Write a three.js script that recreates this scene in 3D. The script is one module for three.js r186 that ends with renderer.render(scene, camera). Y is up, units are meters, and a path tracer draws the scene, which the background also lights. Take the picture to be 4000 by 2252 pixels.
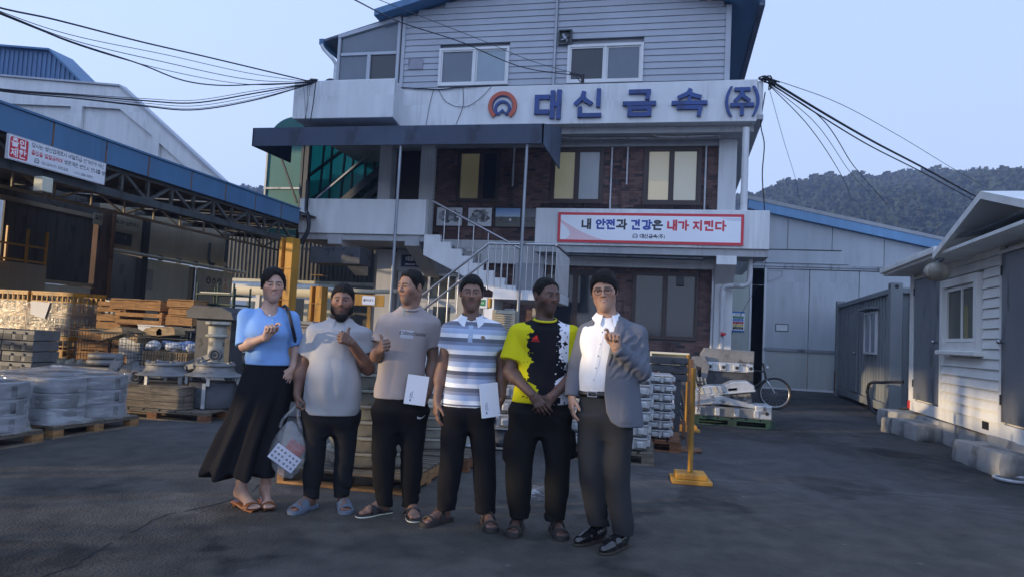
import * as THREE from 'three';
import { mergeGeometries } from 'three/addons/utils/BufferGeometryUtils.js';
import { RoundedBoxGeometry } from 'three/addons/geometries/RoundedBoxGeometry.js';

// ---------------------------------------------------------------- camera, sky, sun, exposure
const scene = new THREE.Scene();
const R = THREE.MathUtils.degToRad;
const camera = new THREE.PerspectiveCamera(43.81, 1024 / 576, 0.1, 1500);
camera.rotation.order = 'YXZ';
camera.position.set(0, 1.3, 0);
camera.rotation.set(R(3.6), R(12.75), R(2.9));
scene.add(camera);

const lerp = (a, b, t) => a + (b - a) * t, clamp = (v, a = 0, b = 1) => Math.min(b, Math.max(a, v)), smooth = (a, b, v) => { const t = clamp((v - a) / (b - a)); return t * t * (3 - 2 * t); };
let seed = 12345;
const rnd = () => { seed = (seed + 0x6d2b79f5) | 0; let t = Math.imul(seed ^ (seed >>> 15), 1 | seed); t = (t + Math.imul(t ^ (t >>> 7), 61 | t)) ^ t; return ((t ^ (t >>> 14)) >>> 0) / 4294967296; };
const rr = (a, b) => a + (b - a) * rnd();
const hash = (x, y, z) => { let h = Math.imul(x, 374761393) + Math.imul(y, 668265263) + Math.imul(z, 2147483647 ^ 0x5bd1e995); h = Math.imul(h ^ (h >>> 13), 1274126177); return ((h ^ (h >>> 16)) >>> 0) / 4294967296; };
function noise3(x, y, z) {
  const xi = Math.floor(x), yi = Math.floor(y), zi = Math.floor(z), s = (t) => t * t * (3 - 2 * t), u = s(x - xi), v = s(y - yi), w = s(z - zi);
  const c = (i, j, k) => hash(xi + i, yi + j, zi + k);
  return lerp(lerp(lerp(c(0, 0, 0), c(1, 0, 0), u), lerp(c(0, 1, 0), c(1, 1, 0), u), v), lerp(lerp(c(0, 0, 1), c(1, 0, 1), u), lerp(c(0, 1, 1), c(1, 1, 1), u), v), w) * 2 - 1;
}
function tnoise(x, y, p, s = 0) {                              // value noise that repeats every p cells
  const xi = Math.floor(x), yi = Math.floor(y), f = (t) => t * t * (3 - 2 * t), u = f(x - xi), v = f(y - yi), m = (a) => ((a % p) + p) % p;
  const c = (i, j) => hash(m(xi + i), m(yi + j), s);
  return lerp(lerp(c(0, 0), c(1, 0), u), lerp(c(0, 1), c(1, 1), u), v);
}
function fbm(u, v, p, oct, s = 0) { let a = 0, w = 1, t = 0; for (let i = 0; i < oct; i++) { a += w * tnoise(u * p, v * p, p, s + i); t += w; w *= 0.55; p *= 2; } return a / t; }

const SUN_AZ = R(33), SUN_EL = R(8);                           // low evening sun on the left, a little behind the camera
const TABLE = {};
function fbt(u, v, p, oct, s) {                                 // the same, read from a table (for large canvases)
  const key = p + '_' + oct + '_' + s, n = 512; let T = TABLE[key];
  if (!T) { T = TABLE[key] = new Float32Array(n * n); for (let j = 0; j < n; j++) for (let i = 0; i < n; i++) T[j * n + i] = fbm(i / n, j / n, p, oct, s); }
  const x = ((u % 1) + 1) % 1 * n, y = ((v % 1) + 1) % 1 * n, i = Math.floor(x) % n, j = Math.floor(y) % n, a = x - Math.floor(x), b = y - Math.floor(y), i1 = (i + 1) % n, j1 = (j + 1) % n;
  return lerp(lerp(T[j * n + i], T[j * n + i1], a), lerp(T[j1 * n + i], T[j1 * n + i1], a), b);
}
function skyTexture() {
  const w = 256, h = 128, d = new Float32Array(w * h * 4);
  for (let j = 0; j < h; j++) for (let i = 0; i < w; i++) {
    const el = ((j + 0.5) / h - 0.5) * Math.PI, az = ((i + 0.5) / w - 0.5) * 2 * Math.PI, dx = Math.cos(az), dz = Math.sin(az);
    const e = Math.max(0, Math.sin(el)), t = Math.pow(e, 0.6);
    let c = [lerp(0.60, 0.385, t), lerp(0.725, 0.54, t), lerp(0.96, 0.90, t)];
    const glow = Math.pow(0.5 + 0.5 * Math.cos(el) * (-dx * Math.cos(SUN_AZ) + dz * Math.sin(SUN_AZ)) * 1 + 0.0, 2) , west = Math.pow(clamp(0.5 + 0.5 * (0.85 * dz - 0.53 * dx)), 1.3);
    const b = (0.98 + 0.10 * dx * (1 - t) + 0.05 * (fbm(i / w, j / h, 6, 4, 5) - 0.5) * (1 - t)) * (1 + 0.95 * west * (1 - 0.4 * t));   // brighter towards the evening side behind the camera
    c = c.map((v) => v * b);
    c[0] += glow * 0.20 * Math.exp(-e * 5); c[1] += glow * 0.09 * Math.exp(-e * 5); 
    if (el < 0) c = c.map((v, k) => lerp(v, [0.12, 0.13, 0.15][k], smooth(0, 0.1, -el)));
    d.set([...c, 1], (j * w + i) * 4);
  }
  const t = new THREE.DataTexture(d, w, h, THREE.RGBAFormat, THREE.FloatType);
  t.mapping = THREE.EquirectangularReflectionMapping; t.magFilter = t.minFilter = THREE.LinearFilter; t.wrapS = THREE.RepeatWrapping; t.needsUpdate = true;
  return t;
}
const sky = skyTexture();
scene.background = sky; scene.environment = sky; scene.environmentIntensity = 1;
const sun = new THREE.DirectionalLight(new THREE.Color().setRGB(1, 0.76, 0.47), 4.8);
sun.position.set(-Math.cos(SUN_AZ) * Math.cos(SUN_EL) * 60, Math.sin(SUN_EL) * 60, Math.sin(SUN_AZ) * Math.cos(SUN_EL) * 60 - 8);
sun.target.position.set(0, 0, -8);
sun.castShadow = true; sun.shadow.mapSize.set(4096, 4096); sun.shadow.radius = 2;
Object.assign(sun.shadow.camera, { left: -35, right: 35, top: 30, bottom: -20, near: 1, far: 140 });
scene.add(sun, sun.target);
scene.fog = new THREE.FogExp2(new THREE.Color().setRGB(0.42, 0.60, 1.0), 0.0011);
const renderer = new THREE.WebGLRenderer({ antialias: true });
renderer.setSize(1024, 576);
renderer.toneMapping = THREE.LinearToneMapping; renderer.toneMappingExposure = 1.25;
renderer.shadowMap.enabled = true;

// ---------------------------------------------------------------- helpers
const used = {};
function numbered(n) { const k = used[n] = (used[n] ?? -1) + 1; return k ? n + '_' + String(k).padStart(3, '0') : n; }
function tag(o, label, category, group) { o.userData.label = label; if (category) o.userData.category = category; if (group) o.userData.group = group; return o; }
function thing(name, label, category, [x, y, z] = [0, 0, 0], turn = 0, group) {
  const o = new THREE.Group(); o.name = numbered(name); scene.add(o); o.position.set(x, y, z); o.rotation.y = turn;
  return tag(o, label, category, group);
}
function sub(name, parent) { const o = new THREE.Group(); o.name = name; parent.add(o); return o; }
function dup(root, pos, turn, label, group) { const r = root.clone(); r.name = numbered(root.name.replace(/_\d{3}$/, '')); scene.add(r); r.position.set(...pos); if (turn !== undefined) r.rotation.y = turn; r.userData = { ...root.userData }; if (label) r.userData.label = label; if (group) r.userData.group = group; return r; }
function boxUV(g) {                                            // uv in metres from position, along the dominant normal
  const p = g.attributes.position, n = g.attributes.normal, u = new Float32Array(p.count * 2);
  for (let i = 0; i < p.count; i++) {
    const ax = Math.abs(n.getX(i)), ay = Math.abs(n.getY(i)), az = Math.abs(n.getZ(i));
    if (ax > ay && ax > az) { u[2 * i] = p.getZ(i); u[2 * i + 1] = p.getY(i); } else if (ay > az) { u[2 * i] = p.getX(i); u[2 * i + 1] = p.getZ(i); } else { u[2 * i] = p.getX(i); u[2 * i + 1] = p.getY(i); }
  }
  g.setAttribute('uv', new THREE.BufferAttribute(u, 2)); return g;
}
function join(list) {
  const color = list.some((g) => g.attributes.color);
  list = list.map((g) => {
    const o = new THREE.BufferGeometry(); if (!g.attributes.normal) g.computeVertexNormals();
    o.setAttribute('position', g.attributes.position); o.setAttribute('normal', g.attributes.normal);
    if (g.userData.uv) o.setAttribute('uv', g.attributes.uv); else { o.setAttribute('position', g.attributes.position); boxUV(o); }
    if (color) o.setAttribute('color', g.attributes.color ?? new THREE.BufferAttribute(new Float32Array(g.attributes.position.count * 3).fill(1), 3));
    o.setIndex(g.index ?? [...Array(g.attributes.position.count).keys()]);
    return o;
  });
  return list.length === 1 ? list[0] : mergeGeometries(list);
}
function mesh(name, geos, mat, parent) {
  const g = join(Array.isArray(geos) ? geos.flat(3) : [geos]), m = new THREE.Mesh(g, mat);
  m.name = parent ? name : numbered(name); (parent ?? scene).add(m); return m;
}
function struct(name, geos, mat) { const m = mesh(name, geos, mat); m.userData.kind = 'structure'; return m; }
function bx(x0, x1, y0, y1, z0, z1, bev = 0) {
  const w = Math.abs(x1 - x0), h = Math.abs(y1 - y0), d = Math.abs(z1 - z0), b = Math.min(bev, w / 2.1, h / 2.1, d / 2.1);
  const g = b > 0 ? new RoundedBoxGeometry(w, h, d, 1, b) : new THREE.BoxGeometry(w, h, d);
  return g.translate((x0 + x1) / 2, (y0 + y1) / 2, (z0 + z1) / 2);
}
function bc(x, y, z, w, h, d, ry = 0, rx = 0, rz = 0, bev = 0) { return bx(-w / 2, w / 2, -h / 2, h / 2, -d / 2, d / 2, bev).applyMatrix4(new THREE.Matrix4().makeRotationFromEuler(new THREE.Euler(rx, ry, rz))).translate(x, y, z); }
const V = (a) => new THREE.Vector3(...a);
function rod(a, b, r, n = 8, r2 = r) {
  const A = V(a), B = V(b), L = A.distanceTo(B);
  return new THREE.CylinderGeometry(r2, r, L, n).applyQuaternion(new THREE.Quaternion().setFromUnitVectors(new THREE.Vector3(0, 1, 0), B.clone().sub(A).normalize())).translate(...A.add(B).multiplyScalar(0.5).toArray());
}
function bar(a, b, w, h = w) {                                 // square bar, h measured upwards as far as it can be
  const A = V(a), B = V(b), L = A.distanceTo(B), z = B.clone().sub(A).normalize(), up = Math.abs(z.y) > 0.95 ? new THREE.Vector3(1, 0, 0) : new THREE.Vector3(0, 1, 0);
  const x = up.clone().cross(z).normalize(), y = z.clone().cross(x);
  return new THREE.BoxGeometry(w, h, L).applyMatrix4(new THREE.Matrix4().makeBasis(x, y, z)).translate(...A.add(B).multiplyScalar(0.5).toArray());
}
function tube(pts, r, seg = 24, n = 6, closed = false) { return new THREE.TubeGeometry(new THREE.CatmullRomCurve3(pts.map(V), closed), seg, r, n, closed); }
function lathe(prof, n = 28) { return new THREE.LatheGeometry(prof.map(([r, y]) => new THREE.Vector2(r, y)), n); }
function ext(pts, depth, holes = [], bev = 0) {
  const s = new THREE.Shape(pts.map(([x, y]) => new THREE.Vector2(x, y)));
  for (const h of holes) s.holes.push(new THREE.Path(h.map(([x, y]) => new THREE.Vector2(x, y))));
  return new THREE.ExtrudeGeometry(s, { depth, bevelEnabled: bev > 0, bevelSize: bev, bevelThickness: bev, bevelSegments: 1, curveSegments: 16 });
}
function frame(x0, x1, y0, y1, z0, z1, w) { return [bx(x0, x0 + w, y0, y1, z0, z1), bx(x1 - w, x1, y0, y1, z0, z1), bx(x0 + w, x1 - w, y0, y0 + w, z0, z1), bx(x0 + w, x1 - w, y1 - w, y1, z0, z1)]; }
function sheet(a, b, c, d, nu = 1, nv = 1) {                   // four corners, uv 0..1
  const g = new THREE.PlaneGeometry(1, 1, nu, nv), p = g.attributes.position, [A, B, C, D] = [a, b, c, d].map(V);
  for (let i = 0; i < p.count; i++) { const u = p.getX(i) + 0.5, v = p.getY(i) + 0.5, q = A.clone().lerp(B, u).lerp(D.clone().lerp(C, u), v); p.setXYZ(i, q.x, q.y, q.z); }
  g.computeVertexNormals(); g.userData.uv = true; return g;
}
function turned(g, ry, x = 0, y = 0, z = 0) { return g.rotateY(ry).translate(x, y, z); }

// ---------------------------------------------------------------- textures and materials
function dataTex(n, fn, srgb, rep = 1) {
  const d = new Uint8Array(n * n * 4);
  for (let j = 0; j < n; j++) for (let i = 0; i < n; i++) { const c = fn(i / n, j / n), k = (j * n + i) * 4; if (typeof c === 'number') d[k] = d[k + 1] = d[k + 2] = clamp(c) * 255; else { d[k] = clamp(c[0]) * 255; d[k + 1] = clamp(c[1]) * 255; d[k + 2] = clamp(c[2]) * 255; } d[k + 3] = 255; }
  const t = new THREE.DataTexture(d, n, n); t.wrapS = t.wrapT = THREE.RepeatWrapping; t.magFilter = THREE.LinearFilter; t.repeat.set(rep, rep); if (srgb) t.colorSpace = THREE.SRGBColorSpace; t.needsUpdate = true; return t;
}
function scaled(t, sx, sy = sx) { const c = t.clone(); c.repeat.set(sx, sy); c.needsUpdate = true; return c; }
const TX = {
  soft: dataTex(512, (u, v) => 0.90 + 0.14 * (fbm(u, v, 5, 6, 131) - 0.4), true, 0.3),
  grime: dataTex(512, (u, v) => 0.72 + 0.36 * fbm(u, v, 4, 6, 1) - 0.22 * smooth(0.56, 0.78, fbm(u * 3 % 1, v, 8, 4, 9)), true, 0.25),
  streak: dataTex(512, (u, v) => 0.90 + 0.12 * fbm(u, v * 0.125 % 1, 16, 4, 21) - 0.07 * smooth(0.55, 0.8, fbm(u, v, 3, 3, 31)) * smooth(0.45, 0.7, tnoise(u * 64, v * 3, 64, 3)), true, 0.3),
  fine: dataTex(512, (u, v) => fbm(u, v, 32, 4, 41), false, 1),
  coarse: dataTex(512, (u, v) => fbm(u, v, 8, 6, 51), false, 0.6),
  wood: dataTex(512, (u, v) => { const w = fbm(u, v, 3, 3, 61), g = tnoise(u * 6, (v + 0.05 * w) * 48, 48, 7) * 0.6 + tnoise(u * 24, v * 200, 200, 8) * 0.4; return 0.62 + 0.45 * g - 0.25 * smooth(0.62, 0.8, w); }, true, 1.1),
  weave: dataTex(256, (u, v) => 0.5 + 0.25 * Math.sin(u * Math.PI * 2 * 32) * Math.sin(v * Math.PI * 2 * 32) + 0.4 * (fbm(u, v, 24, 3, 71) - 0.5), false, 10),
  cast: dataTex(512, (u, v) => 0.70 + 0.35 * fbm(u, v, 6, 6, 81) - 0.35 * smooth(0.6, 0.75, fbm(u, v, 10, 4, 87)), true, 0.9),
  rust: dataTex(512, (u, v) => { const k = smooth(0.5, 0.68, fbm(u, v, 6, 6, 91)), a = 0.85 + 0.2 * fbm(u, v, 20, 3, 95); return [lerp(a, 0.42, k), lerp(a, 0.27, k), lerp(a, 0.20, k)]; }, true, 0.8),
};
const C = (r, g, b) => new THREE.Color().setRGB(r, g, b);
function mat(rgb, rough = 0.8, o = {}) {
  const p = { color: Array.isArray(rgb) ? C(...rgb) : new THREE.Color(rgb), roughness: rough, metalness: o.metal ?? 0 };
  if (o.map) p.map = o.map; if (o.bump) { p.bumpMap = o.bump; p.bumpScale = o.h ?? 0.002; } if (o.roughMap) p.roughnessMap = o.roughMap;
  for (const k of ['emissive', 'emissiveIntensity', 'transmission', 'thickness', 'ior', 'clearcoat', 'clearcoatRoughness', 'sheen', 'sheenRoughness', 'sheenColor', 'vertexColors', 'side', 'transparent', 'opacity', 'alphaMap', 'alphaTest', 'specularIntensity']) if (o[k] !== undefined) p[k] = o[k];
  return new THREE.MeshPhysicalMaterial(p);
}
const MT = {
  white: mat([0.70, 0.72, 0.74], 0.75, { map: TX.streak, bump: TX.coarse, h: 0.006 }),
  whiteClean: mat([0.74, 0.76, 0.78], 0.5, { map: TX.soft }),
  siding: mat([0.42, 0.45, 0.51], 0.5, { map: TX.soft, bump: TX.fine, h: 0.0015 }),
  trim: mat([0.46, 0.49, 0.55], 0.5, { map: TX.soft }),
  blueRoof: mat([0.07, 0.175, 0.32], 0.5, { map: TX.streak }),
  letterBlue: mat([0.018, 0.06, 0.25], 0.45, { map: TX.grime }), letterRed: mat([0.50, 0.10, 0.05], 0.45, { map: TX.grime }),
  conc: mat([0.36, 0.36, 0.35], 0.9, { map: TX.grime, bump: TX.coarse, h: 0.01 }),
  concGrey: mat([0.40, 0.41, 0.43], 0.85, { map: TX.streak, bump: TX.coarse, h: 0.008 }),
  dark: mat([0.02, 0.02, 0.022], 0.7), black: mat([0.012, 0.012, 0.013], 0.6), cable: mat([0.012, 0.014, 0.02], 0.6),
  awning: mat([0.05, 0.07, 0.12], 0.6, { map: TX.grime }), awningSide: mat([0.10, 0.13, 0.19], 0.6, { map: TX.grime }),
  steel: mat([0.42, 0.43, 0.45], 0.28, { metal: 1 }), galv: mat([0.33, 0.36, 0.40], 0.5, { metal: 0.7, map: TX.grime }),
  brick: mat([1, 1, 1], 0.85, { vertexColors: true, map: TX.grime, bump: TX.fine, h: 0.004 }), mortar: mat([0.11, 0.10, 0.10], 0.95, { bump: TX.fine, h: 0.004 }),
  brown: mat([0.045, 0.028, 0.024], 0.5), frameWhite: mat([0.74, 0.75, 0.76], 0.35, { map: TX.soft }), alum: mat([0.45, 0.46, 0.46], 0.4, { metal: 0.6 }),
  glassDark: mat([0.03, 0.035, 0.045], 0.08, { map: TX.soft }), glassGrey: mat([0.13, 0.165, 0.21], 0.12, { map: TX.soft }), glassPale: mat([0.30, 0.38, 0.44], 0.35, { map: TX.soft }),
  wood: mat([0.46, 0.24, 0.085], 0.8, { map: TX.wood, bump: TX.wood, h: 0.003 }), woodGrey: mat([0.20, 0.165, 0.12], 0.85, { map: TX.wood, bump: TX.wood, h: 0.003 }), woodRed: mat([0.26, 0.105, 0.04], 0.8, { map: TX.wood, bump: TX.wood, h: 0.003 }), woodPale: mat([0.52, 0.36, 0.19], 0.8, { map: TX.wood }),
  yellow: mat([0.62, 0.31, 0.035], 0.5, { map: TX.grime }), yellowCrate: mat([0.60, 0.30, 0.02], 0.45, { map: TX.grime }), yellowDark: mat([0.36, 0.17, 0.02], 0.5, { map: TX.grime }),
  rusty: mat([0.20, 0.10, 0.05], 0.8, { map: TX.rust }), darkSteel: mat([0.07, 0.08, 0.085], 0.6, { metal: 0.3, map: TX.grime }), truss: mat([0.085, 0.085, 0.08], 0.7, { map: TX.rust }),
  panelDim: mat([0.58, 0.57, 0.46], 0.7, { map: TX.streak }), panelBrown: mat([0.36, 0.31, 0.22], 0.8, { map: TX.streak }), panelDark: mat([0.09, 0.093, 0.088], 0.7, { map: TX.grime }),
  castIron: mat([0.24, 0.245, 0.25], 0.6, { metal: 0.35, map: TX.cast, bump: TX.fine, h: 0.003 }), castAlu: mat([0.58, 0.60, 0.62], 0.42, { metal: 0.55, map: TX.cast, bump: TX.fine, h: 0.002 }), castPale: mat([0.50, 0.48, 0.40], 0.65, { metal: 0.1, map: TX.cast, bump: TX.fine, h: 0.003 }), castDark: mat([0.075, 0.08, 0.09], 0.6, { metal: 0.3, map: TX.cast }),
  shed: mat([0.42, 0.46, 0.50], 0.5, { map: TX.streak }), cabinWhite: mat([0.78, 0.78, 0.75], 0.5, { map: TX.streak }), cabinDoor: mat([0.30, 0.32, 0.35], 0.38, { metal: 0.45, map: TX.grime }), container: mat([0.21, 0.23, 0.24], 0.65, { map: TX.streak }),
  green: mat([0.016, 0.055, 0.036], 0.55, { map: TX.grime }), plasticBlack: mat([0.018, 0.018, 0.02], 0.4), red: mat([0.45, 0.02, 0.02], 0.45), rubber: mat([0.02, 0.02, 0.022], 0.8), pvc: mat([0.62, 0.64, 0.68], 0.4, { map: TX.grime }), paper: mat([0.78, 0.80, 0.84], 0.7),
  greenPoly: mat([0.10, 0.50, 0.46], 0.5, { transmission: 0.7, thickness: 0, map: TX.streak }), greenPolyDark: mat([0.05, 0.27, 0.25], 0.6, { transmission: 0.5, thickness: 0, map: TX.streak }), greenStep: mat([0.025, 0.10, 0.075], 0.6, { map: TX.grime }),
};

// ---------------------------------------------------------------- Korean lettering drawn from strokes
const JAMO = {
  ㄱ: [[0, 0, 1, 0, 0.95, 1]], ㄴ: [[0, 0, 0, 1, 1, 1]], ㄷ: [[1, 0, 0, 0, 0, 1, 1, 1]], ㄹ: [[0, 0, 1, 0, 1, 0.5, 0, 0.5, 0, 1, 1, 1]], ㅁ: [[0, 0, 1, 0, 1, 1, 0, 1, 0, 0]], ㅂ: [[0, 0, 0, 1, 1, 1, 1, 0], [0, 0.5, 1, 0.5]],
  ㅅ: [[0.5, 0, 0.42, 0.45, 0, 1], [0.5, 0.35, 0.65, 0.7, 1, 1]], ㅇ: ['o'], ㅈ: [[0, 0, 1, 0], [0.5, 0, 0.42, 0.5, 0, 1], [0.5, 0.4, 0.65, 0.72, 1, 1]], ㅊ: [[0.3, -0.28, 0.7, -0.28], [0, 0, 1, 0], [0.5, 0, 0.42, 0.5, 0, 1], [0.5, 0.4, 0.65, 0.72, 1, 1]],
  ㅋ: [[0, 0, 1, 0, 0.95, 1], [0, 0.48, 0.95, 0.48]], ㅌ: [[1, 0, 0, 0, 0, 1, 1, 1], [0, 0.5, 1, 0.5]], ㅍ: [[0, 0, 1, 0], [0.3, 0, 0.3, 1], [0.7, 0, 0.7, 1], [0, 1, 1, 1]], ㅎ: [[0.3, -0.15, 0.7, -0.15], [0, 0.18, 1, 0.18], 'h'],
};
const CHO = 'ㄱㄲㄴㄷㄸㄹㅁㅂㅃㅅㅆㅇㅈㅉㅊㅋㅌㅍㅎ', JUNG = ['ㅏ', 'ㅐ', 'ㅑ', 'ㅒ', 'ㅓ', 'ㅔ', 'ㅕ', 'ㅖ', 'ㅗ', 'ㅘ', 'ㅙ', 'ㅚ', 'ㅛ', 'ㅜ', 'ㅝ', 'ㅞ', 'ㅟ', 'ㅠ', 'ㅡ', 'ㅢ', 'ㅣ'], JONG = ['', 'ㄱ', 'ㄲ', 'ㄱㅅ', 'ㄴ', 'ㄴㅈ', 'ㄴㅎ', 'ㄷ', 'ㄹ', 'ㄹㄱ', 'ㄹㅁ', 'ㄹㅂ', 'ㄹㅅ', 'ㄹㅌ', 'ㄹㅍ', 'ㄹㅎ', 'ㅁ', 'ㅂ', 'ㅂㅅ', 'ㅅ', 'ㅆ', 'ㅇ', 'ㅈ', 'ㅊ', 'ㅋ', 'ㅌ', 'ㅍ', 'ㅎ'];
const DOUBLE = { ㄲ: 'ㄱㄱ', ㄸ: 'ㄷㄷ', ㅃ: 'ㅂㅂ', ㅆ: 'ㅅㅅ', ㅉ: 'ㅈㅈ' };
function syllable(ch) {                                        // strokes in a unit square, y down; {pts} or {o: [cx, cy, rx, ry]}
  const n = ch.charCodeAt(0) - 0xac00, out = []; if (n < 0 || n > 11171) return out;
  const c = CHO[Math.floor(n / 588)], v = JUNG[Math.floor((n % 588) / 28)], f = JONG[n % 28];
  const put = (js, x, y, w, h) => { js = [...js].map((j) => DOUBLE[j] ?? j).join(''); const k = js.length; [...js].forEach((j, i) => { const X = x + (w / k) * i, W = w / k - (k > 1 ? 0.04 : 0); for (const s of JAMO[j]) { if (s === 'o') out.push({ o: [X + W / 2, y + h / 2, W / 2, h / 2] }); else if (s === 'h') out.push({ o: [X + W / 2, y + h * 0.68, W * 0.36, h * 0.32] }); else out.push({ pts: s.map((q, m) => (m % 2 ? y + q * h : X + q * W)) }); } }); };
  const L = (...p) => out.push({ pts: p }), bot = f ? 0.56 : 0.94, H = 'ㅗㅛㅜㅠㅡ'.includes(v), mix = 'ㅘㅙㅚㅝㅞㅟㅢ'.includes(v);
  if (f) put(f, 0.2, 0.68, 0.62, 0.26);
  if (H) {
    const cb = f ? 0.26 : 0.42, vy = f ? 0.52 : v === 'ㅜ' || v === 'ㅠ' ? 0.64 : 0.86; put(c, 0.22, 0.06, 0.56, cb - 0.02); L(0.04, vy, 0.96, vy);
    if (v === 'ㅗ') L(0.5, cb + 0.1, 0.5, vy); if (v === 'ㅛ') { L(0.35, cb + 0.1, 0.35, vy); L(0.65, cb + 0.1, 0.65, vy); } if (v === 'ㅜ') L(0.5, vy, 0.5, f ? 0.64 : 0.96); if (v === 'ㅠ') { L(0.35, vy, 0.35, f ? 0.64 : 0.96); L(0.65, vy, 0.65, f ? 0.64 : 0.96); }
  } else if (mix) {
    put(c, 0.1, 0.08, 0.45, f ? 0.2 : 0.32); const vy = f ? 0.46 : 0.72; L(0.04, vy, 0.64, vy); if ('ㅘㅙㅚ'.includes(v)) L(0.33, vy - 0.16, 0.33, vy); if ('ㅝㅞㅟ'.includes(v)) L(0.33, vy, 0.33, vy + 0.2);
    L(0.82, 0.02, 0.82, bot + (f ? 0.04 : 0)); if (v === 'ㅘ') L(0.82, bot * 0.5, 0.97, bot * 0.5); if (v === 'ㅙ') { L(0.82, bot * 0.5, 0.95, bot * 0.5); L(0.95, 0.02, 0.95, bot); } if (v === 'ㅝ') L(0.68, bot * 0.9, 0.82, bot * 0.9);
  } else {
    const two = 'ㅐㅔㅖㅒ'.includes(v), ch2 = f ? 0.42 : 0.62; put(c, 0.08, f ? 0.1 : 0.18, two ? 0.38 : 0.44, f ? 0.38 : 0.58);
    const x1 = two ? 0.66 : 0.78, x2 = 0.9, m = bot * 0.5; L(x1, 0.02, x1, bot); if (two) L(x2, 0, x2, bot + 0.02);
    if (v === 'ㅏ') L(x1, m, 0.98, m); if (v === 'ㅑ') { L(x1, m - 0.12, 0.98, m - 0.12); L(x1, m + 0.12, 0.98, m + 0.12); } if (v === 'ㅓ') L(0.6, m, x1, m); if (v === 'ㅕ') { L(0.6, m - 0.1, x1, m - 0.1); L(0.6, m + 0.12, x1, m + 0.12); }
    if (v === 'ㅐ') L(x1, m, x2, m); if (v === 'ㅔ') L(0.52, m, x1, m); if (v === 'ㅖ') { L(0.52, m - 0.1, x1, m - 0.1); L(0.52, m + 0.12, x1, m + 0.12); }
  }
  return out;
}
function hangul(x, text, px, py, size, color, weight = 0.13, gap = 1.06) { // draws on a 2D context, returns the end
  x.strokeStyle = x.fillStyle = color; x.lineWidth = size * weight; x.lineJoin = 'miter'; x.lineCap = 'square';
  for (const ch of text) {
    const s = syllable(ch);
    if (!s.length) { if (ch !== ' ') { x.font = (weight > 0.11 ? 'bold ' : '') + Math.round(size * 1.05) + 'px sans-serif'; x.fillText(ch, px, py + size * 0.9); px += x.measureText(ch).width + size * 0.02; } else px += size * 0.4; continue; }
    for (const k of s) { x.beginPath(); if (k.o) x.ellipse(px + k.o[0] * size, py + k.o[1] * size, Math.max(1, k.o[2] * size), Math.max(1, k.o[3] * size), 0, 0, 7); else for (let i = 0; i < k.pts.length; i += 2) x[i ? 'lineTo' : 'moveTo'](px + k.pts[i] * size, py + k.pts[i + 1] * size); x.stroke(); }
    px += size * gap;
  }
  return px;
}
function canvasTex(w, h, draw) { const c = document.createElement('canvas'); c.width = w; c.height = h; const x = c.getContext('2d'); draw(x, w, h); const t = new THREE.CanvasTexture(c); t.colorSpace = THREE.SRGBColorSpace; return t; }
function emblem(x, cx, cy, r, outer, inner) { x.lineCap = 'butt'; x.strokeStyle = outer; x.lineWidth = r * 0.24; x.beginPath(); x.arc(cx, cy, r * 0.86, 2.2, 0.94); x.stroke(); x.strokeStyle = inner; x.lineWidth = r * 0.17; x.beginPath(); x.arc(cx, cy + r * 0.18, r * 0.5, 2.2, 0.94); x.stroke(); x.beginPath(); x.moveTo(cx - r * 0.32, cy + r * 0.62); x.lineTo(cx, cy + r * 0.3); x.lineTo(cx + r * 0.32, cy + r * 0.62); x.stroke(); }
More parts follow.
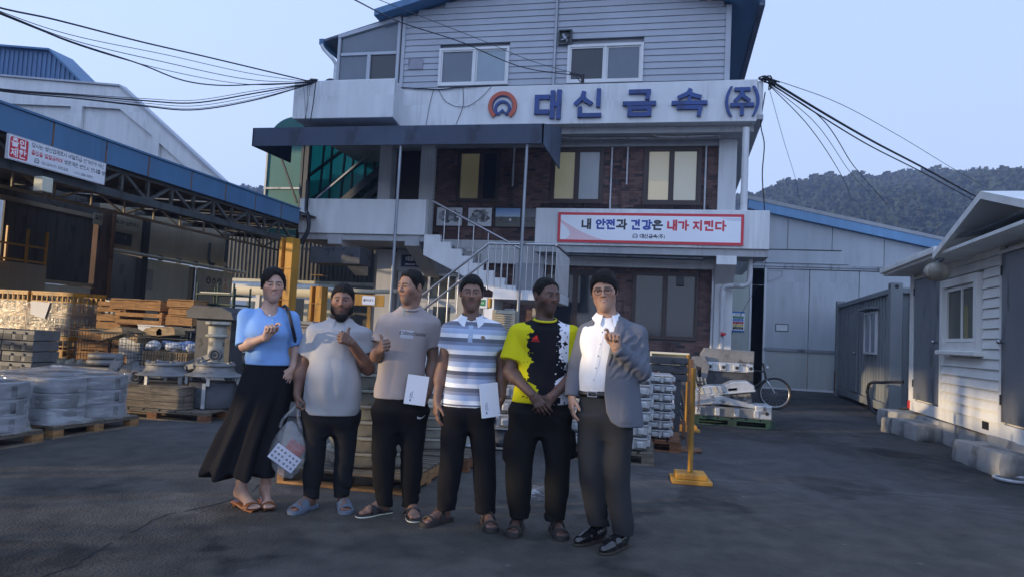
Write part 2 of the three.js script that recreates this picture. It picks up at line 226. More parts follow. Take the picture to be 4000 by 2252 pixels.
// ---------------------------------------------------------------- ground
{
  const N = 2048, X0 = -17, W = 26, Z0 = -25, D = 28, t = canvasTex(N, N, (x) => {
    const img = x.createImageData(N, N), d = img.data;
    for (let j = 0; j < N; j++) for (let i = 0; i < N; i++) {
      const u = i / N, v = j / N, X = X0 + u * W, Z = Z0 + v * D;
      let a = 0.058 + 0.060 * (fbt(u, v, 7, 6, 301) - 0.5) + 0.055 * (fbt(u * 4, v * 4, 48, 3, 311) - 0.5);
      a += 0.034 * smooth(0.50, 0.64, fbt(u, v * 2, 5, 4, 321)) * smooth(-9, -5.5, Z);             // dusty worn lanes
      a -= 0.026 * smooth(0.5, 0.58, fbt(u, v, 9, 5, 331)); a += 0.02 * smooth(0.60, 0.64, fbt(u * 2, v * 2, 11, 5, 351)); a -= 0.03 * smooth(0.64, 0.70, fbt(u * 3, v * 3, 7, 5, 361));                                            // oil and old damp
      a *= 1 - 0.25 * smooth(-1, 1.2, X) * smooth(-7.2, -8.2, Z) ;                                     // cast shade on the right, painted into the asphalt colour
      if (Math.abs(Z + 7.35 + 0.06 * Math.sin(X * 3)) < 0.02 && X > -0.4) a *= 0.7;
      const k = (j * N + i) * 4, s = (q) => 255 * Math.pow(clamp(q, 0.004, 1), 1 / 2.2), w = smooth(-9, -4.5, Z);
      d[k] = s(a * lerp(0.90, 1.02, w)); d[k + 1] = s(a * lerp(0.90, 0.90, w)); d[k + 2] = s(a * lerp(0.92, 0.74, w)); d[k + 3] = 255;
    }
    x.putImageData(img, 0, 0);
    const P = (X, Z) => [(X - X0) / W * N, (Z - Z0) / D * N];
    for (let i = 0; i < 900; i++) { const [a, b] = P(rr(-9, 6), rr(-14, 0)); x.fillStyle = rnd() < 0.6 ? `rgba(150,152,155,${rr(0.15, 0.6)})` : `rgba(15,15,17,${rr(0.3, 0.7)})`; x.fillRect(a, b, rr(1, 2.4), rr(1, 2)); }
    for (let i = 0; i < 140; i++) { const [a, b] = P(-1.1 + 0.16 * (rnd() + rnd() - 1), -5.95 + 0.3 * (rnd() + rnd() - 1)); x.fillStyle = `rgba(190,192,198,${rr(0.3, 0.8)})`; x.fillRect(a, b, rr(1, 2.6), rr(1, 1.8)); }
    for (let i = 0; i < 60; i++) { const [a, b] = P(rr(-1, 3), -7.2 + rr(-0.35, 0.35)); x.strokeStyle = `rgba(130,130,128,${rr(0.05, 0.25)})`; x.lineWidth = rr(0.8, 2.5); x.beginPath(); x.moveTo(a, b); x.lineTo(a + rr(8, 60), b + rr(-3, 3)); x.stroke(); }
  });
  t.anisotropy = 8; t.flipY = false;
  const far = mat([0.055, 0.057, 0.058], 0.92, { bump: scaled(TX.fine, 1.2), h: 0.004 });
  struct('ground', [new THREE.PlaneGeometry(860, 520).rotateX(-Math.PI / 2).translate(20, 0, -130)], far);
  const g = new THREE.PlaneGeometry(W, D, 1, 1).rotateX(-Math.PI / 2).translate(X0 + W / 2, 0.004, Z0 + D / 2), p = g.attributes.position, u = g.attributes.uv;
  for (let i = 0; i < p.count; i++) u.setXY(i, (p.getX(i) - X0) / W, (p.getZ(i) - Z0) / D);
  g.userData.uv = true;
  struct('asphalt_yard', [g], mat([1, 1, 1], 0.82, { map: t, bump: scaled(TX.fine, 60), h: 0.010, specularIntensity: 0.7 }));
  const crack = [], cp = [[-3.3, -1.2], [-3.0, -2.4], [-2.94, -3.15], [-3.05, -3.5], [-3.13, -3.9], [-3.2, -4.2], [-3.08, -4.5], [-3.06, -4.9], [-3.2, -5.4]];
  for (let i = 0; i < cp.length - 1; i++) for (let k = 0; k < 6; k++) { if (rnd() < 0.12) continue; const q = (s) => { const t = (k + s) / 6; return [lerp(cp[i][0], cp[i + 1][0], t) + 0.022 * noise3((i * 6 + k + s) * 1.7, 3, 0), 0.0055, lerp(cp[i][1], cp[i + 1][1], t)]; }; crack.push(bar(q(0), q(1.04), rr(0.004, 0.016), 0.0016)); }
  struct('ground_crack', crack, mat([0.012, 0.012, 0.012], 1));
}
// ---------------------------------------------------------------- wooded hill behind the works
{
  const prof = [[-420, 40], [-260, 60], [-211, 66], [-190, 62], [-130, 67], [-90, 58], [-30, 50], [0, 50], [28, 60], [41, 65.5], [55, 69.5], [70, 69.2], [92, 71], [126, 69.5], [170, 66], [240, 52], [320, 34], [460, 20]];
  const ridge = (X) => { for (let i = 0; i < prof.length - 1; i++) if (X <= prof[i + 1][0]) return lerp(prof[i][1], prof[i + 1][1], smooth(0, 1, (X - prof[i][0]) / (prof[i + 1][0] - prof[i][0]))); return 20; };
  const H = (X, Z) => ridge(X) * Math.pow(smooth(-90, -318, Z), 0.8) + 5 * noise3(X / 34, 2, Z / 34) * smooth(-120, -200, Z) * smooth(-330, -280, Z) - 2;
  const g = new THREE.PlaneGeometry(860, 300, 120, 44).rotateX(-Math.PI / 2).translate(20, 0, -240), p = g.attributes.position;
  for (let i = 0; i < p.count; i++) p.setY(i, H(p.getX(i), p.getZ(i)) - (p.getZ(i) < -330 ? 30 : 0));
  g.computeVertexNormals();
  struct('hill', [g], mat([0.028, 0.042, 0.022], 1, { bump: TX.coarse, h: 0.3 }));
  const crown = [];
  for (let k = 0; k < 110; k++) { const a = rr(0, 6.283), e = Math.acos(rr(-0.4, 1)), r = Math.pow(rnd(), 0.4); crown.push(new THREE.PlaneGeometry(rr(0.22, 0.5), rr(0.2, 0.42)).rotateX(rr(-1.4, 1.4)).rotateY(rr(0, 6)).translate(Math.sin(e) * Math.cos(a) * r, Math.cos(e) * r * 0.95, Math.sin(e) * Math.sin(a) * r)); }
  const core = new THREE.IcosahedronGeometry(0.72, 2), cq = core.attributes.position;
  for (let i = 0; i < cq.count; i++) { const k = 1 + 0.35 * noise3(cq.getX(i) * 2.4, cq.getY(i) * 2.4, cq.getZ(i) * 2.4); cq.setXYZ(i, cq.getX(i) * k, cq.getY(i) * k, cq.getZ(i) * k); }
  core.computeVertexNormals();
  const n = 16000, im = new THREE.InstancedMesh(join([core, ...crown]), mat([1, 1, 1], 0.95), n), m = new THREE.Matrix4(), col = new THREE.Color();
  for (let i = 0; i < n; i++) {
    const X = rr(-270, 260), Z = i < 4600 ? rr(-322, -298) : rr(-318, -150), s = rr(1.2, 2.5) * (rnd() < 0.1 ? 1.4 : 1);
    m.compose(new THREE.Vector3(X, H(X, Z) + s * 0.5, Z), new THREE.Quaternion().setFromEuler(new THREE.Euler(0, rr(0, 6), 0)), new THREE.Vector3(s, s * rr(0.9, 1.4), s)); im.setMatrixAt(i, m);
    const k = rr(0.5, 1.3); im.setColorAt(i, col.setRGB(0.015 * k, 0.026 * k, 0.018 * k));
  }
  im.name = 'forest'; im.userData.kind = 'stuff'; im.userData.label = 'dark hazy woodland covering the hill behind the sheds'; scene.add(im);
}
// ---------------------------------------------------------------- office building
const office = thing('office_building', 'three storey white office block with grey siding, brick walls and blue roof edge', 'building');
{
  const b = office;
  // --- third storey: lapped siding boards behind the white parapet
  const W1 = [-5.87, -4.09, 7.29, 8.24], W2 = [-2.66, -0.88, 7.27, 8.2], Z3 = -16.5, pitch = 0.155;
  mesh('upper_wall', [bx(-6.85, 1.0, 7.0, 10.4, -24, -16.62)], MT.trim, b);
  const board = (x0, x1, y) => { const g = new THREE.BufferGeometry(), h = pitch - 0.006, v = [x0, y, Z3 + 0.002, x1, y, Z3 + 0.002, x1, y + h, Z3 - 0.018, x0, y + h, Z3 - 0.018, x0, y, Z3 - 0.05, x1, y, Z3 - 0.05, x1, y + h, Z3 - 0.05, x0, y + h, Z3 - 0.05]; g.setAttribute('position', new THREE.Float32BufferAttribute(v, 3)); g.setIndex([0, 1, 2, 0, 2, 3, 4, 0, 3, 4, 3, 7, 1, 5, 6, 1, 6, 2, 4, 5, 1, 4, 1, 0, 3, 2, 6, 3, 6, 7]); const q = g.toNonIndexed(); q.computeVertexNormals(); return q; };
  const top = (X) => X < -3.0 ? lerp(9.05, 10.1, (X + 7.4) / 4.6) : lerp(10.2, 9.02, (X + 3.0) / 4.2);
  for (let i = 0; i < 19; i++) {
    const y = 7.12 + i * pitch; let segs = [[-6.80, -3.0], [-2.94, 0.94]];
    for (const w of [W1, W2]) if (y + pitch > w[2] - 0.02 && y < w[3] + 0.02) segs = segs.flatMap(([a, c]) => (w[0] > a && w[1] < c ? [[a, w[0]], [w[1], c]] : [[a, c]]));
    for (const [a, c] of segs) { let x0 = a, x1 = c; while (x0 < x1 && top(x0) < y + 0.12) x0 += 0.05; while (x1 > x0 && top(x1) < y + 0.12) x1 -= 0.05; if (x1 - x0 > 0.1) mesh('siding_board', [board(x0, x1, y)], MT.siding, b); }
  }
  for (const [x0, x1, t] of [[-6.89, -6.8, 9.1], [0.94, 1.06, 9.0]]) mesh('corner_trim', [bx(x0, x1, 7.05, t, -16.6, -16.47, 0.004)], MT.trim, b);
  mesh('downpipe', [rod([-2.97, 7.06, -16.46], [-2.97, 10, -16.46], 0.03, 10)], MT.trim, b);
  const win = (w, z, p, fm, panes, mull, fw = 0.06, dz = 0.05) => {
    const o = sub('window', p); mesh('frame', [...frame(w[0], w[1], w[2], w[3], z - 0.02, z + dz, fw), bx(mull - 0.025, mull + 0.025, w[2] + fw, w[3] - fw, z - 0.018, z + dz - 0.008)], fm, o);
    const s1 = [w[0] + fw, mull - 0.025], s2 = [mull + 0.025, w[1] - fw];
    [s1, s2].forEach((s, i) => { mesh('sash', frame(s[0] + 0.002, s[1] - 0.002, w[2] + fw, w[3] - fw, z - 0.014, z + (i ? 0.012 : 0.03), 0.035), fm, o); mesh('pane', [bx(s[0] + 0.03, s[1] - 0.03, w[2] + fw + 0.03, w[3] - fw - 0.03, z - 0.006, z - 0.001)], panes[i], o); });
    return o;
  };
  win(W1, Z3, b, MT.frameWhite, [MT.glassGrey, MT.glassPale], -4.95); win(W2, Z3, b, MT.frameWhite, [MT.glassDark, MT.glassGrey], -1.76);
  // roof: blue barge boards, soffit of the right eave
  const rf = (x0, y0, x1, y1, d0, d1, th) => ext([[x0, y0], [x1, y1], [x1, y1 + th], [x0, y0 + th]], d1 - d0).translate(0, 0, d0);
  mesh('barge_board', [rf(-7.5, 8.99, -3.0, 10.2, -16.5, -16.08, 0.17)], MT.blueRoof, b); mesh('barge_board', [rf(-3.0, 10.2, 1.72, 8.86, -16.5, -16.08, 0.17)], MT.blueRoof, b);
  mesh('roof', [rf(-7.5, 9.0, -3.0, 10.21, -25, -16.5, 0.1), rf(-3.0, 10.21, 1.72, 8.88, -25, -16.5, 0.1)], MT.blueRoof, b);
  mesh('eave_gutter', [bx(1.62, 1.74, 8.78, 8.98, -25, -16.1)], MT.awningSide, b);
  // --- white parapet band over the second storey, with the wider box at its left end
  const band = sub('parapet', b);
  mesh('parapet_wall', [bx(-6.6, 1.62, 6.15, 7.08, -16.3, -16.0, 0.015)], MT.white, band);
  mesh('parapet_end', [bx(1.6, 1.75, 6.22, 7.08, -24, -16.06, 0.06)], MT.white, band);
  mesh('corner_box', [ext([[-9.0, -15.2], [-6.47, -15.2], [-6.58, -15.95], [-6.58, -16.3], [-9.0, -16.3]].map(([x, z]) => [x, -z]), 0.89, [], 0.012).rotateX(-Math.PI / 2).translate(0, 6.14, 0)], MT.white, band);
  mesh('floor_slab', [bx(-9.0, 1.6, 6.0, 6.148, -24, -16.28)], MT.concGrey, b);
  mesh('slab_edge', [ext([[-25, 5.95], [-16.02, 6.2], [-16.02, 6.3], [-25, 6.3]], 0.16).rotateY(Math.PI / 2).scale(1, 1, -1).scale(1, 1, -1).translate(1.6, 0, 0)].map((g) => { const p = g.attributes.position; for (let i = 0; i < p.count; i++) p.setZ(i, -Math.abs(p.getZ(i))); g.computeVertexNormals(); return g; }), MT.concGrey, b);
  // glazed sunroom on the left of the third storey
  const sr = sub('sunroom', b), fr = (a, c, w = 0.07) => bar(a, c, w);
  mesh('frame', [fr([-8.56, 7.0, -16.45], [-8.56, 8.62, -16.45]), fr([-6.95, 7.0, -16.45], [-6.95, 9.02, -16.45]), fr([-8.6, 8.64, -16.45], [-6.93, 9.05, -16.45], 0.09), fr([-7.72, 7.0, -16.45], [-7.72, 8.15, -16.45], 0.09), fr([-8.5, 8.17, -16.45], [-6.98, 8.17, -16.45])], MT.trim, sr);
  mesh('pane', [bx(-8.52, -7.76, 7.05, 8.13, -16.47, -16.46)], MT.glassGrey, sr); mesh('pane', [bx(-7.68, -6.98, 7.05, 8.13, -16.47, -16.46)], MT.glassDark, sr);
  mesh('pane', [ext([[-8.5, 8.2], [-6.98, 8.2], [-6.98, 8.97], [-8.5, 8.62]], 0.01).translate(0, 0, -16.48)], MT.glassGrey, sr);
  mesh('side_wall', [bx(-8.6, -8.55, 7, 8.6, -20, -16.5)], MT.trim, sr);
  mesh('sunroom_roof', [rf(-9.05, 8.52, -6.9, 9.1, -20, -16.42, 0.06)], MT.awningSide, b);
  mesh('gutter', [bx(-9.12, -9.0, 8.46, 8.6, -20, -16.4)], MT.blueRoof, b);
  mesh('gutter_pipe', [tube([[-9.05, 8.45, -16.42], [-9.0, 8.35, -16.42], [-8.68, 8.02, -16.42], [-8.62, 7.9, -16.42], [-8.62, 7.7, -16.42], [-8.62, 7.05, -16.42]], 0.045, 30, 8)], MT.pvc, b);
  const fan = sub('exhaust_fan', b); mesh('housing', [...frame(-2.9, -2.57, 8.21, 8.57, -16.5, -16.42, 0.03), bx(-2.88, -2.59, 8.23, 8.55, -16.5, -16.488)], MT.darkSteel, fan);
  for (let k = 0; k < 4; k++) mesh('blade', [bc(0.06, 0.02, 0, 0.1, 0.055, 0.006, 0, 0.5, 0).rotateZ(k * Math.PI / 2 + 0.3).translate(-2.735, 8.38, -16.455)], MT.galv, fan);
  mesh('hub', [rod([-2.735, 8.38, -16.47], [-2.735, 8.38, -16.44], 0.025, 12)], MT.pvc, fan);
  // faded sticker ghost left of the first window
  mesh('faded_notice', [bx(-6.68, -6.3, 7.75, 8.02, -16.49, -16.478)], mat([0.33, 0.33, 0.40], 0.6, { map: TX.grime }), b);

  // --- second storey: brick between white columns
  const brickMats = MT.brick; let bricks = 0;
  function brickWall(name, x0, x1, y0, y1, z, holes, edges) {
    const w = sub(name, b); mesh('mortar_bed', [bx(x0, x1, y0, y1, z - 0.18, z - 0.012)], MT.mortar, w); const rest = [], bw = 0.19, bh = 0.057, jx = 0.01;
    for (let r = 0, y = y0; y < y1 - 0.02; y += bh + jx, r++) for (let x = x0 - (r % 2) * 0.1; x < x1; x += bw + jx) {
      let a = Math.max(x, x0), c = Math.min(x + bw, x1); if (c - a < 0.03) continue;
      const cut = holes.some(([hx0, hx1, hy0, hy1]) => a < hx1 && c > hx0 && y < hy1 && y + bh > hy0); if (cut && !holes.some(([hx0, hx1, hy0, hy1]) => (a < hx0 || c > hx1) && y < hy1 && y + bh > hy0)) continue;
      for (const [hx0, hx1, hy0, hy1] of holes) if (y < hy1 && y + bh > hy0) { if (a < hx0 && c > hx0) c = hx0; if (c > hx1 && a < hx1) a = hx1; if (a >= hx0 && c <= hx1) c = a; } if (c - a < 0.02) continue;
      const g = bx(a, c, y, y + bh, z - 0.05, z + rr(-0.003, 0.003)), k = rr(0.65, 1.25), t = rnd(), cl = t < 0.12 ? [0.085, 0.07, 0.075] : [0.19, 0.112, 0.10];
      g.setAttribute('color', new THREE.Float32BufferAttribute([...Array(g.attributes.position.count)].flatMap(() => cl.map((q) => q * k)), 3));
      if (bricks < 280 && edges(a, y)) { mesh('brick', [g], brickMats, w); bricks++; } else rest.push(g);
    }
    if (rest.length) { const m = mesh('brickwork', rest, brickMats, w); m.userData.kind = 'stuff'; }
  }
  const A1 = [-5.40, -4.3, 4.5, 5.82], A2 = [-3.02, -1.74, 4.5, 5.85], A3 = [-0.79, 0.53, 4.48, 5.86];
  brickWall('brick_wall', -6.0, 0.9, 3.55, 5.92, -17.0, [A1, A2, A3], (x, y) => x > -1.75 && y > 4.3);
  win([...A2], -16.985, b, MT.brown, [mat([0.34, 0.33, 0.22], 0.35, { map: TX.soft, emissive: C(0.2, 0.19, 0.11), emissiveIntensity: 0.3 }), mat([0.42, 0.46, 0.48], 0.3, { map: TX.soft })], -2.38, 0.07, 0.03);
  const lit = win([...A3], -16.985, b, MT.brown, [mat([0.36, 0.33, 0.26], 0.35, { map: TX.soft, emissive: C(0.30, 0.27, 0.19), emissiveIntensity: 0.6 }), mat([0.42, 0.44, 0.42], 0.3, { map: TX.soft, emissive: C(0.25, 0.24, 0.16), emissiveIntensity: 0.4 })], -0.15, 0.08, 0.03);
  mesh('blind', [bx(-0.70, -0.2, 5.05, 5.75, -16.9835, -16.980)], mat([0.46, 0.44, 0.36], 0.8, { emissive: C(0.3, 0.27, 0.19), emissiveIntensity: 0.35 }), lit);
  win([...A1], -16.985, b, MT.brown, [mat([0.2, 0.18, 0.10], 0.4, { map: TX.grime, emissive: C(0.2, 0.18, 0.1), emissiveIntensity: 0.15 }), MT.glassDark], -4.77, 0.06, 0.03);
  for (const w of [A2, A3]) { mesh('window_lintel', [bx(w[0] - 0.05, w[1] + 0.12, w[3] + 0.005, w[3] + 0.045, -17.0, -16.9)], MT.concGrey, b); for (let x = w[0] - 0.2; x < w[1] + 0.15; x += 0.075) { const g = bx(x, x + 0.062, w[2] - 0.12, w[2] - 0.01, -17.0, -16.94), k = rr(0.5, 0.9); g.setAttribute('color', new THREE.Float32BufferAttribute([...Array(g.attributes.position.count)].flatMap(() => [0.07 * k, 0.045 * k, 0.045 * k]), 3)); mesh('sill_brick', [g], brickMats, b); } }
  mesh('column', [bx(0.9, 1.30, 0, 6.0, -17.3, -16.85, 0.01)], MT.white, b); mesh('column', [bx(-6.34, -5.97, 3.5, 6.0, -17.3, -16.85, 0.01)], MT.white, b); mesh('column', [bx(-7.45, -7.12, 3.5, 6.0, -17.3, -16.85, 0.01)], MT.white, b);
  mesh('upper_beam', [bx(-7.4, 1.32, 5.86, 6.02, -17.28, -16.88)], MT.concGrey, b);
  mesh('dark_doorway', [bx(-7.12, -6.34, 3.45, 5.86, -17.6, -17.2)], MT.brown, b);
  mesh('corner_post', [rod([1.42, 4.2, -16.15], [1.42, 6.05, -16.15], 0.075, 14)], MT.white, b);
  // surface conduits on the brick
  for (const [x, y0, y1] of [[-1.55, 4.15, 6.0], [-1.18, 4.95, 6.0], [0.62, 4.15, 6.0], [-3.95, 4.9, 5.9]]) mesh('conduit', [rod([x, y0, -16.93], [x, y1, -16.93], 0.022, 8)], MT.pvc, b);
  mesh('ceiling_conduit', [tube([[-2.9, 5.99, -16.5], [-2.2, 5.97, -16.55], [0.9, 5.97, -16.6]], 0.02, 20, 6), tube([[-0.6, 6.0, -16.3], [-0.5, 5.97, -16.45], [0.9, 5.97, -16.45]], 0.02, 20, 6)], MT.pvc, b);
  mesh('core_wall', [bx(-7.6, 1.28, 0, 6.0, -24, -17.3)], MT.concGrey, b);

  // --- balcony with white upstand, beams below it
  const bal = sub('balcony', b);
  mesh('balcony_wall', [bx(-3.15, 1.95, 3.36, 4.2, -16.2, -16.0, 0.012)], MT.white, bal);
  mesh('balcony_slab', [bx(-3.15, 1.95, 3.2, 3.355, -17.0, -16.06)], MT.concGrey, bal);
  mesh('balcony_return', [bx(1.75, 1.95, 3.36, 4.2, -22, -16.21)], MT.white, bal);
  mesh('bracket', [ext([[-16.05, 3.02], [-16.05, 3.21], [-17.2, 3.21], [-17.2, 2.5]].map(([z, y]) => [-z, y]), 0.42).rotateY(Math.PI / 2).translate(0.88, 0, 0)], MT.white, bal);
  mesh('awning_tube', [rod([-2.85, 3.16, -16.1], [0.6, 3.13, -16.1], 0.035, 8)], MT.darkSteel, bal);
  mesh('floor_beam', [bx(-6.0, 0.9, 2.98, 3.54, -17.3, -16.84, 0.01)], MT.white, b);
  mesh('beam_joint', [bx(-5.9, -3.6, 3.33, 3.34, -16.845, -16.836)], MT.concGrey, b);
  // --- ground floor: brick with dark shuttered windows
  const G1 = [-3.1, -1.62, 1.35, 2.86], G2 = [-0.95, 0.55, 1.35, 2.9];
  brickWall('ground_brick_wall', -6.0, 0.9, 0.3, 2.98, -17.05, [G1, G2], () => false);
  for (const [g, m] of [[G1, -2.3], [G2, -0.2]]) win([...g], -17.03, b, MT.brown, [MT.glassDark, MT.glassDark], m, 0.05, 0.03);
  mesh('ground_plinth', [bx(-6.0, 0.9, 0, 0.3, -17.3, -17.0)], MT.concGrey, b);
  const sp = sub('wall_speaker', b); mesh('speaker_box', [bx(0.05, 0.22, 2.6, 2.8, -17.02, -16.9, 0.01)], MT.plasticBlack, sp); mesh('speaker_cone', [rod([0.135, 2.7, -16.9], [0.135, 2.7, -16.88], 0.06, 14)], MT.darkSteel, sp);
  // drain pipe down the right column
  mesh('drain_pipe', [tube([[1.62, 3.2, -16.5], [1.62, 2.78, -16.5], [1.6, 2.66, -16.52], [1.5, 2.62, -16.55], [1.15, 2.6, -16.6], [1.08, 2.55, -16.62], [1.07, 2.45, -16.63], [1.07, 1.4, -16.63], [1.07, 0, -16.63]], 0.06, 60, 10), rod([1.07, 2.36, -16.63], [1.07, 2.48, -16.63], 0.07, 10)], MT.pvc, b);
  mesh('thin_pipe', [rod([0.86, 0, -16.8], [0.86, 3.0, -16.8], 0.028, 8)], MT.pvc, b);
  mesh('red_valve', [bx(1.08, 1.16, 1.5, 1.56, -16.56, -16.5, 0.01), rod([1.05, 1.53, -16.54], [1.1, 1.53, -16.54], 0.05, 10)], MT.red, b);
  // --- test-room door under the landing
  const lab = sub('laboratory_door', b);
  mesh('door_frame', [...frame(-6.62, -5.05, 0, 2.68, -16.62, -16.5, 0.08), bx(-6.54, -5.13, 1.98, 2.06, -16.6, -16.52), bx(-5.85, -5.79, 0.05, 2.6, -16.6, -16.53)], MT.alum, lab);
  mesh('door_leaf', [...frame(-6.53, -5.86, 0.05, 1.97, -16.59, -16.54, 0.1), ...frame(-5.78, -5.14, 0.05, 1.97, -16.59, -16.54, 0.1), bx(-6.5, -5.9, 1.74, 1.86, -16.58, -16.53)], MT.alum, lab);
  mesh('door_glass', [bx(-6.54, -5.13, 0.1, 2.62, -16.585, -16.575)], mat([0.035, 0.04, 0.035], 0.12), lab);
  mesh('lower_column', [bx(-7.1, -6.66, 0, 3.2, -16.9, -16.3, 0.01)], MT.concGrey, b); mesh('lower_column', [bx(-5.02, -4.62, 0, 3.2, -16.9, -16.3, 0.01)], MT.concGrey, b);
  mesh('lintel_wall', [bx(-6.66, -5.02, 2.69, 3.3, -16.85, -16.45)], MT.concGrey, b);
}
// ---------------------------------------------------------------- company sign: raised emblem and letters
{
  const s = thing('company_sign', 'raised blue Korean company lettering with round red emblem on white parapet', 'sign', [0, 0, -15.995]);
  const letter = (ch, x0, x1, y0, y1, wt, name = 'letter') => {
    const w = x1 - x0, h = y1 - y0, gs = []; let k = 0;
    for (const st of syllable(ch)) for (let i = 0; i + 3 < st.pts.length; i += 2) {
      const a = [x0 + st.pts[i] * w, y1 - st.pts[i + 1] * h], c = [x0 + st.pts[i + 2] * w, y1 - st.pts[i + 3] * h], L = Math.hypot(c[0] - a[0], c[1] - a[1]), d = 0.07 + 0.0022 * (k++ % 7);
      gs.push(bx(-L / 2 - wt / 2, L / 2 + wt / 2, -wt / 2, wt / 2, 0, d).rotateZ(Math.atan2(c[1] - a[1], c[0] - a[0])).translate((a[0] + c[0]) / 2, (a[1] + c[1]) / 2, 0));
    }
    return mesh(name, gs, MT.letterBlue, s);
  };
  letter('대', -3.29, -2.66, 6.28, 6.88, 0.105); letter('신', -2.38, -1.66, 6.29, 6.90, 0.095); letter('금', -1.25, -0.55, 6.29, 6.88, 0.095); letter('속', -0.18, 0.56, 6.27, 6.88, 0.09); letter('주', 1.08, 1.53, 6.28, 6.88, 0.08);
  for (const q of [-1, 1]) { const pts = []; for (let i = 0; i <= 14; i++) { const v = -1 + i / 7; pts.push([1.305 + q * (0.255 + 0.105 * (1 - v * v)), 6.58 + 0.33 * v]); } for (let i = 14; i >= 0; i--) { const v = -1 + i / 7; pts.push([1.305 + q * (0.205 + 0.088 * (1 - v * v)), 6.58 + 0.33 * v]); } mesh('bracket', [ext(pts, 0.07)], MT.letterBlue, s); }
  const arc = (r0, r1, cy, a0, a1, d) => { const p = []; for (let i = 0; i <= 30; i++) { const a = lerp(a0, a1, i / 30); p.push([-4.06 + r1 * Math.cos(a), cy + r1 * Math.sin(a)]); } for (let i = 30; i >= 0; i--) { const a = lerp(a0, a1, i / 30); p.push([-4.06 + r0 * Math.cos(a), cy + r0 * Math.sin(a)]); } return ext(p, d); };
  mesh('emblem_ring', [arc(0.25, 0.345, 6.59, -0.92, Math.PI + 0.92, 0.06)], MT.letterRed, s);
  mesh('emblem_inner_ring', [arc(0.135, 0.195, 6.53, -0.85, Math.PI + 0.85, 0.05), bx(-0.09, 0.09, -0.026, 0.026, 0, 0.045).rotateZ(0.75).translate(-4.105, 6.44, 0), bx(-0.09, 0.09, -0.026, 0.026, 0, 0.047).rotateZ(-0.75).translate(-4.015, 6.44, 0)], MT.letterBlue, s);
  mesh('emblem_rim', [arc(0.232, 0.247, 6.59, -0.92, Math.PI + 0.92, 0.045)], MT.letterBlue, s);
}
// ---------------------------------------------------------------- printed banners, photographs and signs on the office
function board2(name, label, cat, x0, x1, y0, y1, z, tex, o = {}) {
  const t = thing(name, label, cat, [(x0 + x1) / 2, y0, z], o.turn ?? 0, o.group), w = x1 - x0, h = y1 - y0;
  if (o.frame) mesh('frame', frame(-w / 2 - 0.015, w / 2 + 0.015, -0.015, h + 0.015, 0, 0.02, 0.016), o.frame, t);
  const g = new THREE.PlaneGeometry(w, h, o.wave ? 24 : 1, o.wave ? 6 : 1).translate(0, h / 2, 0.012); g.userData.uv = true;
  if (o.wave) { const p = g.attributes.position; for (let i = 0; i < p.count; i++) p.setZ(i, 0.02 + o.wave * (0.5 + 0.5 * noise3(p.getX(i) * 1.3, p.getY(i) * 2.2, 4))); g.computeVertexNormals(); }
  mesh(o.part ?? 'printed_face', [g], mat([1, 1, 1], o.rough ?? 0.6, { map: tex, side: THREE.DoubleSide }), t);
  mesh('backing', [bx(-w / 2, w / 2, 0.002, h - 0.002, -0.002, 0.006)], o.back ?? MT.paper, t);
  return t;
}
board2('safety_banner', 'white banner with red border and Korean safety slogan on the balcony', 'banner', -2.62, 1.42, 3.42, 4.1, -15.99, canvasTex(1600, 270, (x, w, h) => {
  x.fillStyle = '#e4e8ee'; x.fillRect(0, 0, w, h); x.fillStyle = 'rgba(220,120,130,.35)'; x.beginPath(); x.moveTo(20, 60); x.quadraticCurveTo(230, 200, 420, 245); x.lineTo(60, 245); x.quadraticCurveTo(180, 200, 20, 90); x.fill();
  x.fillStyle = 'rgba(160,170,190,.35)'; x.beginPath(); x.moveTo(1400, 30); x.quadraticCurveTo(1500, 70, 1580, 60); x.lineTo(1580, 30); x.fill();
  x.strokeStyle = '#c52f3c'; x.lineWidth = 24; x.strokeRect(12, 12, w - 24, h - 24);
  let p = hangul(x, '내 ', 215, 62, 84, '#20242c', 0.2, 1.1); p = hangul(x, '안전', p, 62, 84, '#1f3f94', 0.2, 1.1); p = hangul(x, '과 ', p, 62, 84, '#20242c', 0.2, 1.1); p = hangul(x, '건강', p, 62, 84, '#1f3f94', 0.2, 1.1); p = hangul(x, '은 ', p, 62, 84, '#20242c', 0.2, 1.1); hangul(x, '내가 지킨다', p, 62, 84, '#c32d3d', 0.2, 1.1);
  emblem(x, 690, 206, 24, '#2a3550', '#2a3550'); hangul(x, '대신금속(주)', 730, 186, 36, '#1b2233', 0.17);
}), { wave: 0.02, rough: 0.45 });
board2('laboratory_sign', 'small navy sign with white Korean lettering above the glass door', 'sign', -6.55, -5.75, 2.78, 3.1, -16.45, canvasTex(512, 200, (x, w, h) => { x.fillStyle = '#23284f'; x.fillRect(0, 0, w, h); x.strokeStyle = '#c6cbe0'; x.lineWidth = 5; x.strokeRect(8, 8, w - 16, h - 16); hangul(x, '재료시험실', 80, 34, 68, '#dfe3f2', 0.13, 1.05); x.font = 'bold 38px sans-serif'; x.fillStyle = '#dfe3f2'; x.fillText('(Material Test Lab)', 76, 166); }), { part: 'sign_face', back: MT.dark });
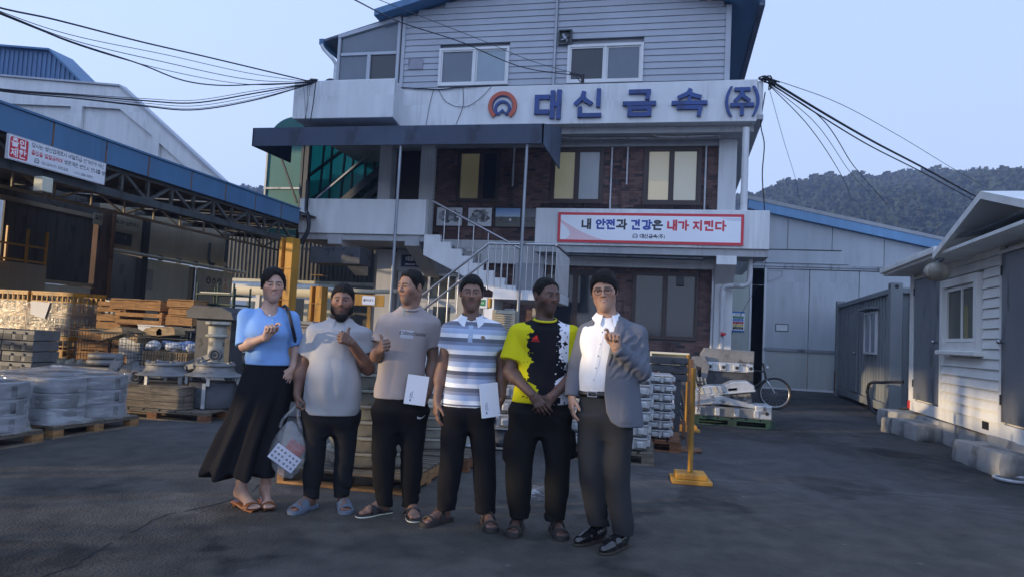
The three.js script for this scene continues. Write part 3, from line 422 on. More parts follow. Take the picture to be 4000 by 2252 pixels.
{
  const gear = (x, w, h, s) => { x.fillStyle = '#cfd3d8'; x.fillRect(0, 0, w, h); let k = s; const q = () => (k = (k * 16807) % 2147483647) / 2147483647; for (let i = 0; i < 60; i++) { x.fillStyle = `hsl(210,5%,${15 + q() * 55}%)`; const a = w * (0.16 + 0.6 * q()), c = h * (0.2 + 0.5 * q()); if (q() < 0.5) { x.beginPath(); x.ellipse(a, c, 6 + q() * 30, 6 + q() * 26, 0, 0, 7); x.fill(); } else x.fillRect(a, c, 8 + q() * 50, 5 + q() * 22); } };
  const field = (x, w, h, s) => { const g = x.createLinearGradient(0, 0, 0, h); g.addColorStop(0, s > 20 ? '#4e7fb8' : '#3a3f48'); g.addColorStop(0.45, s > 20 ? '#9fb8cf' : '#575b60'); g.addColorStop(0.5, '#33382e'); g.addColorStop(1, '#4e4a40'); x.fillStyle = g; x.fillRect(0, 0, w, h); let k = s; const q = () => (k = (k * 16807) % 2147483647) / 2147483647; for (let i = 0; i < 26; i++) { x.fillStyle = `rgba(${20 + q() * 40},${22 + q() * 40},${20 + q() * 30},.8)`; x.fillRect(w * q() * 0.8, h * (0.45 + 0.25 * q()), 10 + q() * 60, 6 + q() * 22); } x.fillStyle = '#c9c9c6'; x.beginPath(); x.arc(w * 0.6, h * 0.62, 13, 0, 7); x.fill(); };
  [[-5.87, -5.2, gear, 7, 'framed photograph of a gearbox, leftmost of the four by the stair'], [-5.05, -4.44, gear, 13, 'framed photograph of a gearbox on white, second from the left'], [-4.35, -3.72, field, 33, 'framed photograph of a vehicle under blue sky, third from the left'], [-3.66, -3.1, field, 9, 'dim framed photograph of a vehicle beside the awning post']].forEach(([a, c, f, s, l]) => board2('product_photograph', l, 'picture', a, c, 3.9, 4.36, -16.98, canvasTex(256, 180, (x, w, h) => f(x, w, h, s)), { frame: MT.black, rough: 0.25, group: 'framed product photographs on the brick wall', part: 'print' }));
}
// ---------------------------------------------------------------- awning over the stair
{
  const a = thing('stair_awning', 'long dark sheet metal awning on thin posts above the stair', 'awning');
  const x0 = -9.12, x1 = -2.64, zf = -13.8, zb = -15.98;
  mesh('fascia', [bx(x0, x1, 5.1, 5.5, zf - 0.03, zf)], MT.awning, a);
  mesh('roof_sheet', [sheet([x0, 5.5, zf - 0.02], [x1, 5.5, zf - 0.02], [x1, 6.05, zb], [x0, 6.05, zb]), sheet([x0, 5.49, zf - 0.02], [x0, 6.04, zb], [x1, 6.04, zb], [x1, 5.49, zf - 0.02])], MT.awning, a);
  mesh('side_panel', [ext([[-zf, 5.1], [-zf, 5.5], [-zb, 6.05], [-zb, 5.1]], 0.03).rotateY(Math.PI / 2).translate(x1 - 0.03, 0, 0)], MT.awningSide, a);
  mesh('side_panel', [ext([[-zf, 5.1], [-zf, 5.5], [-zf + 1.6, 5.9], [-zf + 1.6, 5.12]], 0.03).rotateY(Math.PI / 2).translate(x0, 0, 0)], MT.awning, a);
  for (let i = 0; i < 5; i++) mesh('rafter', [bar([lerp(x0 + 0.2, x1 - 0.2, i / 4), 5.4, zf - 0.05], [lerp(x0 + 0.2, x1 - 0.2, i / 4), 5.94, zb], 0.05)], MT.darkSteel, a);
  for (const x of [-5.7, -3.0]) mesh('post', [rod([x, 0, -13.88], [x + 0.02, 5.15, -13.88], 0.032, 10)], MT.galv, a);
  mesh('light_batten', [bx(-7.9, -6.2, 5.46, 5.52, -14.9, -14.82)], MT.panelDim, a);
}
// ---------------------------------------------------------------- concrete stair with landings and steel rails
{
  const s = thing('exterior_staircase', 'white concrete staircase with steel railings doubling back below the awning', 'staircase');
  mesh('landing_wall', [bx(-8.55, -5.45, 3.38, 4.18, -15.2, -15.0, 0.012)], MT.white, s);
  mesh('landing_slab', [bx(-8.55, -5.3, 3.24, 3.378, -17.0, -15.06)], MT.concGrey, s);
  mesh('landing_return', [bx(-8.55, -8.4, 3.38, 4.18, -16.9, -15.21)], MT.white, s);
  for (const [x0, x1] of [[-7.8, -7.46], [-5.92, -5.58]]) mesh('corbel', [ext([[15.04, 3.14], [15.04, 3.4], [16.6, 3.4], [16.6, 2.55]], x1 - x0).rotateY(Math.PI / 2).translate(x0, 0, 0)], MT.concGrey, s);
  // upper flight: descends to the right along z -15.7 .. -14.95
  const n1 = 8, xs = -5.3, run = 0.25, y0 = 3.38, ym = 2.18, rise = (y0 - ym) / n1;
  for (let i = 0; i < n1; i++) mesh('step', [bx(xs + i * run, xs + (i + 1) * run + 0.01, y0 - (i + 1) * rise - 0.05, y0 - (i + 1) * rise + (i ? 0 : 0), -15.95, -15.03)], MT.greenStep, s);
  const st = []; for (let i = 0; i <= n1; i++) { st.push([xs + i * run, y0 - (i - 1) * rise + (i ? 0 : -rise)]); st.push([xs + i * run, y0 - i * rise]); }
  mesh('stringer', [ext([[xs - 0.12, y0], ...st, [xs + n1 * run, ym - 0.22], [xs - 0.12, y0 - 0.45]], 0.12).translate(0, 0, -15.03)], MT.white, s);
  mesh('stair_soffit', [ext([[xs - 0.12, y0 - 0.45], [xs + n1 * run, ym - 0.22], [xs + n1 * run, ym - 0.1], [xs, y0 - 0.3]], 0.9).translate(0, 0, -15.95)], MT.concGrey, s);
  const xm0 = xs + n1 * run, xm1 = -2.3;
  mesh('middle_landing', [bx(xm0 - 0.25, xm1, ym - 0.2, ym, -16.0, -13.95, 0.01)], MT.white, s);
  mesh('landing_support', [bx(-3.0, -2.6, 0, ym - 0.2, -15.8, -15.4)], MT.concGrey, s);
  // lower flight: descends to the left along z -14.9 .. -14.0
  const n2 = 13, r2 = ym / n2, run2 = 0.2, xl = xm0 - 0.25;
  for (let i = 0; i < n2; i++) mesh('step', [bx(xl - (i + 1) * run2, xl - i * run2 + 0.01, 0, ym - (i + 1) * r2, -14.85, -14.06)], MT.white, s);
  // rails
  const rail = (p) => { const g = []; for (let i = 0; i < p.length - 1; i++) g.push(rod(p[i], p[i + 1], 0.028, 8)); return g; };
  mesh('handrail', rail([[-5.33, 4.16, -14.98], [xm0 + 0.05, ym + 0.95, -14.98], [xm0 + 0.05, ym, -14.98]]), MT.steel, s);
  for (let i = 1; i < 6; i++) { const t = i / 6; mesh('baluster', [rod([lerp(-5.33, xm0, t), lerp(4.16, ym + 0.95, t), -14.98], [lerp(-5.33, xm0, t), lerp(3.4, ym, t), -14.98], 0.012, 6)], MT.steel, s); }
  mesh('handrail', rail([[xl - n2 * run2 - 0.1, 1.05, -14.04], [xl - 0.15, ym + 0.92, -14.04], [xm1 - 0.02, ym + 0.92, -14.0], [xm1 - 0.02, ym + 0.9, -15.95]]), MT.steel, s);
  mesh('lower_rail', rail([[xl - n2 * run2 - 0.1, 0.72, -14.04], [xl - 0.15, ym + 0.6, -14.04]]), MT.steel, s);
  for (let i = 0; i <= 12; i++) { const t = i / 12; mesh('baluster', [rod([lerp(xl - n2 * run2, xl - 0.15, t), lerp(1.06, ym + 0.92, t), -14.04], [lerp(xl - n2 * run2, xl - 0.15, t), lerp(0.05, ym - 0.02, t), -14.04], i % 4 ? 0.012 : 0.02, 6)], MT.steel, s); }
  for (let x = xl; x < xm1; x += 0.13) mesh('baluster', [rod([x, ym, -14.02], [x, ym + 0.92, -14.02], 0.012, 6)], MT.steel, s);
  for (let z = -14.15; z > -15.95; z -= 0.16) mesh('baluster', [rod([xm1 - 0.02, ym, z], [xm1 - 0.02, ym + 0.9, z], 0.012, 6)], MT.steel, s);
  mesh('newel_post', [rod([xl - n2 * run2 - 0.1, 0, -14.04], [xl - n2 * run2 - 0.1, 1.1, -14.04], 0.03, 10), new THREE.SphereGeometry(0.04, 12, 8).translate(xl - n2 * run2 - 0.1, 1.12, -14.04)], MT.steel, s);
  mesh('utility_hatch', [bx(-3.75, -3.05, 2.35, 3.0, -16.83, -16.8)], MT.trim, s);
}
// ---------------------------------------------------------------- green polycarbonate stair enclosure
{
  const g = thing('green_stair_enclosure', 'green translucent curved enclosure around a side stair, left of the office', 'stair enclosure');
  const prof = []; for (let i = 0; i <= 10; i++) { const a = Math.PI / 2 * i / 10; prof.push([-11.1 + 0.75 * (1 - Math.cos(a)), 6.3 + 0.65 * Math.sin(a)]); } prof.push([-9.3, 6.98]);
  const wall = prof.map(([x, y]) => [x, y]); const out = [[-11.1, 3.6], ...wall], inn = out.map(([x, y]) => [x + 0.02, y - 0.015]).reverse();
  mesh('shell', [ext([...out, ...inn], 1.7).translate(0, 0, -19.3)], MT.greenPolyDark, g);
  mesh('front_panel', [ext([[-11.08, 3.6], [-11.08, 6.3], ...wall.slice(1, -1).map(([x, y]) => [x + 0.01, y - 0.02]), [-9.85, 6.93], [-9.85, 3.6]], 0.02).translate(0, 0, -17.62)], MT.greenPolyDark, g);
  mesh('frame_rail', [bar([-11.08, 4.95, -17.58], [-9.85, 4.95, -17.58], 0.05), bar([-11.1, 3.6, -17.58], [-11.1, 6.3, -17.58], 0.05)], MT.galv, g);
  mesh('back_panel', [bx(-11.05, -8.4, 4.2, 6.95, -19.02, -19.0)], MT.greenPoly, g);
  for (let i = 0; i < 8; i++) mesh('mullion', [bar([-10.9 + i * 0.34, 4.3, -18.95], [-10.9 + i * 0.34 + (i % 2 ? 0 : 0.1), 6.9, -18.95], 0.05)], MT.darkSteel, g);
  for (const [a, c] of [[4.55, 6.3], [5.35, 7.1]]) mesh('raking_rail', [bar([-10.9, a, -18.92], [-8.5, c, -18.92], 0.07)], MT.darkSteel, g);
  mesh('post', [bar([-9.78, 3.4, -17.4], [-9.78, 6.9, -17.4], 0.12)], MT.darkSteel, g); mesh('post', [bar([-9.95, 3.4, -17.45], [-9.95, 6.9, -17.45], 0.06)], MT.darkSteel, g);
  for (let i = 0; i < 11; i++) mesh('stair_tread', [bx(-9.4 + i * 0.2, -9.12 + i * 0.2, 4.15 + i * 0.17, 4.19 + i * 0.17, -18.85, -17.75), bx(-9.2 + i * 0.2, -9.18 + i * 0.2, 4.17 + i * 0.17, 4.34 + i * 0.17, -18.85, -17.75)], MT.greenStep, g);
  mesh('stair_stringer', [bar([-9.45, 4.1, -17.72], [-7.15, 6.05, -17.72], 0.05, 0.2), bar([-8.9, 4.1, -17.7], [-7.2, 5.55, -17.7], 0.06, 0.14)], MT.darkSteel, g);
  mesh('handrail', [bar([-9.6, 4.7, -17.7], [-7.4, 6.55, -17.7], 0.045)], MT.galv, g);
  mesh('brace', [bar([-10.5, 5.7, -17.3], [-9.95, 4.5, -17.3], 0.05)], MT.darkSteel, g);
  mesh('ceiling_panel', [sheet([-9.2, 6.98, -17.6], [-9.2, 6.98, -19], [-6.9, 6.1, -19], [-6.9, 6.1, -17.6])], mat([0.35, 0.38, 0.22], 0.8), g);
}
// ---------------------------------------------------------------- left side: canopy over the yard, warehouse, white gable behind
{
  const c = thing('yard_canopy', 'long flat canopy with blue fascia panels, lattice trusses and yellow pillars', 'canopy'), F = [8, 5.4, 2.8, 0.2, -2.4, -4.6, -6.6, -7.68, -8.58, -9.44, -10.45, -11.4, -12.35, -13.3, -14.05];
  for (let i = 0; i < F.length - 1; i++) mesh('fascia_panel', [bx(-8.03, -7.99 + 0.002 * (i % 2), 3.43, 3.75, F[i + 1] + 0.012, F[i] - 0.006, 0.004)], MT.blueRoof, c);
  mesh('fascia_cap', [bx(-8.1, -7.97, 3.755, 3.785, -14.05, 8)], MT.blueRoof, c);
  mesh('fascia_joint', F.slice(1, -1).map((z) => bx(-7.998, -7.982, 3.44, 3.74, z - 0.004, z + 0.016)), MT.rusty, c);
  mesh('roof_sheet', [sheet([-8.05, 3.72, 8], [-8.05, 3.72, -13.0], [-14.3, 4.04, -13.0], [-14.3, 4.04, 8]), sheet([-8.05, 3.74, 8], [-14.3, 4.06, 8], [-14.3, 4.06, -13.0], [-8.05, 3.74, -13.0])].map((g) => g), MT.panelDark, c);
  for (let i = 0; i < 9; i++) mesh('roof_strip', [bc(-10.9, 3.88, -13.2 - i * 0.95, 5.6, 0.02, 0.78, 0, 0, -0.05)], MT.panelDark, c);
  for (let z = -20; z < 8; z += 1.9) mesh('purlin', [bar([-8.1, 3.66, z], [-14, 3.98, z], 0.06, 0.1)], MT.truss, c);
  const truss = (X, y0, y1, z0, z1, step, w) => { const g = [bar([X, y0, z0], [X, y0, z1], w), bar([X, y1, z0], [X, y1, z1], w)]; let up = true; for (let z = z0; z > z1 + 0.1; z -= step) { g.push(bar([X, up ? y0 : y1, z], [X, up ? y1 : y0, Math.max(z - step, z1)], w * 0.62)); g.push(bar([X, y0, z], [X, y1, z], w * 0.62)); up = !up; } return g; };
  mesh('edge_truss', truss(-8.12, 3.08, 3.42, 8, -14.0, 0.55, 0.075), MT.truss, c);
  mesh('edge_beam', [bx(-8.2, -8.05, 3.0, 3.1, -14.1, 8)], MT.darkSteel, c);
  mesh('middle_truss', truss(-11, 3.32, 3.68, 8, -19, 0.85, 0.05), MT.panelBrown, c);
  for (let i = 0; i < 4; i++) mesh('roof_light_strip', [bc(-9.4 - i * 0.1, 3.72 + i * 0.015, -14.6 - i * 0.8, 2.2, 0.012, 0.07)], mat([0.5, 0.48, 0.40], 0.6, { transmission: 0.5 }), c);
  const pil = (x, z, y1, ry = 0) => { const p = sub('pillar', c); mesh('left_flange', [turned(bx(-0.17, -0.11, 0, y1, -0.14, 0.14, 0.006), ry, x, 0, z)], MT.yellow, p); mesh('right_flange', [turned(bx(-0.02, 0.14, 0, y1, -0.14, 0.15, 0.006), ry, x, 0, z)], MT.yellow, p); mesh('web', [turned(bx(-0.12, 0.0, 0, y1, -0.05, 0.02), ry, x, 0, z)], MT.yellowDark, p); mesh('stiffener', [1.1, 1.75, 2.4].map((y) => turned(bx(-0.16, 0.13, y, y + 0.015, -0.13, 0.16), ry, x, 0, z)), MT.yellowDark, p); };  // web is a darker yellow: shade of the recess put into its colour
  pil(-7.9, -13.6, 3.06); pil(-7.95, -15.1, 2.15); pil(-8.1, -4.6, 3.06); pil(-8.1, 3.5, 3.06);
  mesh('side_box', [bx(-7.65, -6.5, 2.6, 2.95, -14.6, -14.0)], MT.castDark, c);
  mesh('hanging_pipe', [tube([[-7.6, 2.15, -15.2], [-7.0, 2.1, -15.3], [-6.2, 2.2, -16.3]], 0.05, 20, 8)], MT.panelDim, c);
  const fl = sub('floodlight', c); mesh('lamp_body', [bx(-8.0, -7.86, 2.8, 2.99, -7.62, -7.46, 0.01)], MT.panelDim, fl); mesh('lamp_cable', [tube([[-7.93, 2.8, -7.55], [-7.9, 2.72, -7.6], [-7.95, 2.66, -7.8]], 0.01, 10, 5)], MT.black, fl);
}
{
  const w = thing('warehouse', 'dim warehouse wall with sliding doors and pipe under the yard canopy', 'warehouse'), X = -14;
  mesh('wall_panel', [bx(X - 0.2, X, 0, 2.3, -13.6, -12.3, 0.006)], MT.panelBrown, w);
  mesh('wall_panel', [bx(X - 0.2, X - 0.03, 0, 1.9, -14.95, -13.62, 0.006)], MT.panelDim, w);
  for (let i = 0; i < 9; i++) mesh('window_strip', [bx(X - 0.12, X - 0.06, 2.0, 3.6, -14.9 + i * 0.27, -14.64 + i * 0.27, 0.01)], MT.panelDark, w);
  mesh('window_rail', [bx(X - 0.13, X - 0.02, 1.92, 2.0, -15, -12.3), bx(X - 0.13, X - 0.02, 3.6, 3.7, -15, -12.3)], MT.panelBrown, w);
  mesh('yellow_railing', [...[-13.44, -12.95, -12.45].map((z) => bar([X + 0.1, 2.3, z], [X + 0.1, 3.05, z], 0.045)), bar([X + 0.1, 2.35, -13.45], [X + 0.1, 2.35, -12], 0.04), bar([X + 0.1, 2.68, -13.45], [X + 0.1, 2.68, -12], 0.04)], MT.yellow, w);
  mesh('brick_pier', [bx(X - 0.3, X + 0.12, 0, 3.9, -15.35, -14.98, 0.01)], mat([0.14, 0.09, 0.07], 0.9, { map: TX.grime, bump: TX.coarse, h: 0.01 }), w); mesh('downpipe', [rod([X + 0.16, 0, -15.3], [X + 0.16, 3.9, -15.3], 0.05)], MT.rusty, w);
  mesh('upper_wall', [bx(X - 0.2, X - 0.02, 2.95, 4.1, -20.3, -15.0)], MT.panelBrown, w); mesh('upper_wall', [bx(X - 0.2, X - 0.02, 3.7, 4.1, -15, -12.2)], MT.panelDark, w);
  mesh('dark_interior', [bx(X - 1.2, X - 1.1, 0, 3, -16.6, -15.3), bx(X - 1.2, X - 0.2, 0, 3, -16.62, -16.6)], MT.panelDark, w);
  mesh('black_post', [bx(X - 0.1, X + 0.06, 0, 3.9, -16.72, -16.5)], MT.black, w);
  mesh('sliding_door', [bx(X - 0.06, X + 0.02, 0, 2.82, -18.5, -16.72, 0.006)], MT.panelDim, w); mesh('sliding_door', [bx(X - 0.02, X + 0.05, 0, 2.8, -20.6, -18.85, 0.006)], MT.panelDim, w);
  mesh('door_gap', [bx(X - 0.15, X - 0.07, 0, 2.8, -18.9, -18.4)], MT.black, w); mesh('door_edge', [bx(X + 0.0, X + 0.06, 0, 2.75, -18.62, -18.5)], MT.panelBrown, w);
  mesh('door_track', [rod([X + 0.09, 2.90, -15.4], [X + 0.09, 2.86, -21.2], 0.045, 8)], MT.panelDim, w);
  for (let z = -17.2; z > -21; z -= 0.75) mesh('track_bracket', [bx(X, X + 0.12, 2.82, 2.96, z - 0.03, z + 0.03)], MT.darkSteel, w);
  mesh('wall_pipe', [tube([[X + 0.06, 3.6, -19.3], [X + 0.06, 3.1, -19.3], [X + 0.06, 3.0, -19.35], [X + 0.06, 2.98, -19.6]], 0.04, 20, 7)], MT.darkSteel, w); mesh('wall_pipe', [tube([[X + 0.1, 3.9, -20.1], [X + 0.1, 3.1, -20.1]], 0.05, 6, 7)], MT.darkSteel, w);
  mesh('foil_patch', [bx(X + 0.025, X + 0.04, 2.0, 2.55, -17.0, -16.74, 0.006)], mat([0.5, 0.5, 0.48], 0.3, { metal: 0.8 }), w);
}
{ const n = thing('added_far_hall', 'added unseen hall far out on the left, keeping sun off the white gable', 'hall'); mesh('wall', [bx(-64, -50, 0, 22, -36, -0.8)], MT.shed, n); mesh('roof', [bx(-64.3, -49.7, 22, 22.3, -36.3, -0.5)], MT.blueRoof, n); }  // added out of view to keep direct sun off the white gable
{ // added unseen hall on the left; shades the upper facade, low sun passes below
  const h = thing('added_tall_hall', 'added unseen grey clad hall that blocks the sun, open at the bottom', 'hall');
  mesh('upper_cladding', [bx(-17.0, -16.7, 5.0, 12, -12.2, 34)], MT.shed, h); mesh('gable_cladding', [bx(-40, -17, 7.4, 12, -12.4, -12.15)], MT.shed, h); mesh('hall_roof', [bx(-40, -16.8, 12, 12.2, -12.4, 34)], MT.blueRoof, h);
  for (let z = -11.5; z < 12; z += 4.6) mesh('hall_column', [bx(-16.95, -16.72, 0, 5.0, z - 0.12, z + 0.12)], MT.darkSteel, h);
  mesh('bay_rail', [bx(-16.9, -16.8, 1.9, 2.02, -7.2, -2.9), bx(-16.9, -16.8, 0.9, 1.0, 1.5, 10)], MT.darkSteel, h);
}
{
  const g = thing('white_gable_building', 'white rendered gable wall with recessed panels behind the canopy', 'building');
  const P = [[-46, 0], [-46, 12.4], [-30.25, 11.77], [-23.77, 11.12], [-18.27, 6.91], [-13.9, 3.5], [-13.9, 0]];
  const A = [[-31.5, 3], [-31.5, 10.62], [-26.27, 10.32], [-26.19, 3]], B = [[-25.67, 3], [-25.67, 10.3], [-23.74, 10.15], [-21.99, 8.95], [-21.95, 3]], Cc = [[-21.61, 3], [-21.61, 8.63], [-19.81, 7.28], [-17.2, 5.3], [-17.2, 3]];
  mesh('wall', [ext(P, 0.14, [A.slice().reverse(), B.slice().reverse(), Cc.slice().reverse()]).translate(0, 0, -26.14)], MT.white, g);
  mesh('recessed_panel', [ext(P, 0.1).translate(0, 0, -26.26)], MT.white, g);
  mesh('coping', [bar([-46, 12.45, -26.1], [-30.25, 11.82, -26.1], 0.4, 0.08), bar([-30.25, 11.82, -26.1], [-23.77, 11.17, -26.1], 0.4, 0.08), bar([-23.77, 11.17, -26.1], [-13.9, 3.55, -26.1], 0.4, 0.08)], MT.trim, g);
  const b = thing('blue_clad_building', 'blue corrugated metal upper storey far left behind the white gable', 'building');
  const Q = [[-52, 0], [-52, 17.4], [-37.44, 16.03], [-33.84, 15.48], [-31.3, 13.4], [-31.3, 0]];
  mesh('wall', [ext(Q, 1.2).translate(0, 0, -33.2)], mat([0.09, 0.17, 0.31], 0.55, { map: TX.streak }), b);
  for (let i = 0; i < 70; i++) { const x = -51.9 + i * 0.32, t = x < -33.84 ? lerp(17.4, 15.48, (x + 52) / 18.16) : lerp(15.48, 13.4, (x + 33.84) / 2.54); mesh('rib', [bx(x, x + 0.13, 8, t - 0.1, -32, -31.94)], mat([0.09, 0.17, 0.31], 0.55, { map: TX.streak }), b); if (x > -31.8) break; }
  mesh('roof_edge', [bar([-52, 17.45, -32.5], [-33.84, 15.53, -32.5], 1.6, 0.1), bar([-33.84, 15.53, -32.5], [-31.3, 13.45, -32.5], 1.6, 0.1)], MT.blueRoof, b);
}
{
  const r = thing('rear_shed', 'dark corrugated shed end with a bright duct in its opening', 'shed');
  mesh('upper_cladding', [bx(-15.3, -8.2, 2.72, 4.3, -22.1, -22.0)], MT.panelDark, r);
  for (let i = 0; i < 46; i++) mesh('rib', [bx(-15.25 + i * 0.15, -15.19 + i * 0.15, 2.74, 4.3, -21.998, -21.96)], MT.panelDark, r);
  mesh('lintel', [bx(-15.3, -8.2, 2.62, 2.72, -22.1, -21.9)], MT.panelDim, r);
  mesh('duct', [rod([-16, 2.38, -22.6], [-11, 2.36, -22.6], 0.2, 20)], mat([0.75, 0.72, 0.62], 0.5), r);
  for (let i = 0; i < 22; i++) mesh('light_panel', [bx(-15.6 + i * 0.16, -15.46 + i * 0.16, 0.2, 2.1, -24.05, -24 + 0.04 * (i % 2))], mat([0.8, 0.76, 0.62], 0.6, { transmission: 0.6, thickness: 0 }), r);
  mesh('window_bar', [bx(-14.05, -13.9, 0.2, 2.2, -22.3, -22.15), bx(-15.6, -12, 1.98, 2.1, -22.5, -22.4)], MT.whiteClean, r);
  mesh('back_wall', [bx(-12.1, -7.8, 0, 4, -24.2, -24.1)], MT.panelDark, r);
  mesh('pale_sheet', [bx(-12.6, -11.9, 0.9, 2.1, -21.6, -21.5)], MT.panelDim, r);
}
{ // added unseen rack; gaps between its boxes dapple the low sun on the people
  const r = thing('added_dapple_rack', 'added unseen rack of mixed boxes that dapples the low sun', 'rack', [-10.2, 0, 1.3]);
  for (let z = -2.9; z <= 3.6; z += 1.3) for (const x of [-0.3, 0.3]) mesh('post', [bx(x - 0.03, x + 0.03, 0, 3.4, z - 0.03, z + 0.03)], MT.darkSteel, r);
  for (const y of [0.7, 1.35, 2.0, 2.65, 3.3]) mesh('shelf', [bx(-0.32, 0.32, y, y + 0.03, -2.95, 3.65)], MT.woodGrey, r);
  for (const y of [0.73, 1.38, 2.03, 2.68]) for (let z = -2.8; z < 3.4;) { const w = rr(0.15, 0.5), h = rr(0.18, 0.56); if (rnd() < 0.42) mesh('carton', [bx(-0.25, 0.25, y, y + h, z, z + w, 0.01)], MT.panelBrown, r); z += w + rr(0.02, 0.16); }
}
// writing in the yard
const panelAt = (name, label, cat, X, z0, z1, y0, y1, tex, o = {}) => { const t = board2(name, label, cat, -(z0 - z1) / 2, (z0 - z1) / 2, y0, y1, 0, tex, { ...o, turn: Math.PI / 2 }); t.position.set(X, y0, (z0 + z1) / 2); return t; };
panelAt('entry_restriction_banner', 'long white Korean banner with red entry restriction stamp under blue fascia', 'banner', -7.94, -6.98, -8.52, 3.1, 3.41, canvasTex(1400, 280, (x, w, h) => {
  x.fillStyle = '#d9dce2'; x.fillRect(0, 0, w, h); x.strokeStyle = '#5a5f6b'; x.lineWidth = 4; x.strokeRect(6, 6, w - 12, h - 12); x.fillStyle = '#c8303c'; x.beginPath(); x.roundRect(26, 24, 232, 232, 26); x.fill();
  hangul(x, '출입', 44, 36, 92, '#ece6ea', 0.15, 1.1); hangul(x, '제한', 44, 146, 92, '#ece6ea', 0.15, 1.1);
  let p = hangul(x, '당사는 방산업체로서 비밀취급 인가자가 아닌 ', 300, 26, 52, '#3a3f50', 0.12, 1.0); hangul(x, '외부인의 공장내', p, 26, 52, '#b93545', 0.12, 1.0);
  p = hangul(x, '출입을 일절금하며 ', 300, 110, 52, '#b93545', 0.13, 1.0); hangul(x, '방문객은 반드시 안내를 받아야 합니다', p, 110, 52, '#3a3f50', 0.12, 1.0);
  emblem(x, 380, 222, 34, '#3a4258', '#3a4258'); hangul(x, '대신금속(주) 창원공장', 440, 204, 38, '#3a3f50', 0.1, 1.0); x.font = '34px sans-serif'; x.fillStyle = '#3a3f50'; x.fillText('T.(055)', 900, 240); x.font = 'bold 46px sans-serif'; x.fillText('296-1011', 1012, 242);
}), { wave: 0.008 });
panelAt('slogan_banner', 'grey banner with dark Korean slogan on the warehouse wall', 'banner', -13.9, -14.7, -16.22, 3.45, 3.74, canvasTex(900, 170, (x, w, h) => { x.fillStyle = '#a09c86'; x.fillRect(0, 0, w, h); x.strokeStyle = '#6b675a'; x.lineWidth = 3; x.strokeRect(3, 3, w - 6, h - 6); hangul(x, '질은 행위가 아니라 습관이다."', 30, 30, 66, '#2e2c28', 0.15, 0.98); x.fillStyle = '#55524a'; for (let i = 0; i < 12; i++) x.fillRect(320 + i * 22, 125, 14, 12); }));
panelAt('dark_notice_board', 'dark notice board with faint lettering below the grey slogan banner', 'sign', -13.93, -14.92, -16.05, 3.06, 3.38, canvasTex(512, 150, (x, w, h) => { x.fillStyle = '#23272a'; x.fillRect(0, 0, w, h); hangul(x, '품질경영시스템', 70, 30, 48, '#5d6264', 0.12, 1.08); x.strokeStyle = '#3d4244'; x.lineWidth = 6; x.strokeRect(6, 6, w - 12, h - 12); }), { back: MT.dark });
panelAt('safety_gear_sign', 'white sign with round protective gear pictograms on the sliding door', 'sign', -13.93, -19.2, -20.4, 2.2, 2.6, canvasTex(512, 170, (x, w, h) => {
  x.fillStyle = '#b8b5a4'; x.fillRect(0, 0, w, h); for (const [cx, r] of [[60, 48], [175, 38], [290, 48]]) { x.fillStyle = '#3a4358'; x.beginPath(); x.arc(cx, 62, r, 0, 7); x.fill(); x.fillStyle = '#c3c1b4'; x.beginPath(); x.ellipse(cx, 60, r * 0.45, r * 0.6, 0, 0, 7); x.fill(); x.fillStyle = '#3a4358'; x.fillRect(cx - r * 0.4, 44, r * 0.8, 12); }
  hangul(x, '보호구', 130, 120, 30, '#55534c', 0.12); x.fillStyle = '#d8d5c6'; x.fillRect(365, 6, 140, 158); x.fillStyle = '#d58a35'; x.beginPath(); x.moveTo(435, 60); x.lineTo(485, 145); x.lineTo(385, 145); x.fill(); x.fillStyle = '#e4dcc4'; x.beginPath(); x.moveTo(435, 84); x.lineTo(464, 134); x.lineTo(406, 134); x.fill(); x.fillStyle = '#333'; x.fillRect(432, 96, 7, 22); x.fillRect(432, 122, 7, 6); hangul(x, '위험', 390, 14, 34, '#b9402f', 0.13);
}));

// ---------------------------------------------------------------- builders for goods
function pallet(name, label, pos, turn, W, D, m, o = {}) {     // board deck, three bearers or nine blocks, bottom boards
  const t = thing(name, label, 'pallet', pos, turn, o.group), n = o.boards ?? 7, bw = W / n;
  for (let i = 0; i < n; i++) mesh('deck_board', [bx(-W / 2 + i * bw + 0.008, -W / 2 + (i + 1) * bw - 0.02, 0.115, 0.138 + rr(-0.002, 0.002), -D / 2, D / 2, 0.003)], m, t);
  for (const z of [-D / 2 + 0.05, 0, D / 2 - 0.05]) { mesh('stringer', [bx(-W / 2, W / 2, 0.095, 0.1145, z - 0.05, z + 0.05)], m, t); for (const x of [-W / 2 + 0.07, 0, W / 2 - 0.07]) mesh('block', [bx(x - 0.065, x + 0.065, 0.022, 0.094, z - 0.05, z + 0.05)], o.block ?? m, t); mesh('bottom_board', [bx(-W / 2, W / 2, 0.002, 0.0215, z - 0.05, z + 0.05)], m, t); }
  return t;
}
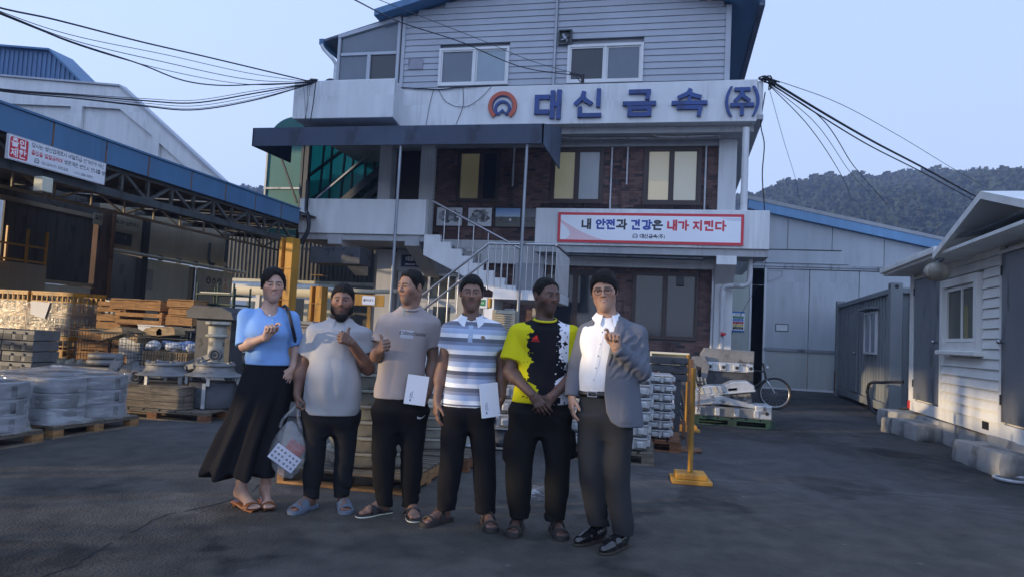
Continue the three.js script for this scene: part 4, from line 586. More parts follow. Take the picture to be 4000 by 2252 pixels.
function flatPallet(name, label, pos, turn, W, D, m, side) {   // two-way pallet with full bearers along its depth and narrow deck slats
  const t = thing(name, label, 'pallet', pos, turn), n = Math.round(D / 0.095);
  for (let i = 0; i < n; i++) mesh('deck_slat', [bx(-W / 2, W / 2, 0.112, 0.134 + rr(-0.003, 0.002), -D / 2 + i * D / n + 0.008, -D / 2 + (i + 1) * D / n - 0.022, 0.003)], m, t);
  for (const x of [-W / 2 + 0.03, 0, W / 2 - 0.03]) mesh('bearer', [bx(x - 0.03, x + 0.03, 0.0225, 0.1115, -D / 2, D / 2, 0.003)], side, t);
  for (const z of [-D / 2 + 0.06, 0, D / 2 - 0.06]) mesh('bottom_board', [bx(-W / 2, W / 2, 0.002, 0.022, z - 0.055, z + 0.055)], side, t);
  for (const [x0, x1, s] of [[-W / 2 + 0.1, -W / 2 + 0.5, 1], [W / 2 - 0.5, W / 2 - 0.1, -1]]) mesh('brace', [bar([x0, 0.06, D / 2 - 0.09], [x1, 0.06, D / 2 - 0.5], 0.05, 0.06)], m, t);
  return t;
}
function woodCrate(name, label, pos, turn, W, H, D, rows, m, o = {}) { // slatted crate: corner posts and gapped boards
  const t = thing(name, label, 'crate', pos, turn, o.group), bh = H / rows, gap = o.gap ?? 0.02;
  for (const x of [-1, 1]) for (const z of [-1, 1]) mesh('corner_post', [bx(x * (W / 2 - 0.03) - 0.03, x * (W / 2 - 0.03) + 0.03, 0, H, z * (D / 2 - 0.05) - 0.03, z * (D / 2 - 0.05) + 0.03, 0.003)], m, t);
  for (let i = 0; i < rows; i++) { const y0 = i * bh + gap / 2, y1 = (i + 1) * bh - gap / 2, e = rr(0, 0.012); for (const z of [-1, 1]) mesh('board', [bx(-W / 2 - e, W / 2 + e, y0, y1, z * (D / 2 - 0.008) - 0.012, z * (D / 2 - 0.008) + 0.012, 0.003)], m, t); for (const x of [-1, 1]) mesh('board', [bx(x * (W / 2 + 0.012) - 0.01, x * (W / 2 + 0.012) + 0.01, y0, y1, -D / 2 + 0.02, D / 2 - 0.02, 0.003)], m, t); }
  if (o.lid) for (let i = 0; i < 4; i++) mesh('lid_board', [bx(-W / 2, W / 2, H, H + 0.02, -D / 2 + i * D / 4 + 0.006, -D / 2 + (i + 1) * D / 4 - 0.006, 0.003)], m, t);
  mesh('floor', [bx(-W / 2 + 0.02, W / 2 - 0.02, 0.01, 0.03, -D / 2 + 0.02, D / 2 - 0.02)], m, t);
  return t;
}
function plasticCrate(pos, turn, W, H, D, label, group, m) {   // moulded lattice crate
  const t = thing('yellow_crate', label, 'crate', pos, turn, group);
  mesh('rim', frame(-W / 2, W / 2, -D / 2, D / 2, 0, 0.03, 0.03).map((g) => g.rotateX(-Math.PI / 2).translate(0, H - 0.03, 0)), m, t); mesh('floor', [bx(-W / 2 + 0.01, W / 2 - 0.01, 0.01, 0.03, -D / 2 + 0.01, D / 2 - 0.01)], m, t);
  const side = (L, nx) => { const g = []; for (let i = 0; i <= nx; i++) g.push(bx(-L / 2 + i * (L - 0.02) / nx, -L / 2 + i * (L - 0.02) / nx + 0.02, 0, H - 0.02, -0.008, 0.008)); for (const y of [0.02, H * 0.36, H * 0.52, H * 0.82]) g.push(bx(-L / 2, L / 2, y, y + (y > H * 0.7 ? 0.04 : 0.022), -0.01, 0.006)); for (let i = 0; i < nx; i += 3) g.push(bx(-L / 2 + (i + 0.15) * L / nx, -L / 2 + (i + 0.95) * L / nx, 0.04, H * 0.4, -0.006, 0.004)); return g; };
  mesh('front_side', side(W, 8).map((g) => g.translate(0, 0, D / 2 - 0.01)), m, t); mesh('back_side', side(W, 8).map((g) => g.translate(0, 0, -D / 2 + 0.01)), m, t);
  mesh('left_side', side(D, 7).map((g) => g.rotateY(Math.PI / 2).translate(-W / 2 + 0.01, 0, 0)), m, t); mesh('right_side', side(D, 7).map((g) => g.rotateY(Math.PI / 2).translate(W / 2 - 0.01, 0, 0)), m, t);
  return t;
}
function wireCage(label, pos, turn, W, H, D) {
  const t = thing('wire_cage', label, 'cage', pos, turn), m = MT.darkSteel;
  const panel = (L) => { const g = []; for (let i = 0; i <= Math.round(L / 0.06); i++) g.push(rod([-L / 2 + i * L / Math.round(L / 0.06), 0.1, 0], [-L / 2 + i * L / Math.round(L / 0.06), H, 0], 0.0035, 4)); for (let j = 0; j <= 9; j++) g.push(rod([-L / 2, 0.1 + j * (H - 0.1) / 9, 0], [L / 2, 0.1 + j * (H - 0.1) / 9, 0], j % 9 ? 0.004 : 0.009, 4)); return g; };
  mesh('front_mesh', panel(W).map((g) => g.translate(0, 0, D / 2)), m, t); mesh('back_mesh', panel(W).map((g) => g.translate(0, 0, -D / 2)), m, t);
  mesh('left_mesh', panel(D).map((g) => g.rotateY(Math.PI / 2).translate(-W / 2, 0, 0)), m, t); mesh('right_mesh', panel(D).map((g) => g.rotateY(Math.PI / 2).translate(W / 2, 0, 0)), m, t);
  mesh('base_frame', [...frame(-W / 2, W / 2, -D / 2, D / 2, 0, 0.04, 0.04).map((g) => g.rotateX(-Math.PI / 2).translate(0, 0.08, 0))], m, t); for (const x of [-1, 1]) for (const z of [-1, 1]) mesh('foot', [bx(x * W / 2 - 0.03, x * W / 2 + 0.03, 0, 0.08, z * D / 2 - 0.03, z * D / 2 + 0.03)], m, t);
  return t;
}
function castingStack(name, label, pos, turn, W, H, D, n, kind, m, group) { // n like housings one above the other, each its own thing
  const h = H / n; let first;
  for (let i = 0; i < n; i++) {
    const l = label(i), p = [pos[0] + rr(-0.012, 0.012), pos[1] + i * h, pos[2] + rr(-0.012, 0.012)], a = turn + rr(-0.02, 0.02);
    if (first) { dup(first, p, a, l, group); continue; }
    const t = first = thing(name, l, 'casting', p, a, group); kind(t, W, h, D, m);
  }
}
const housing = (t, W, h, D, m) => {                            // box section with flanges, ribs and lugs
  mesh('body', [bx(-W / 2, W / 2, h * 0.16, h * 0.8, -D / 2, D / 2, 0.012), bx(-W / 2 + 0.04, W / 2 - 0.04, 0.002, h * 0.2, -D / 2 + 0.04, D / 2 - 0.04, 0.01)], m, t);
  mesh('top_flange', [bx(-W / 2 - 0.012, W / 2 + 0.012, h * 0.8, h * 0.97, -D / 2 - 0.012, D / 2 + 0.012, 0.008)], m, t);
  for (const x of [-0.62, 0.1, 0.75]) mesh('lug', [bx(x * W / 2 - 0.04, x * W / 2 + 0.035, h * 0.22, h * 0.72, D / 2 - 0.01, D / 2 + 0.045, 0.012)], m, t);
  for (const z of [-0.5, 0.2, 0.7]) mesh('side_lug', [bx(W / 2 - 0.01, W / 2 + 0.04, h * 0.25, h * 0.78, z * D / 2 - 0.035, z * D / 2 + 0.035, 0.01)], m, t);
  mesh('rib', [-0.3, 0.42].map((x) => bx(x * W / 2 - 0.012, x * W / 2 + 0.012, h * 0.14, h * 0.86, -D / 2 - 0.018, D / 2 + 0.018)), m, t);
  mesh('bore', [rod([-0.26 * W, h * 0.48, D / 2 - 0.01], [-0.26 * W, h * 0.48, D / 2 + 0.014], h * 0.22, 12)], MT.castDark, t); mesh('bore', [rod([W / 2 - 0.01, h * 0.45, -0.1 * D], [W / 2 + 0.012, h * 0.45, -0.1 * D], h * 0.2, 12)], MT.castDark, t);
};
const block = (t, W, h, D, m) => { mesh('body', [bx(-W / 2, W / 2, 0.004, h - 0.006, -D / 2, D / 2, 0.01)], m, t); for (const x of [-0.36, 0, 0.36]) mesh('pocket', [bx(x * W - 0.06, x * W + 0.07, h * 0.12, h * 0.6, D / 2 - 0.01, D / 2 + 0.006, 0.004)], MT.castDark, t); mesh('boss', [-0.2, 0.2].map((x) => rod([x * W, h * 0.7, D / 2 - 0.01], [x * W, h * 0.7, D / 2 + 0.02], h * 0.12, 10)), m, t); };
const ring = (t, Ro, h, _, m) => { mesh('lip', [lathe([[Ro * 0.8, h * 0.80], [Ro, h * 0.80], [Ro + 0.006, h * 0.84], [Ro + 0.006, h * 0.985], [Ro, h], [Ro * 0.8, h]], 44)], m, t); mesh('cone_wall', [lathe([[Ro * 0.86, 0.002], [Ro * 0.90, 0.006], [Ro * 0.93, h * 0.3], [Ro * 0.975, h * 0.7], [Ro * 0.975, h * 0.8]], 44)], m, t); mesh('inner_wall', [lathe([[Ro * 0.8, h], [Ro * 0.74, h * 0.4], [Ro * 0.78, 0.002]], 32)], m, t); };

// ---------------------------------------------------------------- goods in the left yard
const L3 = ['bottom', 'second', 'third', 'fourth', 'fifth', 'sixth', 'seventh', 'top', 'ninth'];
for (const [x, z, col] of [[-12.15, -11.4, 'left column'], [-11.15, -11.4, 'right column']]) for (let k = 0; k < 4; k++) plasticCrate([x, 0.03 + k * 0.405, z], rr(-0.03, 0.03), 0.92, 0.40, 0.8, `yellow lattice crate, ${L3[k] === 'fourth' ? 'topmost' : L3[k]} of the ${col} by the warehouse`, 'stacked yellow crates', k === 2 && x > -12 ? MT.yellowDark : MT.yellowCrate);
plasticCrate([-13.2, 0.03, -11.3], 0.02, 0.9, 1.6, 0.8, 'tall yellow lattice box at the left edge of the crates', undefined, MT.yellowCrate);
{ const f = mesh('shrink_film', [sheet([-12.62, 0.85, -10.985], [-10.68, 0.85, -10.985], [-10.68, 1.45, -10.985], [-12.62, 1.45, -10.985], 12, 4), sheet([-10.675, 0.85, -10.985], [-10.675, 0.85, -11.8], [-10.675, 1.45, -11.8], [-10.675, 1.45, -10.985], 6, 4)].map((g) => { const p = g.attributes.position; for (let i = 0; i < p.count; i++) p.setZ(i, p.getZ(i) + 0.012 * noise3(p.getX(i) * 6, p.getY(i) * 6, 1)); g.computeVertexNormals(); return g; }), mat([0.85, 0.85, 0.82], 0.25, { transmission: 0.85, thickness: 0, bump: TX.fine, h: 0.01 })); tag(f, 'clear film band round the yellow crates', 'plastic film');
  tag(mesh('paper_note', [sheet([-11.55, 1.22, -10.96], [-11.22, 1.14, -10.95], [-11.14, 1.44, -10.96], [-11.56, 1.46, -10.96], 3, 3)], MT.paper), 'crumpled white paper note taped on the yellow crates', 'paper'); }
for (let c = 0; c < 3; c++) castingStack('grey_casting_block', (i) => `mottled grey casting block, ${L3[i]} layer, ${['left', 'middle', 'right'][c]} column before yellow crates`, [-10.75 + c * 0.56, 0.02, -9.2], 0.05, 0.54, 0.97, 0.5, 6, block, MT.castIron, 'grey casting blocks stacked in layers');
tag(mesh('grey_sheet_panel', [bx(-10.62, -9.85, 0.0, 1.6, -11.75, -11.7, 0.01)], MT.galv), 'tall plain grey sheet panel right of the yellow crates', 'panel');
woodCrate('wooden_crate', 'small wooden crate at the left end of the timber crates', [-9.75, 1.02, -11.1], 0, 0.5, 0.28, 0.5, 2, MT.wood); woodCrate('wooden_crate', 'flat wooden crate on the leftmost crate of the row', [-9.72, 1.32, -11.1], 0.04, 0.56, 0.2, 0.5, 2, MT.wood);
woodCrate('wooden_crate', 'wide slatted crate with open gaps in the middle of the pile', [-9.1, 1.12, -11.1], 0, 0.92, 0.24, 0.6, 2, MT.wood, { gap: 0.05 }); woodCrate('wooden_crate', 'long pale wooden crate on top of the middle pile', [-9.2, 1.38, -11.1], 0.03, 1.0, 0.17, 0.6, 1, MT.wood, { lid: true });
woodCrate('wooden_crate', 'brown crate turned away in shade, right of the wide slatted crate', [-8.55, 1.15, -11.4], 0.0, 0.8, 0.42, 0.6, 3, MT.woodGrey, { gap: 0.04 });
woodCrate('wooden_crate', 'lower crate of the right-hand timber stack', [-8.2, 1.15, -10.9], 0.02, 0.5, 0.16, 0.45, 1, MT.wood, { lid: true }); woodCrate('wooden_crate', 'middle crate of the right-hand timber stack', [-8.2, 1.33, -10.9], -0.02, 0.44, 0.11, 0.42, 1, MT.wood, { lid: true }); woodCrate('wooden_crate', 'topmost crate of the right-hand timber stack', [-8.2, 1.46, -10.9], 0.03, 0.5, 0.12, 0.45, 1, MT.wood, { lid: true });
woodCrate('wooden_crate', 'tall timber crate behind the wire cage, left of the white boxes', [-9.95, 0.45, -11.05], 0, 0.62, 0.54, 0.6, 3, MT.wood, { lid: true }); woodCrate('wooden_crate', 'orange timber crate directly behind the left wire cage', [-9.3, 0.45, -11.05], 0.03, 0.5, 0.55, 0.6, 4, MT.wood, { lid: true });
for (const [x, y, w, h, l] of [[-9.12, 0.6, 0.42, 0.44, 'tall pale grey metal box behind the left wire cage'], [-8.72, 0.98, 0.5, 0.16, 'low pale grey metal box on the timber pile'], [-8.95, 0.42, 0.4, 0.18, 'pale carton low inside the left wire cage']]) { const t = thing('metal_box', l, 'box', [x, y, -10.85], 0.02); mesh('body', [bx(-w / 2, w / 2, 0, h * 0.84, -0.2, 0.2, 0.008)], MT.whiteClean, t); mesh('lid', [bx(-w / 2 - 0.01, w / 2 + 0.01, h * 0.84, h, -0.21, 0.21, 0.008)], MT.whiteClean, t); }
{ const t = thing('support_bench', 'low dark bench carrying the timber crates', 'bench', [-9.1, 0, -11.2]); mesh('top', [bx(-1.2, 1.2, 0.38, 0.44, -0.4, 0.4)], MT.castDark, t); for (const x of [-1.1, 0, 1.1]) mesh('leg', [bx(x - 0.04, x + 0.04, 0, 0.38, -0.35, 0.35)], MT.castDark, t); }
{ const t = thing('support_bench', 'tall dark bench carrying the right-hand timber stack', 'bench', [-8.4, 0, -11.15]); mesh('top', [bx(-0.55, 0.55, 1.05, 1.12, -0.45, 0.5)], MT.castDark, t); for (const x of [-0.45, 0.45]) mesh('leg', [bx(x - 0.04, x + 0.04, 0, 1.05, -0.4, 0.4)], MT.castDark, t); const u = dup(t, [-9.4, -0.12, -11.15], 0, 'tall dark bench carrying the left-hand crates'); u.position.y = -0.10; }
wireCage('left wire mesh cage with pale cartons in front of the timber', [-9.15, 0.0, -10.35], 0.0, 1.25, 1.0, 0.8); wireCage('right wire mesh cage holding brown cartons and blue bags', [-7.92, 0.0, -10.35], 0.0, 0.95, 0.95, 0.8);
for (let r = 0; r < 2; r++) for (let k = 0; k < 3; k++) { const t = thing('cardboard_carton', `brown ribbed carton, ${['left', 'middle', 'right'][k]} of the ${['lower', 'upper'][r]} row in the right wire cage`, 'carton', [-8.2 + k * 0.28, 0.14 + r * 0.3, -10.35], rr(-0.05, 0.05), 'brown cartons in the wire cage'); mesh('carton', [bx(-0.135, 0.135, 0, 0.29, -0.3, 0.3, 0.01)], mat([0.36, 0.25, 0.14], 0.85, { map: TX.grime }), t); for (let i = 0; i < 6; i++) mesh('rib', [bx(-0.12 + i * 0.045, -0.10 + i * 0.045, 0.02, 0.28, 0.3, 0.312, 0.004)], mat([0.36, 0.25, 0.14], 0.85), t); }
for (let i = 0; i < 5; i++) { const g = new THREE.IcosahedronGeometry(0.11, 3), p = g.attributes.position; for (let k = 0; k < p.count; k++) { const s = 1 + 0.35 * noise3(p.getX(k) * 14 + i * 5, p.getY(k) * 14, p.getZ(k) * 14); p.setXYZ(k, p.getX(k) * s * 1.2, p.getY(k) * s * 0.75, p.getZ(k) * s); } g.computeVertexNormals(); tag(mesh('plastic_bag', [g.translate(-8.3 + i * 0.18, 0.81 + (i % 2) * 0.02, -10.3 + rr(-0.1, 0.15))], i % 2 ? mat([0.16, 0.26, 0.52], 0.45) : mat([0.55, 0.6, 0.7], 0.45)), `crumpled ${i % 2 ? 'blue' : 'whitish'} plastic bag, ${['leftmost', 'second', 'middle', 'fourth', 'rightmost'][i]} on the brown cartons`, 'bag', 'plastic bags in the wire cage'); }
[[-8.95, 0.98, -10.3, 0.4, 0.3], [-8.7, 0.97, -10.4, 0.36, -0.35], [-8.35, 1.03, -10.5, 0.36, 0.1], [-8.1, 1.05, -10.5, 0.34, 0.12]].forEach(([x, y, z, w, rz], i) => tag(mesh('timber_block', [ext([[-w / 2, -0.06], [w / 2, -0.06], [w / 2, 0.03], [w / 2 - 0.06, 0.07], [-w / 2 + 0.06, 0.07], [-w / 2, 0.02]], 0.25, [], 0.006).rotateZ(rz).translate(x, y, z)], MT.woodPale), `pale timber block with sloped corners, ${['leftmost', 'second', 'third', 'rightmost'][i]} on the wire cages`, 'timber block', 'pale timber blocks'));
{ const t = thing('green_steel_rack', 'dark green steel rack of thin shelves behind the pipe castings', 'rack', [-7.8, 0, -11.3]); for (const x of [-0.36, 0.05, 0.36]) for (const z of [-0.25, 0.25]) mesh('post', [rod([x, 0, z], [x, 1.92 - (z < 0 ? 0.05 : 0), z], 0.018, 6)], MT.green, t); for (let k = 0; k < 9; k++) mesh('shelf', [bx(-0.38, 0.38, 0.35 + k * 0.17, 0.375 + k * 0.17, -0.27, 0.27)], MT.green, t); for (let k = 0; k < 5; k++) mesh('slab', [bx(-0.3 + rr(0, 0.1), 0.3, 0.38 + k * 0.34, 0.40 + k * 0.34, 0.2, 0.28)], MT.panelDim, t); }
// flanged pipe castings
{ const t = thing('flanged_pipe_casting', 'tall pale flanged pipe casting standing behind the woman', 'casting', [-6.55, 0.38, -9.4]); mesh('pipe', [lathe([[0.14, 0], [0.145, 0.05], [0.13, 0.16], [0.115, 0.3], [0.112, 0.62], [0.125, 0.72], [0.13, 0.82]], 28)], MT.castPale, t); mesh('collar', [lathe([[0.11, 0.64], [0.16, 0.65], [0.16, 0.68], [0.12, 0.7]], 28)], MT.castPale, t); mesh('flange', [lathe([[0.02, 0.82], [0.17, 0.82], [0.172, 0.88], [0.02, 0.88]], 28)], MT.castPale, t); mesh('base_flange', [lathe([[0.02, -0.06], [0.22, -0.06], [0.22, -0.01], [0.15, 0.03]], 28)], MT.castPale, t);
  const u = thing('square_flange_casting', 'grey square flanged casting seen between the woman and the bearded man', 'casting', [-5.0, 0, -9.2]); mesh('column', [bx(-0.13, 0.13, 0, 1.28, -0.13, 0.13, 0.03)], MT.castIron, u); mesh('top_flange', [bx(-0.2, 0.2, 1.28, 1.33, -0.2, 0.2, 0.012), bx(-0.17, 0.17, 1.24, 1.279, -0.17, 0.17, 0.01)], MT.castIron, u); mesh('middle_flange', [bx(-0.18, 0.18, 1.02, 1.06, -0.18, 0.18, 0.01)], MT.castIron, u);
  const v = thing('dark_cover', 'dark sheet cover lying on top of the green rack side', 'cover', [-6.9, 1.3, -10.2]); mesh('cover', [ext([[-0.4, 0], [0.4, 0], [0.36, 0.1], [0.2, 0.17], [-0.3, 0.19], [-0.42, 0.1]], 0.5, [], 0.01)], MT.castDark, v); mesh('stand', [bx(-0.3, 0.3, -1.3, 0, 0.05, 0.4)], MT.castDark, v); }
// bell castings on a steel drum and a crate, ringed arms
pallet('wooden_pallet', 'wooden pallet under the grey crate of bell castings', [-6.35, 0, -8.35], 0.08, 1.5, 1.0, MT.woodGrey, { block: MT.woodRed });
woodCrate('grey_timber_crate', 'weathered grey timber crate under the left bell casting', [-6.5, 0.14, -8.3], 0.06, 1.05, 0.26, 0.8, 3, MT.woodGrey, { gap: 0.004, lid: true });
{ const bell = (t, r, h) => { mesh('skirt', [lathe([[r * 0.3, h], [r * 0.62, h], [r * 0.64, h * 0.82], [r * 0.66, h * 0.5], [r * 0.75, h * 0.25], [r, h * 0.06], [r, 0], [r * 0.9, 0]], 36)], MT.castIron, t); mesh('neck_ring', [lathe([[r * 0.6, h * 0.78], [r * 0.68, h * 0.8], [r * 0.68, h], [r * 0.55, h + 0.012], [r * 0.5, h]], 36)], MT.castIron, t); for (let k = 0; k < 6; k++) mesh('rim_lug', [bc(0, h + 0.012, r * 0.6, 0.05, 0.03, 0.04).rotateY(k * 1.047)], MT.castIron, t); for (let k = 0; k < 5; k++) mesh('leg', [bc(0, -0.055, r * 0.92, 0.04, 0.11, 0.03).rotateY(k * 1.257)], MT.castAlu, t); };
  const a = thing('bell_casting', 'left wide bell shaped grey casting on the grey timber crate', 'casting', [-6.52, 0.53, -8.3]); bell(a, 0.36, 0.16); const b = thing('bell_casting', 'right wide bell shaped grey casting on the dark steel drum', 'casting', [-5.88, 0.55, -8.45], 0.4); bell(b, 0.37, 0.16);
  const d = thing('steel_drum', 'dark steel drum with bright welded strap under the right bell casting', 'drum', [-5.88, 0.14, -8.45]); mesh('shell', [lathe([[0.02, 0], [0.30, 0], [0.31, 0.02], [0.31, 0.33], [0.02, 0.33]], 32)], MT.castDark, d); mesh('strap', [bc(0.08, 0.17, 0.315, 0.045, 0.32, 0.02, 0.25)], MT.castAlu, d); }
[[[-6.75, 0.62, -9.0], [-6.2, 0.80, -8.9], 'pale ringed casting arm resting highest on the pile'], [[-6.9, 0.52, -8.8], [-6.32, 0.66, -8.75], 'ringed casting arm just below the highest arm'], [[-7.25, 0.62, -8.6], [-6.78, 0.5, -8.1], 'ringed casting arm leaning at the left bell casting'], [[-7.4, 0.72, -8.5], [-7.08, 0.5, -8.0], 'ringed casting arm at the far left of the bell castings']].forEach(([a, e, l]) => {
  const t = thing('casting_arm', l, 'casting', e), d = [a[0] - e[0], a[1] - e[1], a[2] - e[2]], n = Math.hypot(...d), u = d.map((q) => q / n);
  mesh('arm', [bar(u.map((q) => q * 0.06), d, 0.09, 0.07), bar(u.map((q) => q * 0.2), u.map((q) => q * 0.45), 0.13, 0.05)], MT.castIron, t);
  const face = (g) => g.rotateY(0.3); mesh('ring_boss', [face(rod([0, 0, -0.05], [0, 0, 0.05], 0.085, 22))], MT.castIron, t); mesh('ring_groove', [face(new THREE.TorusGeometry(0.055, 0.011, 6, 24).translate(0, 0, 0.051))], MT.black, t); mesh('bore', [face(rod([0, 0, 0.049], [0, 0, 0.056], 0.022, 14))], MT.black, t); });
{ const t = thing('flat_plate_casting', 'long dark base casting with pale top plate behind the wrapped loads', 'casting', [-7.75, 0.02, -9.0], 0.05); mesh('base', [bx(-0.9, 0.9, 0, 0.42, -0.4, 0.4, 0.02)], MT.castDark, t); mesh('top_plate', [bx(-0.85, 0.55, 0.421, 0.52, -0.42, 0.42, 0.01)], MT.castIron, t); mesh('rail', [bx(0.56, 0.9, 0.421, 0.46, -0.4, 0.42, 0.01)], MT.castPale, t);
  for (let k = 0; k < 2; k++) { const r = thing('ring_casting', `${['lower', 'upper'][k]} thick grey ring lying on the pale top plate`, 'casting', [-7.95, 0.6 + k * 0.085, -8.85]); mesh('ring', [new THREE.TorusGeometry(0.2 - k * 0.015, 0.042, 12, 32).rotateX(Math.PI / 2)], MT.castIron, r); mesh('web', [lathe([[0.02, -0.03], [0.18, -0.03], [0.18, 0.02], [0.02, 0.02]], 24)], MT.castDark, r); } }
{ const t = thing('green_pallet_stack', 'green plastic pallet with long pale castings behind wire cages', 'pallet', [-9.7, 0, -9.7]); for (let k = 0; k < 2; k++) { mesh('deck', [bx(-0.6, 0.6, 0.12 + k * 0.2, 0.15 + k * 0.2, -0.4, 0.4, 0.008)], MT.green, t); for (const x of [-0.52, 0, 0.52]) mesh('foot', [bx(x - 0.07, x + 0.07, k * 0.2, 0.12 + k * 0.2, -0.38, 0.38, 0.008)], MT.green, t); }
  for (let k = 0; k < 3; k++) { const u = thing('long_casting', `long pale grey casting bar, ${['front', 'middle', 'rear'][k]} one on the green pallet`, 'casting', [-9.6, 0.36, -9.45 - k * 0.22]); mesh('bar', [bx(-0.65, 0.55, 0, 0.12, -0.08, 0.08, 0.012)], MT.castPale, u); for (let i = 0; i < 7; i++) mesh('knob', [rod([-0.55 + i * 0.16, 0.12, 0], [-0.55 + i * 0.16, 0.18, 0], 0.035, 8)], MT.castPale, u); } }
// wrapped loads on pallets along the front of the yard
const DRUM = mat([0.32, 0.33, 0.345], 0.45, { metal: 0.3, map: TX.cast });
const WP = [[-6.55, -5.35], [-6.62, -6.72]];
WP.forEach(([x, z], i) => pallet('wooden_pallet', ['wooden pallet under the nearer film-wrapped drum load', 'wooden pallet under the farther film-wrapped drum load'][i], [x, 0, z], Math.PI / 2, 1.2, 1.15, MT.woodGrey, { block: MT.wood }));
WP.forEach(([x, z], i) => [[-0.28, -0.3], [0.28, -0.3], [-0.28, 0.3], [0.28, 0.3]].forEach(([dx, dz], q) => { for (let k = 0; k < 3; k++) { const t = thing('ring_drum_casting', `grey ring casting, ${['lowest', 'middle', 'uppermost'][k]} of the ${['rear left', 'rear right', 'front left', 'front right'][q]} stack in ${i ? 'farther' : 'nearer'} wrapped load`, 'casting', [x + dx, 0.14 + k * 0.155, z + dz], q, 'ring castings under clear film'); mesh('ring', [lathe([[0.2, 0.002], [0.265, 0.002], [0.27, 0.012], [0.27, 0.14], [0.265, 0.152], [0.2, 0.152]], 30)], DRUM, t); mesh('window', [bc(0, 0.075, 0.268, 0.05, 0.1, 0.012).rotateY(0.4), bc(0, 0.075, 0.268, 0.05, 0.1, 0.012).rotateY(2.2)], MT.castDark, t); } }));
WP.forEach(([x, z], i) => {
  const film = mat([0.92, 0.94, 0.97], 0.10, { transmission: 0.82, thickness: 0, bump: scaled(TX.streak, 0.5, 3), h: 0.012, side: THREE.DoubleSide }), g = new THREE.PlaneGeometry(1, 1, 180, 60), p = g.attributes.position;
  for (let k = 0; k < p.count; k++) { const a = (p.getX(k) + 0.5) * Math.PI * 2, v = p.getY(k) + 0.5, ca = Math.cos(a), sa = Math.sin(a), sq = 1 / Math.pow(Math.pow(Math.abs(ca), 5) + Math.pow(Math.abs(sa), 5), 0.2), side = Math.min(v / 0.72, 1), tp = Math.max(0, (v - 0.72) / 0.28); const r = (0.585 + 0.012 * noise3(ca * 3, v * 14, sa * 3) + 0.010 * (0.5 - Math.abs(noise3(ca * 2.2 + v * 2, v * 26 + ca * 5, sa * 2.2))) + 0.003 * noise3(ca * 9, v * 70, sa * 9) - 0.03 * Math.sin(side * Math.PI) * Math.abs(Math.sin(2 * a))) * (1 - tp); p.setXYZ(k, x + ca * sq * r * 0.98, 0.13 + side * 0.49 + (tp > 0 ? 0.07 * smooth(0, 1, tp) + 0.012 * noise3(ca * 4 * r, tp * 6, sa * 4) : 0), z + sa * sq * r * 1.02); }
  g.computeVertexNormals(); g.userData.uv = true; const m = mesh('stretch_film', [g], film); tag(m, ['clear stretch film wrapped round the nearer drum load', 'clear stretch film wrapped round the farther drum load'][i], 'plastic film');
});
